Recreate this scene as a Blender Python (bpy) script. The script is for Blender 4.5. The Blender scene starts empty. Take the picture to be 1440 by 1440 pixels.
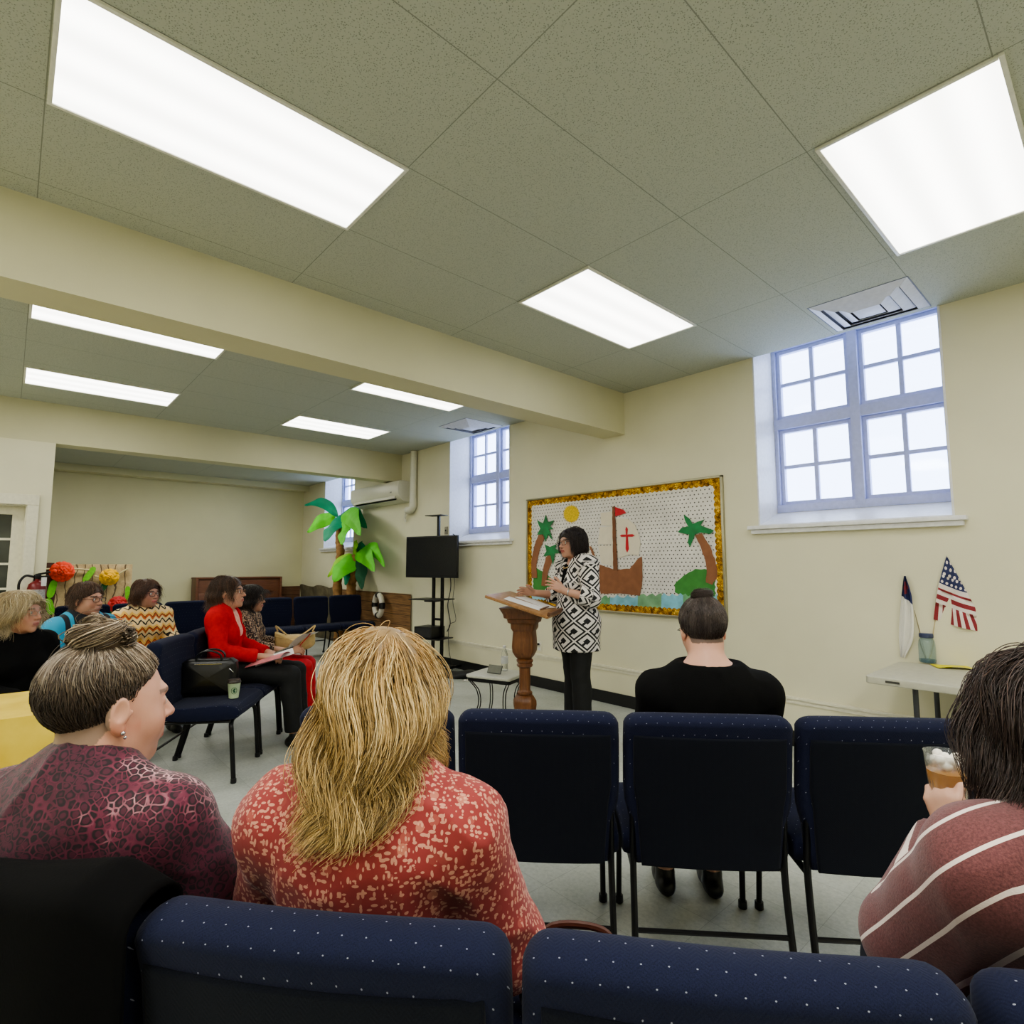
import bpy, bmesh, math, random
import numpy as np
from mathutils import Vector, Matrix

PI = math.pi
random.seed(7)
RNG = np.random.default_rng(7)
SC = bpy.context.scene
COL = SC.collection

# ------------------------------------------------------------------ survey of the room from the camera station
F_PX = 787.0
EYE = np.array([0.0, 0.0, 1.39])
_p, _y = math.radians(5.4), math.radians(48.1)
FWD = np.array([-math.sin(_y) * math.cos(_p), math.cos(_y) * math.cos(_p), math.sin(_p)])
RGT = np.array([math.cos(_y), math.sin(_y), 0.0])
UPV = np.cross(RGT, FWD)


def ray(x, y):
    return FWD + RGT * (x - 720) / F_PX - UPV * (y - 720) / F_PX


def atz(x, y, z):
    d = ray(x, y)
    return EYE + d * ((z - EYE[2]) / d[2])


def atY(x, y, Y):
    d = ray(x, y)
    return EYE + d * (Y / d[1])


def atX(x, y, X):
    d = ray(x, y)
    return EYE + d * (X / d[0])


def atD(x, y, D):
    return EYE + ray(x, y) * D


# ------------------------------------------------------------------ mesh building
def unit(v):
    v = np.asarray(v, float)
    n = np.linalg.norm(v)
    return v / n if n > 1e-9 else v


def rotz(a):
    c, s = math.cos(a), math.sin(a)
    return np.array([[c, -s, 0], [s, c, 0], [0, 0, 1.0]])


def rotx(a):
    c, s = math.cos(a), math.sin(a)
    return np.array([[1, 0, 0], [0, c, -s], [0, s, c]])


def roty(a):
    c, s = math.cos(a), math.sin(a)
    return np.array([[c, 0, s], [0, 1, 0], [-s, 0, c]])


def link_mesh(name, V, faces, mat, parent=None, smooth=True, cols=None, attrs=None, sharp=None, loc=None):
    me = bpy.data.meshes.new(name)
    V = np.asarray(V, np.float32)
    if isinstance(faces, np.ndarray):
        n, k = faces.shape
        me.vertices.add(len(V))
        me.vertices.foreach_set('co', V.ravel())
        me.loops.add(n * k)
        me.loops.foreach_set('vertex_index', faces.astype(np.int32).ravel())
        me.polygons.add(n)
        me.polygons.foreach_set('loop_start', np.arange(0, n * k, k, dtype=np.int32))
        me.update(calc_edges=True)
        me.validate()
    else:
        me.from_pydata(V.tolist(), [], faces)
        me.update()
    me.polygons.foreach_set('use_smooth', [smooth] * len(me.polygons))
    if smooth and sharp is not None:
        me.set_sharp_from_angle(angle=math.radians(sharp))
    if cols is not None and len(cols) == len(me.vertices):
        a = me.color_attributes.new('Col', 'FLOAT_COLOR', 'POINT')
        c4 = np.ones((len(cols), 4), np.float32)
        c4[:, :3] = cols
        a.data.foreach_set('color', c4.ravel())
    for k, v in (attrs or {}).items():
        v = np.asarray(v, np.float32)
        if v.ndim == 1:
            a = me.attributes.new(k, 'FLOAT', 'POINT')
            a.data.foreach_set('value', v)
        else:
            a = me.attributes.new(k, 'FLOAT_VECTOR', 'POINT')
            a.data.foreach_set('vector', v.ravel())
    mats = mat if isinstance(mat, (list, tuple)) else [mat]
    for m in mats:
        me.materials.append(m)
    o = bpy.data.objects.new(name, me)
    COL.objects.link(o)
    if parent is not None:
        o.parent = parent
    if loc is not None:
        o.location = tuple(loc)
    return o


class MB:
    """collects simple solids that together make ONE part"""

    def __init__(s):
        s.V, s.F, s.M = [], [], []

    def add(s, V, F, m=0):
        b = len(s.V)
        s.V += [tuple(float(c) for c in v) for v in V]
        s.F += [tuple(int(i) + b for i in f) for f in F]
        s.M += [m] * len(F)
        return s

    def box(s, c, size, R=None, bev=0.0, m=0):
        c = np.asarray(c, float)
        hx, hy, hz = [d / 2 for d in size]
        if bev > 0:
            bm = bmesh.new()
            bmesh.ops.create_cube(bm, size=1)
            for v in bm.verts:
                v.co.x *= size[0]
                v.co.y *= size[1]
                v.co.z *= size[2]
            bmesh.ops.bevel(bm, geom=list(bm.edges), offset=min(bev, hx * .98, hy * .98, hz * .98), segments=2, profile=0.6, affect='EDGES')
            V = [np.array(v.co) for v in bm.verts]
            bm.verts.index_update()
            F = [[v.index for v in f.verts] for f in bm.faces]
            bm.free()
        else:
            V = [np.array([x, y, z]) for x in (-hx, hx) for y in (-hy, hy) for z in (-hz, hz)]
            F = [(0, 1, 3, 2), (4, 6, 7, 5), (0, 4, 5, 1), (2, 3, 7, 6), (0, 2, 6, 4), (1, 5, 7, 3)]
        if R is not None:
            V = [R @ v for v in V]
        return s.add([v + c for v in V], F, m)

    def tube(s, pts, r, n=10, ry=None, m=0, up=(0, 0, 1), cap=True):
        """swept tube; r may be a list; ry = second radius for an oval section"""
        P = [np.asarray(p, float) for p in pts]
        k = len(P)
        rs = r if isinstance(r, (list, tuple, np.ndarray)) else [r] * k
        T = [unit(P[min(i + 1, k - 1)] - P[max(i - 1, 0)]) for i in range(k)]
        u = np.asarray(up, float)
        if abs(np.dot(u, T[0])) > 0.95:
            u = np.array([1.0, 0, 0]) if abs(T[0][0]) < 0.9 else np.array([0, 1.0, 0])
        V = []
        for i in range(k):
            a = unit(u - T[i] * np.dot(u, T[i]))
            b = np.cross(T[i], a)
            u = a
            r2 = (ry / rs[0] * rs[i]) if ry else rs[i]
            for j in range(n):
                t = 2 * PI * j / n
                V.append(P[i] + a * math.cos(t) * rs[i] + b * math.sin(t) * r2)
        F = [(i * n + j, i * n + (j + 1) % n, (i + 1) * n + (j + 1) % n, (i + 1) * n + j) for i in range(k - 1) for j in range(n)]
        if cap:
            F.append(tuple(range(n))[::-1])
            F.append(tuple((k - 1) * n + j for j in range(n)))
        return s.add(V, F, m)

    def lathe(s, prof, o=(0, 0, 0), n=24, R=None, m=0, square=0.0):
        o = np.asarray(o, float)
        V = []
        for (r, z) in prof:
            for j in range(n):
                t = 2 * PI * j / n
                cx, cy = math.cos(t), math.sin(t)
                v = np.array([r * cx, r * cy, z])
                V.append(o + (R @ v if R is not None else v))
        k = len(prof)
        F = [(i * n + j, i * n + (j + 1) % n, (i + 1) * n + (j + 1) % n, (i + 1) * n + j) for i in range(k - 1) for j in range(n)]
        F.append(tuple(range(n))[::-1])
        F.append(tuple((k - 1) * n + j for j in range(n)))
        return s.add(V, F, m)

    def prism(s, out, fn, d, m=0):
        """outline (2d) -> fn(u, v, w) with w = 0 and w = d"""
        n = len(out)
        V = [fn(u, v, 0.0) for u, v in out] + [fn(u, v, d) for u, v in out]
        F = [tuple(range(n)), tuple(range(n, 2 * n))[::-1]] + [(i, i + n, (i + 1) % n + n, (i + 1) % n) for i in range(n)]
        return s.add(V, F, m)

    def pillow(s, out, th, er, fn=None, dome=0.0, m=0, steps=5):
        """soft slab: 2d outline, thickness th, rounded edge er, optional dome; fn maps (u,v,w)"""
        P = np.array(out, float)
        n = len(P)
        nx = np.roll(P, -1, 0) - np.roll(P, 1, 0)
        N = np.stack([nx[:, 1], -nx[:, 0]], 1)
        N /= np.linalg.norm(N, axis=1)[:, None] + 1e-9
        area = 0.5 * np.sum(P[:, 0] * np.roll(P[:, 1], -1) - np.roll(P[:, 0], -1) * P[:, 1])
        if area < 0:
            N = -N
        c = P.mean(0)
        rings = []
        er = min(er, th / 2)
        prof = []
        for i in range(steps + 1):
            a = PI / 2 * i / steps
            prof.append((er * (1 - math.sin(a)), -th / 2 + er * (1 - math.cos(a))))
        prof += [(p[0], -p[1]) for p in prof[::-1]]
        V = []
        for f in (0.0, 0.35, 0.7):
            pass
        base_in = P - N * prof[0][0]
        rows = []
        for f in (0.25, 0.6, 0.85):
            rows.append([(*(c + (q - c) * f), -th / 2 - dome * (1 - f ** 2)) for q in base_in])
        for ins, w in prof:
            rows.append([(*q, w) for q in (P - N * ins)])
        for f in (0.85, 0.6, 0.25):
            rows.append([(*(c + (q - c) * f), th / 2 + dome * (1 - f ** 2)) for q in base_in])
        for rw in rows:
            V += rw
        k = len(rows)
        V.append((*c, -th / 2 - dome))
        V.append((*c, th / 2 + dome))
        if fn:
            V = [fn(*v) for v in V]
        F = [(i * n + j, i * n + (j + 1) % n, (i + 1) * n + (j + 1) % n, (i + 1) * n + j) for i in range(k - 1) for j in range(n)]
        F += [((j + 1) % n, j, k * n) for j in range(n)]
        F += [((k - 1) * n + j, (k - 1) * n + (j + 1) % n, k * n + 1) for j in range(n)]
        if area < 0:
            F = [f[::-1] for f in F]
        return s.add(V, F, m)

    def surf(s, fn, nu, nv, m=0):
        V = [fn(i / nu, j / nv) for i in range(nu + 1) for j in range(nv + 1)]
        F = [(i * (nv + 1) + j, (i + 1) * (nv + 1) + j, (i + 1) * (nv + 1) + j + 1, i * (nv + 1) + j + 1) for i in range(nu) for j in range(nv)]
        return s.add(V, F, m)

    def sphere(s, c, r, n=12, m=0, R=None):
        r = (r, r, r) if not isinstance(r, (tuple, list)) else r
        prof_n = n // 2 + 1
        V, F = [], []
        for i in range(prof_n + 1):
            a = PI * i / prof_n
            for j in range(n):
                t = 2 * PI * j / n
                v = np.array([r[0] * math.sin(a) * math.cos(t), r[1] * math.sin(a) * math.sin(t), -r[2] * math.cos(a)])
                V.append((R @ v if R is not None else v) + np.asarray(c, float))
        F = [(i * n + j, i * n + (j + 1) % n, (i + 1) * n + (j + 1) % n, (i + 1) * n + j) for i in range(prof_n) for j in range(n)]
        return s.add(V, F, m)

    def build(s, name, mat, parent=None, smooth=True, sharp=40, loc=None, **kw):
        o = link_mesh(name, s.V, s.F, mat, parent, smooth, sharp=sharp if smooth else None, loc=loc, **kw)
        if isinstance(mat, (list, tuple)) and len(mat) > 1:
            o.data.polygons.foreach_set('material_index', s.M)
        bm = bmesh.new()
        bm.from_mesh(o.data)
        bmesh.ops.remove_doubles(bm, verts=bm.verts, dist=1e-6)
        bmesh.ops.recalc_face_normals(bm, faces=bm.faces)
        bm.to_mesh(o.data)
        bm.free()
        if smooth and sharp:
            o.data.set_sharp_from_angle(angle=math.radians(sharp))
        return o


def rrect(w, h, r, n=5, cx=0, cy=0):
    out = []
    for sx, sy, a0 in ((1, 1, 0), (-1, 1, 90), (-1, -1, 180), (1, -1, 270)):
        for i in range(n + 1):
            a = math.radians(a0 + 90 * i / n)
            out.append((cx + sx * (w / 2 - r) + r * math.cos(a), cy + sy * (h / 2 - r) + r * math.sin(a)))
    return out


def dense(out, step):
    """subdivide a closed outline"""
    r = []
    for i in range(len(out)):
        a, b = np.array(out[i]), np.array(out[(i + 1) % len(out)])
        k = max(1, int(np.linalg.norm(b - a) / step))
        for j in range(k):
            r.append(tuple(a + (b - a) * j / k))
    return r


def bez(*pts, n=10):
    """smooth curve through points (Catmull-Rom)"""
    P = [np.asarray(p, float) for p in pts]
    P = [2 * P[0] - P[1]] + P + [2 * P[-1] - P[-2]]
    out = []
    for i in range(1, len(P) - 2):
        for j in range(n):
            t = j / n
            out.append(0.5 * (2 * P[i] + (P[i + 1] - P[i - 1]) * t + (2 * P[i - 1] - 5 * P[i] + 4 * P[i + 1] - P[i + 2]) * t * t + (3 * P[i] - P[i - 1] - 3 * P[i + 1] + P[i + 2]) * t ** 3))
    out.append(P[-2])
    return out


# ------------------------------------------------------------------ bookkeeping
def tag(o, label, cat, group=None, kind=None):
    o['label'] = label
    o['category'] = cat
    if group:
        o['group'] = group
    if kind:
        o['kind'] = kind
    return o


def thing(name, label, cat, loc=(0, 0, 0), rz=0.0, group=None):
    o = bpy.data.objects.new(name, None)
    o.empty_display_size = 0.1
    COL.objects.link(o)
    o.location = tuple(float(c) for c in loc)
    o.rotation_euler = (0, 0, rz)
    return tag(o, label, cat, group)


def struct(name, mb, mat, sharp=40, smooth=False):
    o = mb.build(name, mat, None, smooth=smooth, sharp=sharp)
    o['kind'] = 'structure'
    return o


def dup(root, loc, rz, label, group=None):
    r = root.copy()
    COL.objects.link(r)
    r.location = tuple(float(c) for c in loc)
    r.rotation_euler = (0, 0, rz)
    r['label'] = label
    if group:
        r['group'] = group
    for ch in list(root.children):
        c = ch.copy()
        COL.objects.link(c)
        c.parent = r
        for g in list(ch.children):
            d = g.copy()
            COL.objects.link(d)
            d.parent = c
    return r


# ------------------------------------------------------------------ materials
def s2l(c):
    c = c / 255.0
    return c / 12.92 if c <= 0.04045 else ((c + 0.055) / 1.055) ** 2.4


def rgb(r, g, b):
    return (s2l(r), s2l(g), s2l(b), 1.0)


class NT:
    def __init__(s, name):
        s.m = bpy.data.materials.new(name)
        s.m.use_nodes = True
        s.t = s.m.node_tree
        s.b = s.t.nodes['Principled BSDF']

    def n(s, typ, **kw):
        nd = s.t.nodes.new(typ)
        for k, v in kw.items():
            if k.startswith('i_'):
                nd.inputs[int(k[2:])].default_value = v
            else:
                setattr(nd, k, v)
        return nd

    def l(s, a, b):
        s.t.links.new(a, b)

    def set(s, **kw):
        names = dict(base='Base Color', rough='Roughness', metal='Metallic', emis='Emission Color', emst='Emission Strength', trans='Transmission Weight', alpha='Alpha', sheen='Sheen Weight', sss='Subsurface Weight', coat='Coat Weight', spec='Specular IOR Level', ior='IOR')
        for k, v in kw.items():
            s.b.inputs[names[k]].default_value = v
        return s

    def coord(s, kind='Object', scale=(1, 1, 1), rot=(0, 0, 0)):
        tc = s.n('ShaderNodeTexCoord')
        mp = s.n('ShaderNodeMapping')
        mp.inputs['Scale'].default_value = scale
        mp.inputs['Rotation'].default_value = rot
        s.l(tc.outputs[kind], mp.inputs[0])
        return mp.outputs[0]

    def math(s, op, a, b=None, c=None):
        nd = s.n('ShaderNodeMath', operation=op)
        for i, v in enumerate((a, b, c)):
            if v is None:
                continue
            if isinstance(v, (int, float)):
                nd.inputs[i].default_value = v
            else:
                s.l(v, nd.inputs[i])
        return nd.outputs[0]

    def noise(s, vec, scale, detail=3, rough=0.5, out=0):
        nd = s.n('ShaderNodeTexNoise')
        nd.inputs['Scale'].default_value = scale
        nd.inputs['Detail'].default_value = detail
        nd.inputs['Roughness'].default_value = rough
        if vec is not None:
            s.l(vec, nd.inputs['Vector'])
        return nd.outputs[out]

    def voro(s, vec, scale, feature='F1', out='Distance', rnd=1.0):
        nd = s.n('ShaderNodeTexVoronoi', feature=feature)
        nd.inputs['Scale'].default_value = scale
        nd.inputs['Randomness'].default_value = rnd
        if vec is not None:
            s.l(vec, nd.inputs['Vector'])
        return nd.outputs[out]

    def ramp(s, fac, stops, interp='LINEAR'):
        nd = s.n('ShaderNodeValToRGB')
        cr = nd.color_ramp
        cr.interpolation = interp
        while len(cr.elements) < len(stops):
            cr.elements.new(0.5)
        for e, (p, c) in zip(cr.elements, stops):
            e.position = p
            e.color = c
        s.l(fac, nd.inputs[0])
        return nd.outputs[0]

    def mix(s, fac, a, b, mode='MIX'):
        nd = s.n('ShaderNodeMix', data_type='RGBA', blend_type=mode)
        for i, v in ((0, fac), (6, a), (7, b)):
            if isinstance(v, (int, float, tuple)):
                nd.inputs[i].default_value = v
            else:
                s.l(v, nd.inputs[i])
        return nd.outputs[2]

    def color(s, c):
        s.l(c, s.b.inputs['Base Color'])

    def bump(s, h, strength=0.3, dist=0.01):
        nd = s.n('ShaderNodeBump')
        nd.inputs['Strength'].default_value = strength
        nd.inputs['Distance'].default_value = dist
        s.l(h, nd.inputs['Height'])
        s.l(nd.outputs[0], s.b.inputs['Normal'])


def plain(name, c, rough=0.5, metal=0.0, noise=0.06, nscale=30, bump=0.0, bscale=200, **kw):
    """a procedural paint: base colour with fine mottling and optional grain"""
    t = NT(name)
    t.set(rough=rough, metal=metal, **kw)
    v = t.coord()
    f = t.noise(v, nscale, 4)
    lo = tuple(x * (1 - noise) for x in c[:3]) + (1,)
    hi = tuple(min(1, x * (1 + noise)) for x in c[:3]) + (1,)
    t.color(t.ramp(f, [(0.3, lo), (0.7, hi)]))
    if bump:
        t.bump(t.noise(v, bscale, 2), bump, 0.002)
    return t.m


def emit(name, c, st):
    t = NT(name)
    t.set(base=(0.8, 0.8, 0.8, 1), rough=0.6, emis=c, emst=st)
    return t.m


def attr_mat(name, rough=0.5, sss=0.0, bump=0.0, bscale=300, attr='Col', noise=0.0, **kw):
    t = NT(name)
    t.set(rough=rough, **kw)
    a = t.n('ShaderNodeAttribute', attribute_name=attr)
    c = a.outputs['Color']
    v = t.coord()
    if noise:
        f = t.noise(v, 60, 4)
        c = t.mix(1.0, c, t.ramp(f, [(0.3, (1 - noise,) * 3 + (1,)), (0.7, (1 + noise,) * 3 + (1,))]), 'MULTIPLY')
    t.color(c)
    if sss:
        t.set(sss=sss)
        t.b.inputs['Subsurface Radius'].default_value = (0.9, 0.35, 0.2)
        t.b.inputs['Subsurface Scale'].default_value = 0.01
    if bump:
        t.bump(t.noise(v, bscale, 3), bump, 0.001)
    return t.m
# ================================================================== MATERIALS
M = {}


def build_materials():
    # painted wall
    def wall(name, c):
        t = NT(name).set(rough=0.65)
        v = t.coord()
        f = t.noise(v, 1.3, 4)
        lo = tuple(x * 0.94 for x in c[:3]) + (1,)
        hi = tuple(min(1, x * 1.04) for x in c[:3]) + (1,)
        t.color(t.ramp(f, [(0.3, lo), (0.7, hi)]))
        t.bump(t.noise(v, 90, 4, 0.6), 0.12, 0.004)
        return t.m
    M['wall'] = wall('cream_wall_paint', rgb(221, 217, 190))
    M['wall_dim'] = wall('cream_wall_paint_dimmed', rgb(206, 202, 166))  # wall cream repeated darker: the far end's dimmer light is in the colour
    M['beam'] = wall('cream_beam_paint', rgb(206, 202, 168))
    # acoustic ceiling tile: 0.61 x 1.22 m grid with fine pits
    t = NT('acoustic_ceiling_tile').set(rough=0.9)
    tc = t.n('ShaderNodeTexCoord')
    sep = t.n('ShaderNodeSeparateXYZ')
    t.l(tc.outputs['Object'], sep.inputs[0])

    def seam(out, off, per, w):
        a = t.math('ADD', out, off)
        a = t.math('DIVIDE', a, per)
        a = t.math('FRACT', a)
        a = t.math('SUBTRACT', a, 0.5)
        a = t.math('ABSOLUTE', a)
        return t.math('GREATER_THAN', a, 0.5 - w / per)
    sx = seam(sep.outputs[0], 2.655, 0.61, 0.0022)
    sy = seam(sep.outputs[1], 0.005, 1.22, 0.0022)
    sm = t.math('MAXIMUM', sx, sy)
    pit = t.voro(tc.outputs['Object'], 130, rnd=1.0)
    big = t.noise(tc.outputs['Object'], 60, 5, 0.7)
    h = t.math('MULTIPLY', t.math('MINIMUM', pit, 0.45), big)
    base = t.ramp(h, [(0.05, rgb(132, 136, 124)), (0.18, rgb(182, 186, 172))])
    t.color(t.mix(sm, base, rgb(140, 143, 131)))
    t.bump(t.math('SUBTRACT', h, t.math('MULTIPLY', sm, 0.25)), 0.5, 0.006)
    M['ceiling'] = t.m
    # vinyl floor tile
    t = NT('vinyl_floor_tile').set(rough=0.42)
    tc = t.n('ShaderNodeTexCoord')
    v = tc.outputs['Object']
    sep = t.n('ShaderNodeSeparateXYZ')
    t.l(v, sep.inputs[0])

    def seam2(out, per, w):
        a = t.math('FRACT', t.math('DIVIDE', out, per))
        a = t.math('ABSOLUTE', t.math('SUBTRACT', a, 0.5))
        return t.math('GREATER_THAN', a, 0.5 - w / per)
    sm = t.math('MAXIMUM', seam2(sep.outputs[0], 0.305, 0.0012), seam2(sep.outputs[1], 0.305, 0.0012))
    spk = t.noise(v, 55, 6, 0.75)
    cloud = t.noise(v, 2.2, 4, 0.6)
    br = t.n('ShaderNodeTexWhiteNoise', noise_dimensions='2D')
    sn = t.n('ShaderNodeVectorMath', operation='FLOOR')
    sc = t.n('ShaderNodeVectorMath', operation='SCALE')
    sc.inputs['Scale'].default_value = 1 / 0.305
    t.l(v, sc.inputs[0])
    t.l(sc.outputs[0], sn.inputs[0])
    t.l(sn.outputs[0], br.inputs[0])
    c = t.ramp(spk, [(0.34, rgb(146, 151, 144)), (0.5, rgb(181, 185, 177)), (0.66, rgb(206, 208, 199))])
    c = t.mix(0.55, c, t.ramp(cloud, [(0.3, rgb(150, 155, 148)), (0.7, rgb(205, 208, 202))]), 'MIX')
    c = t.mix(0.10, c, t.ramp(br.outputs[0], [(0.0, rgb(120, 125, 118)), (1.0, rgb(220, 222, 214))]))
    t.color(t.mix(t.math('MULTIPLY', sm, 0.45), c, rgb(110, 112, 105)))
    t.bump(t.noise(v, 14, 3), 0.05, 0.01)
    M['floor'] = t.m
    M['white_trim'] = plain('white_gloss_trim', rgb(226, 226, 226), 0.35, bump=0.05, bscale=60)
    M['win_frame'] = plain('window_frame_haze_tint', rgb(182, 188, 228), 0.4, bump=0.08, bscale=60)  # blue haze of the backlit window is mixed into the frame colour
    M['cream_trim'] = plain('cream_trim_paint', rgb(221, 217, 196), 0.45)
    M['black_base'] = plain('black_rubber_baseboard', rgb(28, 29, 30), 0.45)
    M['lamp'] = emit('lamp_diffuser', (1.0, 0.985, 0.91, 1), 7.5)
    M['lamp_frame'] = plain('lamp_frame_enamel', rgb(225, 225, 212), 0.4)
    M['vent'] = plain('vent_enamel', rgb(214, 216, 226), 0.45)
    M['dark'] = plain('dark_void', rgb(40, 42, 44), 0.8)
    # glass that lets daylight pass
    t = NT('window_glass')
    tr = t.n('ShaderNodeBsdfTransparent')
    tr.inputs[0].default_value = (0.93, 0.96, 1.0, 1)
    gl = t.n('ShaderNodeBsdfGlossy')
    gl.inputs['Roughness'].default_value = 0.05
    mx = t.n('ShaderNodeMixShader')
    mx.inputs[0].default_value = 0.05
    t.l(tr.outputs[0], mx.inputs[1])
    t.l(gl.outputs[0], mx.inputs[2])
    t.l(mx.outputs[0], t.t.nodes['Material Output'].inputs[0])
    M['glass'] = t.m


build_materials()

CZ = 3.15           # ceiling height
WY = 4.62           # face of the window wall
RX, BY = 2.6, -3.2  # wall to the right of the camera, wall behind it
LX, AX = -7.8, -11.8
AZ = 3.04


def bx(mb, x0, x1, y0, y1, z0, z1, m=0, bev=0):
    return mb.box(((x0 + x1) / 2, (y0 + y1) / 2, (z0 + z1) / 2), (abs(x1 - x0), abs(y1 - y0), abs(z1 - z0)), m=m, bev=bev)


# ================================================================== ROOM SHELL
mb = MB()
bx(mb, AX - .3, RX + .3, BY - .3, WY + .5, -0.12, 0)
struct('floor', mb, M['floor'])
mb = MB()
bx(mb, LX - .25, RX + .3, BY - .3, WY, CZ, CZ + .15)
struct('ceiling', mb, M['ceiling'])
mb = MB()
bx(mb, AX - .3, LX - .25, BY - .3, WY, AZ, AZ + .26)
struct('ceiling_alcove', mb, M['ceiling'])

WIN = [(-2.08, -0.785), (-6.48, -5.19), (-10.72, -9.43)]
WZ0, WZ1 = 1.66, 3.32
mb = MB()
xs = [AX - .3] + [v for w in sorted(WIN) for v in w] + [RX + .3]
for i in range(0, len(xs), 2):
    bx(mb, xs[i], xs[i + 1], WY, WY + .5, 0, 3.45)
for w in WIN:
    bx(mb, w[0], w[1], WY, WY + .5, 0, WZ0)
    bx(mb, w[0], w[1], WY, WY + .5, WZ1, 3.45)
struct('wall_back', mb, M['wall'])
mb = MB()
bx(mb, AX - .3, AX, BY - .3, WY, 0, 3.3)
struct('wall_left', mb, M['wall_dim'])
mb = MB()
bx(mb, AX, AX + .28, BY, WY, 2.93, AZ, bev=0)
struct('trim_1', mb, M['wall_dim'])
mb = MB()
bx(mb, RX, RX + .3, BY - .3, WY, 0, CZ)
struct('wall_right', mb, M['wall'])
mb = MB()
bx(mb, AX, RX, BY - .3, BY, 0, CZ)
struct('wall_front', mb, M['wall'])
# wall with the glazed door
DY0, DY1, DZ = -0.78, 0.135, 2.04
mb = MB()
bx(mb, LX - .25, LX, DY1, 0.31, 0, 2.71)
bx(mb, LX - .25, LX, BY, DY0, 0, 2.71)
bx(mb, LX - .25, LX, DY0, DY1, DZ, 2.71)
struct('wall_door', mb, M['wall'])
# beams
mb = MB()
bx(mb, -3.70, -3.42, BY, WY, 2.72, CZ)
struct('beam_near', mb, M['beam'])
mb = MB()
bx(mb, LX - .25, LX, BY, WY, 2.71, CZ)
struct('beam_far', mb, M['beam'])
# plinth ledge + base
mb = MB()
bx(mb, -7.4, RX, WY - .018, WY, 0.0, 0.35)
struct('trim_2', mb, M['wall'])
mb = MB()
bx(mb, -7.4, RX, WY - .034, WY, 0.35, 0.372, bev=.004)
bx(mb, -7.4, RX, WY - .026, WY, 0.322, 0.35)
struct('trim_3', mb, M['cream_trim'])
mb = MB()
bx(mb, -7.4, RX, WY - .03, WY - .018, 0.0, 0.118, bev=.003)
struct('baseboard_back', mb, M['black_base'])


# ================================================================== WINDOWS
def window(n, x0, x1):
    FY = 5.0
    z_top, z_in = WZ1, 1.86
    # outer frame
    mb = MB()
    bx(mb, x0, x0 + .04, FY - .03, FY + .09, z_in, z_top, bev=.004)
    bx(mb, x1 - .05, x1, FY - .03, FY + .09, z_in, z_top, bev=.004)
    bx(mb, x0 + .001, x1 - .001, FY - .027, FY + .092, z_top - .04, z_top - .001, bev=.004)
    bx(mb, x0 + .003, x1 - .003, FY - .036, FY + .094, z_in - .02, z_in + .045, bev=.004)
    mx = (x0 + x1) / 2 + .005
    bx(mb, mx - .035, mx + .035, FY - .0385, FY + .088, z_in + .002, z_top - .002, bev=.004)
    bx(mb, x0 + .002, x1 - .002, FY - .033, FY + .086, 2.57, 2.66, bev=.004)
    f = struct('window_%d' % n, mb, M['win_frame'], smooth=True)
    # four sashes, each with 2 x 2 panes
    for (a, b) in ((x0 + .04, mx - .035), (mx + .035, x1 - .05)):
        for (c, d) in ((z_in + .045, 2.57), (2.66, z_top - .04)):
            s = MB()
            t = .032
            bx(s, a, a + t, FY, FY + .05, c, d, bev=.003)
            bx(s, b - t, b, FY, FY + .05, c, d, bev=.003)
            bx(s, a + t - .002, b - t + .002, FY + .001, FY + .049, c + .001, c + t, bev=.002)
            bx(s, a + t - .002, b - t + .002, FY + .001, FY + .049, d - t, d - .001, bev=.002)
            bx(s, (a + b) / 2 - .016, (a + b) / 2 + .016, FY + .008, FY + .04, c + t, d - t, bev=.002)
            bx(s, a + t, b - t, FY + .010, FY + .038, (c + d) / 2 - .015, (c + d) / 2 + .015, bev=.002)
            so = s.build('sash', M['win_frame'], f)
            g = MB()
            bx(g, a + t, b - t, FY + .022, FY + .026, c + t, d - t)
            g.build('pane', M['glass'], so, smooth=False)
    # plastered reveal painted white, sloped inner sill and nosing
    r = MB()
    bx(r, x0 - .001, x0 + .012, WY - .004, FY, WZ0, z_top)
    bx(r, x1 - .012, x1 + .001, WY - .004, FY, WZ0, z_top)
    bx(r, x0, x1, WY, FY, z_top - .01, z_top)
    V = [(x0, WY, WZ0), (x1, WY, WZ0), (x1, FY, WZ0), (x0, FY, WZ0), (x0, WY, WZ0 + .06), (x1, WY, WZ0 + .06), (x1, FY, z_in - .01), (x0, FY, z_in - .01)]
    r.add(V, [(0, 3, 2, 1), (4, 5, 6, 7), (0, 1, 5, 4), (1, 2, 6, 5), (2, 3, 7, 6), (3, 0, 4, 7)])
    r.build('reveal', M['white_trim'], f, smooth=False)
    q = MB()
    bx(q, x0 - .07, x1 + .07, WY - .07, WY + .04, WZ0 + .02, WZ0 + .05, bev=.006)
    bx(q, x0 - .05, x1 + .05, WY - .045, WY, WZ0 - .015, WZ0 + .02, bev=.006)
    q.build('window_sill', M['white_trim'], f)
    return f


for i, w in enumerate(WIN):
    window(i + 1, *w)


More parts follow.
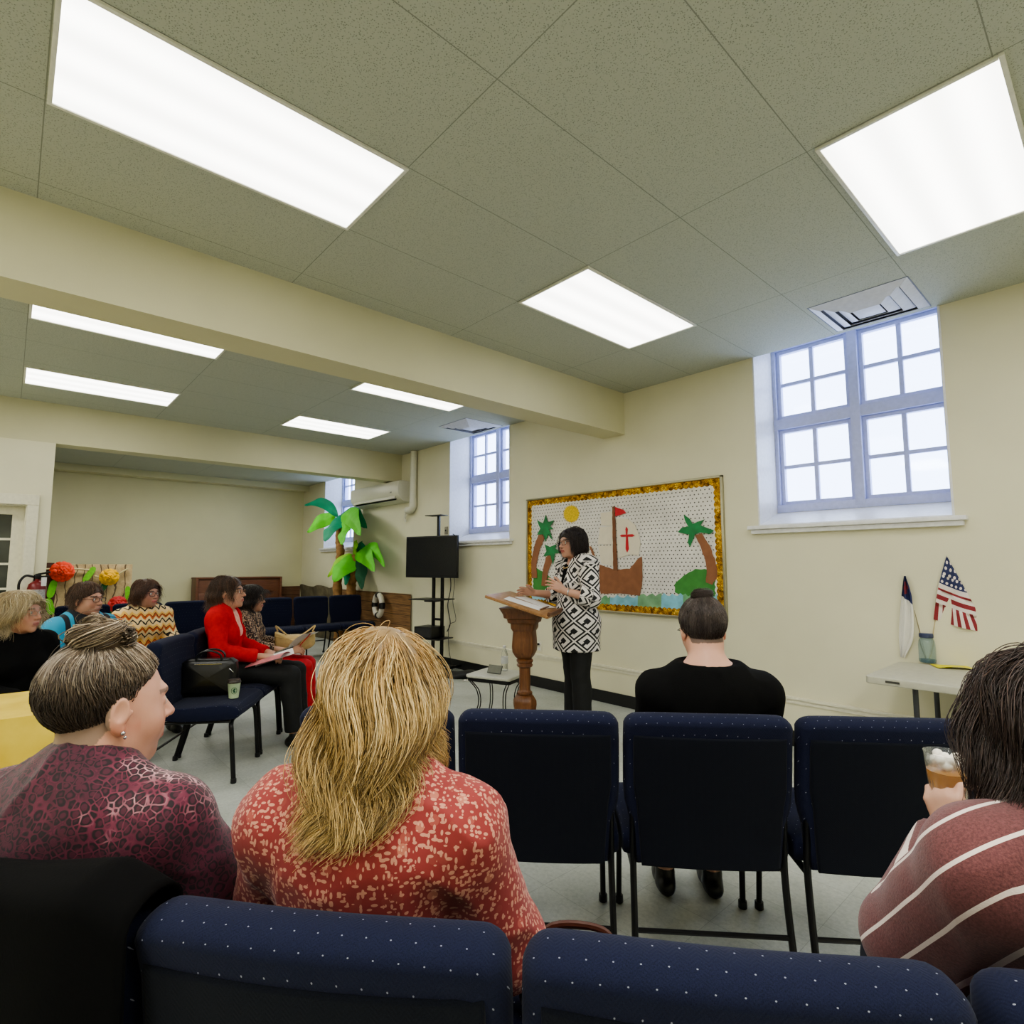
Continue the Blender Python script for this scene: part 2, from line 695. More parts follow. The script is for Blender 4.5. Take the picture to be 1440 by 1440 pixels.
# ================================================================== DOOR
def door():
    mb = MB()
    # leaf set back in the frame; glazing grid 3 wide x 5 high above a panel
    lx0, lx1 = LX - .16, LX - .12
    z0, z1 = 0.01, DZ - .01
    y0, y1 = DY0 + .03, DY1 - .03
    st = .10
    gz0, gz1 = 0.62, z1 - .11
    bx(mb, lx0, lx1, y0, y0 + st, z0, z1)
    bx(mb, lx0, lx1, y1 - st, y1, z0, z1)
    bx(mb, lx0 + .001, lx1 - .001, y0 + st, y1 - st, z0 + .001, gz0)
    bx(mb, lx0 + .001, lx1 - .001, y0 + st, y1 - st, gz1, z1 - .001)
    ny, nz = 3, 5
    for i in range(1, ny):
        y = y0 + st + (y1 - y0 - 2 * st) * i / ny
        bx(mb, lx0 + .006, lx1 - .006, y - .012, y + .012, gz0, gz1)
    for k in range(1, nz):
        z = gz0 + (gz1 - gz0) * k / nz
        bx(mb, lx0 + .008, lx1 - .008, y0 + st, y1 - st, z - .012, z + .012)
    d = struct('door_1', mb, M['cream_trim'])
    g = MB()
    bx(g, lx0 + .015, lx0 + .02, y0 + st, y1 - st, gz0, gz1)
    t = NT('dark_door_glass').set(rough=0.08, base=rgb(62, 66, 62))
    t.color(t.ramp(t.noise(t.coord(), 3, 3), [(0.3, rgb(52, 56, 52)), (0.7, rgb(78, 82, 76))]))
    g.build('pane', t.m, d, smooth=False)
    c = MB()
    w = .095
    bx(c, LX, LX + .022, DY1 - .02, DY1 + w - .02, 0, DZ + .07, bev=.004)
    bx(c, LX, LX + .022, DY0 - w + .02, DY0 + .02, 0, DZ + .07, bev=.004)
    bx(c, LX, LX + .026, DY0 - w, DY1 + w - .02, DZ - .02, DZ + .09, bev=.004)
    bx(c, LX - .2, LX - .001, DY1 - .03, DY1 + .001, 0, DZ - .03)
    bx(c, LX - .2, LX - .001, DY0, DY0 + .03, 0, DZ - .03)
    bx(c, LX - .2, LX - .002, DY0, DY1, DZ - .03, DZ + .001)
    struct('trim_4', c, M['cream_trim'])
    h = MB()
    h.sphere((lx1 + .05, y0 + .05, 1.0), .028)
    h.tube([(lx1, y0 + .05, 1.0), (lx1 + .05, y0 + .05, 1.0)], .01)
    h.build('door_handle', plain('brass', rgb(190, 160, 90), .3, 1.0), d)


door()


# ================================================================== CEILING LIGHTS + VENTS
def ceiling_light():
    t = thing('ceiling_light', 'x', 'ceiling light', (0, 0, 0), 0, 'fluorescent panels in the ceiling')
    f = MB()
    W, L = .61, 1.22
    z = -.006
    for sx in (-1, 1):
        f.box((sx * (W / 2 - .008), 0, z), (.016, L, .012), bev=.002)
        f.box((0, sx * (L / 2 - .008), z), (W - .033, .016, .0115), bev=.002)
    f.build('frame', M['lamp_frame'], t)
    d = MB()
    # the lens: softly brighter over the tubes
    d.box((0, 0, -.004), (W - .03, L - .03, .005))
    tt = NT('prismatic_lens').set(base=(.8, .8, .78, 1), rough=.5)
    sep = tt.n('ShaderNodeSeparateXYZ')
    tt.l(tt.coord(), sep.inputs[0])
    w = tt.math('COSINE', tt.math('MULTIPLY', sep.outputs[0], 2 * PI / .19))
    st = tt.math('MULTIPLY_ADD', w, .5, 3.6)
    tt.b.inputs['Emission Color'].default_value = (1.0, .985, .93, 1)
    tt.l(st, tt.b.inputs['Emission Strength'])
    d.build('diffuser', tt.m, t, smooth=False)
    return t


L0 = ceiling_light()
LIGHTS = [(-2.35, .61, 'large lit ceiling panel at upper left, nearest in front of the cream beam'),
          (-.49, 3.05, 'lit ceiling panel at upper right, close above the large window'),
          (-2.35, 3.05, 'lit ceiling panel in the middle of the near ceiling, toward the bulletin board'),
          (-4.85, .61, 'narrow lit ceiling strip just past the near beam, left of frame'),
          (-6.78, .61, 'lit ceiling panel in front of the far beam, left of frame'),
          (-4.85, 3.05, 'narrow lit ceiling strip just past the near beam, nearer the window wall'),
          (-6.78, 3.05, 'lit ceiling panel in front of the far beam, nearer the window wall'),
          (-.49, .61, 'lit ceiling panel straight above the camera side of the room')]
for i, (x, y, lb) in enumerate(LIGHTS):
    if i == 0:
        L0.location = (x, y, CZ)
        L0['label'] = lb
    elif i < 7:
        dup(L0, (x, y, CZ), 0, lb)
# added unseen area lamps: fill around the camera, two more brighten the alcove
for (x, y) in ((-.49, .61), (1.34, 3.05), (1.34, .61), (-2.35, -1.83), (-.49, -1.83), (-4.85, -1.83), (-6.78, -1.83), (-9.6, .9), (-9.6, 2.9)):
    ld = bpy.data.lights.new('fill_light', 'AREA')
    ld.shape = 'RECTANGLE'
    ld.size, ld.size_y = .56, 1.17
    ld.energy = 30
    ld.color = (1.0, .985, .93)
    lo = bpy.data.objects.new('fill_light', ld)
    if x < -9:
        ld.energy = 26
    lo.location = (x, y, CZ - .02 if x > -9 else AZ - .02)
    COL.objects.link(lo)


def vent(x, y, label):
    t = thing('ceiling_vent', label, 'air vent', (x, y, CZ), 0, 'air vents in the ceiling')
    f = MB()
    for k, (s, zz) in enumerate(((.58, -.004), (.44, -.014), (.30, -.022))):
        w = .058
        for sg in (-1, 1):
            # sloped louvre rings
            for ax in (0, 1):
                a0, a1 = s / 2 - w, s / 2
                def P(u, v, z):
                    return (u, v, z) if ax else (v, u, z)
                V = [P(-a1, sg * a1, zz + .004), P(a1, sg * a1, zz + .004), P(a0, sg * a0, zz - .02), P(-a0, sg * a0, zz - .02)]
                V += [(q[0], q[1], q[2] + .004) for q in V]
                f.add(V, [(0, 1, 2, 3), (7, 6, 5, 4), (0, 4, 5, 1), (1, 5, 6, 2), (2, 6, 7, 3), (3, 7, 4, 0)])
    f.build('louvre', M['vent'], t, smooth=False)
    c = MB()
    c.box((0, 0, -.034), (.16, .16, .006), bev=.002)
    c.build('centre_plate', M['vent'], t)
    b = MB()
    b.box((0, 0, .0), (.585, .585, .004))
    b.build('backing', plain('vent_shadow', rgb(120, 124, 140), .7), t, smooth=False)


vent(-1.11, 4.28, 'square louvred ceiling vent directly above the large near window')
vent(-5.56, 4.28, 'square louvred ceiling vent above the middle window, beyond the near beam')

# ================================================================== WORLD, CAMERA
w = bpy.data.worlds.new('World')
SC.world = w
w.use_nodes = True
nt = w.node_tree
bg = nt.nodes['Background']
bg.inputs[0].default_value = (0.66, 0.76, 1.0, 1)
bg.inputs[1].default_value = 5.0
cam = bpy.data.cameras.new('camera')
cam.sensor_width = 36
cam.sensor_fit = 'HORIZONTAL'
cam.lens = F_PX / 1440 * 36
cam.clip_start = .02
co = bpy.data.objects.new('camera', cam)
m3 = np.stack([RGT, UPV, -FWD], 1)
M4 = Matrix([list(m3[0]) + [EYE[0]], list(m3[1]) + [EYE[1]], list(m3[2]) + [EYE[2]], [0, 0, 0, 1]])
co.matrix_world = M4
COL.objects.link(co)
SC.camera = co
for (x0, x1) in WIN:
    ld = bpy.data.lights.new('window_daylight', 'AREA')
    ld.shape = 'RECTANGLE'
    ld.size, ld.size_y = 1.3, 1.7
    ld.cycles.is_portal = True
    lo = bpy.data.objects.new('window_daylight', ld)
    lo.location = ((x0 + x1) / 2, 5.14, 2.5)
    lo.rotation_euler = (math.radians(-90), 0, 0)
    COL.objects.link(lo)
SC.view_settings.view_transform = 'AgX'
SC.view_settings.look = 'AgX - Medium High Contrast'
SC.view_settings.exposure = 0.42
# ================================================================== FABRICS
def navy_fabric(name, c, dots=True, dark=1.0):
    t = NT(name).set(rough=0.9, sheen=0.05, spec=.15)
    v = t.coord()
    f = t.noise(v, 700, 3, .7)
    col = tuple(x * dark for x in c[:3]) + (1,)
    lo = tuple(x * .55 * dark for x in c[:3]) + (1,)
    hi = tuple(x * 1.5 * dark for x in c[:3]) + (1,)
    base = t.ramp(f, [(.3, lo), (.5, col), (.72, hi)])
    # woven chevrons
    sep = t.n('ShaderNodeSeparateXYZ')
    t.l(v, sep.inputs[0])
    yz = t.math('ADD', sep.outputs[1], sep.outputs[2])
    zz = t.math('PINGPONG', t.math('MULTIPLY', sep.outputs[0], 1.0), .012)
    wv = t.math('SINE', t.math('MULTIPLY', t.math('ADD', yz, zz), 900))
    base = t.mix(t.math('MULTIPLY_ADD', wv, .09, .09), base, hi)
    if dots:
        u = t.math('DIVIDE', sep.outputs[0], .034)
        w = t.math('DIVIDE', yz, .034)
        row = t.math('MULTIPLY', t.math('FLOORED_MODULO', t.math('FLOOR', w), 2.0), .5)
        fu = t.math('SUBTRACT', t.math('FRACT', t.math('ADD', u, row)), .5)
        fw = t.math('SUBTRACT', t.math('FRACT', w), .5)
        r = t.math('SQRT', t.math('ADD', t.math('POWER', fu, 2.0), t.math('POWER', fw, 2.0)))
        dot = t.math('LESS_THAN', r, .036)
        base = t.mix(t.math('MULTIPLY', dot, .5), base, rgb(196, 200, 214))
    t.color(base)
    t.bump(wv, .12, .001)
    return t.m


M['navy'] = navy_fabric('navy_dotted_upholstery', rgb(26, 30, 52))
M['navy_back'] = navy_fabric('navy_back_cloth', rgb(19, 22, 31), dots=False)
M['black_metal'] = plain('black_powder_coated_steel', rgb(22, 22, 24), 0.38, 0.3, bump=.05)
M['black_plastic'] = plain('black_plastic', rgb(24, 25, 27), 0.4)


def wood(name, c1, c2, scale=(2, 30, 30), rough=.4):
    t = NT(name).set(rough=rough)
    v = t.coord(scale=scale)
    f = t.noise(v, 2.2, 6, .6)
    g = t.noise(v, 9, 4, .7)
    h = t.math('MULTIPLY_ADD', g, .35, t.math('MULTIPLY', f, .7))
    t.color(t.ramp(h, [(.32, c1), (.55, tuple((a + b) / 2 for a, b in zip(c1, c2))), (.72, c2)]))
    t.bump(g, .08, .002)
    return t.m


M['oak'] = wood('honey_oak', rgb(78, 46, 24), rgb(132, 86, 50), (25, 25, 2))
M['oak_top'] = wood('honey_oak_top', rgb(120, 80, 46), rgb(176, 134, 88), (2, 25, 25))
M['walnut'] = wood('walnut_veneer', rgb(84, 50, 34), rgb(126, 80, 55), (25, 2, 25))


# ================================================================== CHURCH CHAIR  (faces +Y, origin on the floor under the seat)
def church_chair():
    t = thing('church_chair', 'x', 'chair')
    # seat with waterfall front
    W = .55
    prof = bez((-.22, .405), (-.235, .44), (-.21, .475), (-.05, .48), (.12, .492), (.21, .482), (.248, .445), (.235, .41), (.17, .395), (0, .392), (-.15, .392), n=4)[:-1]
    mb = MB()
    xs = [(-1, .86), (-.985, .94), (-.94, .985), (-.8, 1), (-.4, 1.02), (0, 1.03), (.4, 1.02), (.8, 1), (.94, .985), (.985, .94), (1, .86)]
    V = []
    c = np.mean(prof, 0)
    for x, f in xs:
        for p in prof:
            q = c + (np.array(p) - c) * [f * .5 + .5, f]
            V.append((x * W / 2, q[0], q[1]))
    n = len(prof)
    F = [(i * n + j, i * n + (j + 1) % n, (i + 1) * n + (j + 1) % n, (i + 1) * n + j) for i in range(len(xs) - 1) for j in range(n)]
    F += [tuple(range(n)), tuple((len(xs) - 1) * n + j for j in range(n))]
    mb.add(V, F)
    mb.build('seat', M['navy'], t, sharp=75)
    # backrest: rolled top, sides drawn in near the seat
    hw = W / 2
    out = [(hw - .04, .395), (hw - .03, .45), (hw - .022, .53), (hw - .004, .60), (hw, .66), (hw, .80)]
    for k in range(1, 6):
        a = PI / 2 * k / 5
        out.append((hw - .045 + .045 * math.cos(a), .845 + .045 * math.sin(a)))
    out = out + [(-x, z) for x, z in out[::-1]]
    out = dense(out, .03)

    def lean(z):
        return -.235 - .13 * max(0, z - .45)

    def fn(u, v, w):
        roll = math.exp(-((v - .868) / .03) ** 2) * .016
        curve = -.02 * (1 - (u / hw) ** 2)
        ww = w * (1 + roll / .034)
        return (u, lean(v) + curve + ww, v + .03 * math.exp(-((v - .9) / .05) ** 2) * (1 - (u / hw) ** 4) * .3)
    mb = MB()
    mb.pillow(out, .068, .03, fn, dome=.010)
    mb.build('backrest', M['navy'], t, sharp=80)
    out2 = dense([(hw - .055, .40), (hw - .04, .6), (hw - .03, .66), (hw - .03, .83), (-hw + .03, .83), (-hw + .03, .66), (-hw + .04, .6), (-hw + .055, .40)], .03)
    mb = MB()
    mb.pillow(out2, .02, .008, lambda u, v, w: (u, lean(v) - .02 * (1 - (u / hw) ** 2) - .036 + w, v))
    mb.build('back_panel', M['navy_back'], t, sharp=70)
    # frame: front legs with a bent shoulder, rear legs running up the back
    for s in (-1, 1):
        x = s * .245
        mb = MB()
        mb.tube(bez((s * .10, .185, .385), (s * .19, .185, .383), (s * .232, .19, .362), (x, .20, .30), (x + s * .004, .225, 0.012), n=6), .0145, 10, ry=.011, up=(0, 1, 0))
        lg = mb.build('leg', M['black_metal'], t)
        mb = MB()
        mb.lathe([(.016, 0), (.018, .003), (.0175, .028), (.015, .030)], (x + s * .004, .225, 0), 10)
        mb.build('foot_cap', M['black_plastic'], lg)
        mb = MB()
        mb.tube(bez((x, lean(.7) - .01, .70), (x, -.262, .5), (x, -.255, .38), (x + s * .002, -.285, .2), (x + s * .006, -.335, .012), n=6), .0145, 10, ry=.011, up=(0, 1, 0))
        lg = mb.build('leg', M['black_metal'], t)
        mb = MB()
        mb.lathe([(.016, 0), (.018, .003), (.0175, .028), (.015, .030)], (x + s * .006, -.335, 0), 10)
        mb.build('foot_cap', M['black_plastic'], lg)
        mb = MB()
        mb.tube([(x, -.25, .385), (x, .19, .385)], .011, 8)
        mb.build('seat_rail', M['black_metal'], t)
    mb = MB()
    mb.tube([(-.245, -.285, .20), (.245, -.285, .20)], .008, 8)
    mb.build('stretcher', M['black_metal'], t)
    return t


CH0 = church_chair()
_used = [False]


def place_chair(x, y, rz, label, group=None):
    if not _used[0]:
        _used[0] = True
        CH0.location = (x, y, 0)
        CH0.rotation_euler = (0, 0, rz)
        CH0['label'] = label
        if group:
            CH0['group'] = group
        return CH0
    return dup(CH0, (x, y, 0), rz, label, group)


def row(p0, p1, back=.30):
    """seat centres of a chair whose top edge runs p0..p1"""
    p0, p1 = np.array(p0[:2]), np.array(p1[:2])
    u = unit(p1 - p0)
    f = np.array([-u[1], u[0]])
    return (p0 + p1) / 2 + f * back, math.atan2(u[1], u[0]), u, f


A0 = math.radians(40.2)
U0 = np.array([math.cos(A0), math.sin(A0)])
F0 = np.array([-U0[1], U0[0]])
PB = np.array([-.595, .54])           # joint between chair 2 and 3 of the nearest row
NEAR = []
for k, lb in ((-1.5, 'navy church chair at lower left with a black jacket draped over it'),
              (-.5, 'navy dotted church chair the long-haired blonde woman sits in'),
              (.5, 'empty navy dotted church chair at the bottom centre, nearest row'),
              (1.5, 'navy church chair under the woman in the striped sweater')):
    p = PB + U0 * .563 * k + F0 * .30
    NEAR.append(p)
    place_chair(p[0], p[1], A0, lb, 'navy chairs of the nearest row')
A1 = math.radians(43.3)
U1 = np.array([math.cos(A1), math.sin(A1)])
F1 = np.array([-U1[1], U1[0]])
PC = np.array([-1.2, 1.57])
MID = []
for k, lb in ((-1.5, 'navy church chair of the second row, mostly hidden by blonde hair'),
              (-.5, 'empty navy church chair in front of the lectern, second row'),
              (.5, 'navy church chair the woman in the black top sits on'),
              (1.5, 'empty navy church chair below the folding table, second row')):
    p = PC + U1 * .563 * k + F1 * .30
    MID.append(p)
    place_chair(p[0], p[1], A1, lb, 'navy chairs of the second row')
# side block facing the speaker
AS = math.radians(-34)
US = np.array([math.cos(AS), math.sin(AS)])
FS = np.array([-US[1], US[0]])
CA = np.array([-4.15, 1.335]) - FS * .265
SIDE = [CA - US * .556 * k for k in range(3)]
for k, lb in enumerate(('navy church chair holding a black handbag and a paper cup',
                        'navy church chair under the woman in the red cardigan',
                        'navy church chair under the woman in red trousers')):
    place_chair(SIDE[k][0], SIDE[k][1], AS, lb, 'navy chairs facing the lectern')
# far row in front of the piano and the palm trees, facing into the room
for k in range(7):
    y = 4.16 - k * .572
    lb = ['empty navy chair at the right end of the far row, beside the life ring',
          'empty navy chair in the far row below the palm trees, second from the life ring',
          'empty navy chair in the far row, third from the life ring',
          'navy chair in the far row, fourth from the life ring, behind the red trousers',
          'navy chair in the far row below the piano, fifth from the life ring',
          'navy chair in the far row just right of the orange patterned top',
          'navy chair in the far row behind the woman in the orange patterned top'][k]
    place_chair(-8.45, y, math.radians(-90), lb, 'navy chairs of the far row')


# ================================================================== BULLETIN BOARD
def bulletin_board():
    def P(cx, cy):
        q = atY(640 + cx / 3.6, 640 + cy / 3.6, WY - .03)
        return (q[0], q[2])
    X0, X1, Z0, Z1 = -4.865, -2.375, .905, 2.175
    ox, oz = (X0 + X1) / 2, (Z0 + Z1) / 2
    t = thing('bulletin_board', 'wide bulletin board with a sailing ship and palm trees in a gold border', 'bulletin board', (ox, WY, oz))

    def L(x, z, y):
        return (x - ox, y, z - oz)
    f = MB()
    w = .022
    for (a, b, c, d) in ((X0, X1, Z1 - w, Z1), (X0, X1, Z0, Z0 + w), (X0, X0 + w, Z0, Z1), (X1 - w, X1, Z0, Z1)):
        f.box(L((a + b) / 2, (c + d) / 2, -.015), (b - a, .03, d - c), bev=.004)
    f.build('frame', plain('brushed_aluminium', rgb(176, 172, 150), .35, .8), t)
    # polka dot paper
    tt = NT('polka_dot_paper').set(rough=.6)
    v = tt.coord()
    sep = tt.n('ShaderNodeSeparateXYZ')
    tt.l(v, sep.inputs[0])
    u = tt.math('DIVIDE', sep.outputs[0], .042)
    q = tt.math('DIVIDE', sep.outputs[2], .036)
    rowo = tt.math('MULTIPLY', tt.math('FLOORED_MODULO', tt.math('FLOOR', q), 2.0), .5)
    fu = tt.math('SUBTRACT', tt.math('FRACT', tt.math('ADD', u, rowo)), .5)
    fw = tt.math('SUBTRACT', tt.math('FRACT', q), .5)
    r = tt.math('SQRT', tt.math('ADD', tt.math('POWER', fu, 2.0), tt.math('POWER', fw, 2.0)))
    dot = tt.math('LESS_THAN', r, .165)
    tt.color(tt.mix(dot, tt.ramp(tt.noise(v, 4, 3), [(.3, rgb(214, 210, 204)), (.7, rgb(236, 232, 226))]), rgb(70, 66, 62)))
    b = MB()
    b.box(L(ox, oz, -.006), (X1 - X0 - .02, .008, Z1 - Z0 - .02))
    b.build('dotted_paper', tt.m, t, smooth=False)
    # foil border with scalloped inner edge
    tt = NT('gold_foil').set(rough=.22, metal=.95)
    v = tt.coord()
    nz = tt.noise(v, 22, 5, .6)
    tt.color(tt.ramp(nz, [(.35, rgb(120, 82, 20)), (.5, rgb(190, 140, 40)), (.65, rgb(236, 200, 96))]))
    tt.bump(nz, 1.0, .03)
    b = MB()
    bw = .062

    def scal(a0, a1, horiz, edge, sgn):
        n = int(abs(a1 - a0) / .052)
        V, F = [], []
        seg = 6
        for i in range(n * seg + 1):
            s = a0 + (a1 - a0) * i / (n * seg)
            h = bw + .013 * abs(math.sin(PI * i / seg))
            for e in (0, h):
                c = edge + sgn * e
                V.append(L(s, c, -.018) if horiz else L(c, s, -.0185))
        for i in range(n * seg):
            F.append((2 * i, 2 * i + 1, 2 * i + 3, 2 * i + 2))
        b.add(V, F)
    scal(X0 + .015, X1 - .015, True, Z1 - .015, -1)
    scal(X0 + .015, X1 - .015, True, Z0 + .015, 1)
    scal(Z0 + .015, Z1 - .015, False, X0 + .015, 1)
    scal(Z0 + .015, Z1 - .015, False, X1 - .015, -1)
    b.build('gold_border', tt.m, t, smooth=False)
    # thin white scallop strip inside the gold
    b = MB()
    bw = .078
    _s = scal

    def scal2(a0, a1, horiz, edge, sgn):
        n = int(abs(a1 - a0) / .052)
        V, F = [], []
        for i in range(n * 6 + 1):
            s = a0 + (a1 - a0) * i / (n * 6)
            h = .082 + .012 * abs(math.sin(PI * i / 6))
            for e in (0.03, h):
                c = edge + sgn * e
                V.append(L(s, c, -.0145) if horiz else L(c, s, -.015))
        for i in range(n * 6):
            F.append((2 * i, 2 * i + 1, 2 * i + 3, 2 * i + 2))
        b.add(V, F)
    for a in ((X0 + .03, X1 - .03, True, Z1 - .015, -1), (X0 + .03, X1 - .03, True, Z0 + .015, 1), (Z0 + .03, Z1 - .03, False, X0 + .015, 1), (Z0 + .03, Z1 - .03, False, X1 - .015, -1)):
        scal2(*a)
    b.build('scalloped_strip', plain('white_paper', rgb(232, 228, 218), .7), t, smooth=False)

    def cut(name, pts, mat, y, jag=0.0, th=.004, step=14, parent=None):
        pts = dense(pts, step)
        if jag:
            pts = [(x + random.uniform(-jag, jag), z + random.uniform(-jag, jag)) for x, z in pts]
        q = [P(*p) for p in pts]
        m = MB()
        m.prism(q, lambda u_, v_, w_: L(u_, v_, -y - w_), th)
        bm = m.build(name, mat, parent or t, smooth=False)
        bb = bmesh.new()
        bb.from_mesh(bm.data)
        bmesh.ops.triangulate(bb, faces=bb.faces[:])
        bb.to_mesh(bm.data)
        bb.free()
        return bm

    def paper(name, c, n=.12, sc=14):
        return plain(name, c, .75, noise=n, nscale=sc, bump=.2, bscale=40)
    brown, green, leaf = paper('brown_paper', rgb(146, 98, 70)), paper('green_paper', rgb(70, 138, 66)), paper('leaf_paper', rgb(50, 128, 76), .25)
    red = paper('red_paper', rgb(196, 48, 58))
    sun_pts = []
    for k in range(56):
        a = 2 * PI * k / 56
        r_ = 38 if k % 2 else 47
        sun_pts.append((583 + r_ * .93 * math.cos(a), 297 + r_ * math.sin(a)))
    cut('sun', sun_pts, paper('yellow_tissue', rgb(222, 190, 50), .2, 60), .010, step=99)
    cut('hill', [(377, 582), (400, 570), (440, 590), (480, 620), (485, 660), (440, 690), (377, 700)], green, .008, 2)
    cut('hill', [(1105, 695), (1105, 655), (1150, 610), (1210, 575), (1270, 578), (1350, 565), (1350, 745), (1240, 740)], green, .008, 3)
    ws = [(372, 470, rgb(150, 196, 214)), (470, 560, rgb(120, 168, 130)), (560, 640, rgb(104, 176, 178)), (640, 700, rgb(150, 196, 214)), (700, 780, rgb(112, 164, 122)),
          (780, 920, rgb(132, 190, 208)), (920, 1040, rgb(126, 170, 130)), (1040, 1150, rgb(134, 194, 212)), (1150, 1250, rgb(112, 164, 122)), (1250, 1345, rgb(130, 186, 200))]
    for i, (a, c, colr) in enumerate(ws):
        base = 752 + (a - 372) * .042
        base2 = 752 + (c - 372) * .042
        top = [(a + (c - a) * k / 8, 700 + (a - 372) * .012 + 9 * math.cos(k * 2.1 + i) + (12 if 620 < a < 900 else 0)) for k in range(9)]
        cut('water', top + [(c, base2), (a, base)], paper('water_paper_%d' % i, colr, .22, 10), .012, 1.5, step=30)
    cut('ship_hull', [(690, 535), (712, 548), (760, 566), (800, 580), (880, 575), (900, 550), (915, 530), (940, 512), (945, 600), (940, 660), (930, 714), (860, 702), (760, 702), (690, 700)], brown, .014, 2)
    cut('ship_mast', [(793, 262), (805, 258), (812, 420), (820, 585), (798, 585)], paper('mast_paper', rgb(128, 84, 58)), .020, 1)
    cut('bowsprit', [(675, 462), (684, 462), (722, 548), (710, 552)], brown, .016, 1)
    sail = paper('sail_paper', rgb(228, 220, 200), .04)
    cut('sail', [(733, 292), (795, 285), (800, 358), (735, 355)], sail, .015, 1)
    cut('sail', [(728, 364), (797, 361), (802, 453), (720, 450)], sail, .015, 1)
    cut('sail', [(722, 460), (800, 457), (805, 566), (735, 548)], sail, .015, 1)
    cut('sail', [(812, 320), (870, 322), (905, 352), (925, 400), (935, 450), (924, 508), (880, 503), (822, 522)], sail, .015, 1)
    cut('pennant', [(806, 262), (850, 278), (863, 293), (808, 310)], red, .017, 1)
    cut('cross', [(864, 362), (872, 374), (869, 402), (895, 400), (906, 406), (895, 413), (872, 413), (877, 475), (869, 493), (861, 475), (863, 413), (840, 414), (831, 408), (842, 402), (863, 402), (860, 375)], red, .021, 0, step=50)
    cut('palm_trunk', [(440, 400), (447, 425), (424, 480), (407, 560), (412, 622), (385, 622), (382, 540), (400, 450), (418, 405)], brown, .016, 1.5)
    cut('palm_trunk', [(478, 500), (486, 540), (466, 590), (458, 665), (432, 662), (440, 590), (455, 520)], brown, .016, 1.5)
    cut('palm_trunk', [(1212, 405), (1245, 398), (1290, 470), (1318, 550), (1325, 620), (1300, 655), (1268, 643), (1270, 560), (1245, 480)], brown, .016, 2.5)
    cut('palm_leaves', [(457, 303), (468, 338), (500, 330), (480, 360), (497, 376), (474, 376), (493, 432), (468, 402), (455, 440), (445, 402), (413, 402), (430, 372), (413, 330), (443, 345)], leaf, .021, 1)
    cut('palm_leaves', [(452, 452), (478, 464), (512, 450), (505, 474), (537, 492), (503, 498), (493, 556), (480, 506), (443, 514), (460, 486)], leaf, .021, 1)
    cut('palm_leaves', [(1155, 300), (1183, 320), (1200, 347), (1262, 325), (1240, 355), (1308, 380), (1288, 400), (1238, 390), (1212, 402), (1188, 465), (1176, 440), (1182, 402), (1125, 390), (1145, 368), (1178, 360), (1162, 330)], leaf, .021, 1)


bulletin_board()


# ================================================================== LECTERN
def lectern():
    pos = atD(738, 950, 4.35)
    # board height measured on the rear corner
    t = thing('lectern', 'turned oak lectern with a sloping book board', 'lectern', (pos[0], pos[1], 0), math.radians(-58 + 180))
    m = MB()
    m.lathe([(.02, .12), (.05, .14), (.07, .20), (.086, .27), (.094, .32), (.092, .35), (.07, .385), (.05, .395)], n=8)
    m.lathe([(.05, .392), (.058, .398), (.058, .412), (.048, .42), (.043, .432), (.043, .59), (.046, .60)], n=24)
    m.lathe([(.046, .598), (.060, .606), (.064, .618), (.054, .63), (.064, .642), (.066, .655), (.052, .667)], n=24)
    m.build('turned_post', M['oak'], t, sharp=35)
    v = MB()
    # four-sided vase, flaring into a carved capital
    prof = [(.050, .664), (.068, .685), (.086, .72), (.090, .76), (.086, .82), (.082, .875), (.086, .88), (.097, .90), (.099, .935), (.118, .945), (.124, .972), (.146, .982), (.152, 1.01), (.180, 1.06)]
    sec = rrect(2, 2, .28, n=4)
    V = []
    for r_, z in prof:
        V += [(x * r_, y * r_ * .95, z) for x, y in sec]
    n = len(sec)
    F = [(i * n + j, i * n + (j + 1) % n, (i + 1) * n + (j + 1) % n, (i + 1) * n + j) for i in range(len(prof) - 1) for j in range(n)]
    F += [tuple(range(n)), tuple((len(prof) - 1) * n + j for j in range(n))]
    v.add(V, F)
    v.build('carved_capital', M['oak'], t, sharp=50)
    # book board slopes down toward the reader (local -Y is the reader)
    b = MB()
    R = rotx(math.radians(17))
    c = np.array([0, -.02, 1.085])
    b.box(c, (.66, .50, .022), R, bev=.006)
    b.build('book_board', M['oak_top'], t, sharp=30)
    e = MB()
    e.box(c + R @ np.array([0, -.245, .022]), (.64, .02, .03), R, bev=.004)
    e.build('book_stop', M['oak'], t)
    f = MB()
    f.lathe([(.235, 0), (.245, .02), (.23, .045), (.16, .06), (.11, .075), (.06, .12)], n=8)
    f.build('foot', M['oak'], t, sharp=30)
    for i, (x, y, a) in enumerate(((-.12, 0, .1), (.14, -.03, -.15))):
        p = MB()
        RR = R @ rotz(a)
        q = c + R @ np.array([x, y, .0135])
        p.box(q, (.216, .28, .002), RR)
        o = p.build('sheet_of_paper', M['paper'], None, smooth=False)
        o.matrix_world = Matrix.Translation((pos[0], pos[1], 0)) @ Matrix.Rotation(math.radians(122), 4, 'Z')
        tag(o, ['white sheet lying on the lectern board, side nearer the bulletin board', 'white sheet lying on the lectern board, side nearer the camera'][i], 'paper', 'sheets on the lectern')
    return t


M['paper'] = plain('white_sheet', rgb(226, 224, 222), .6, noise=.02)
lectern()


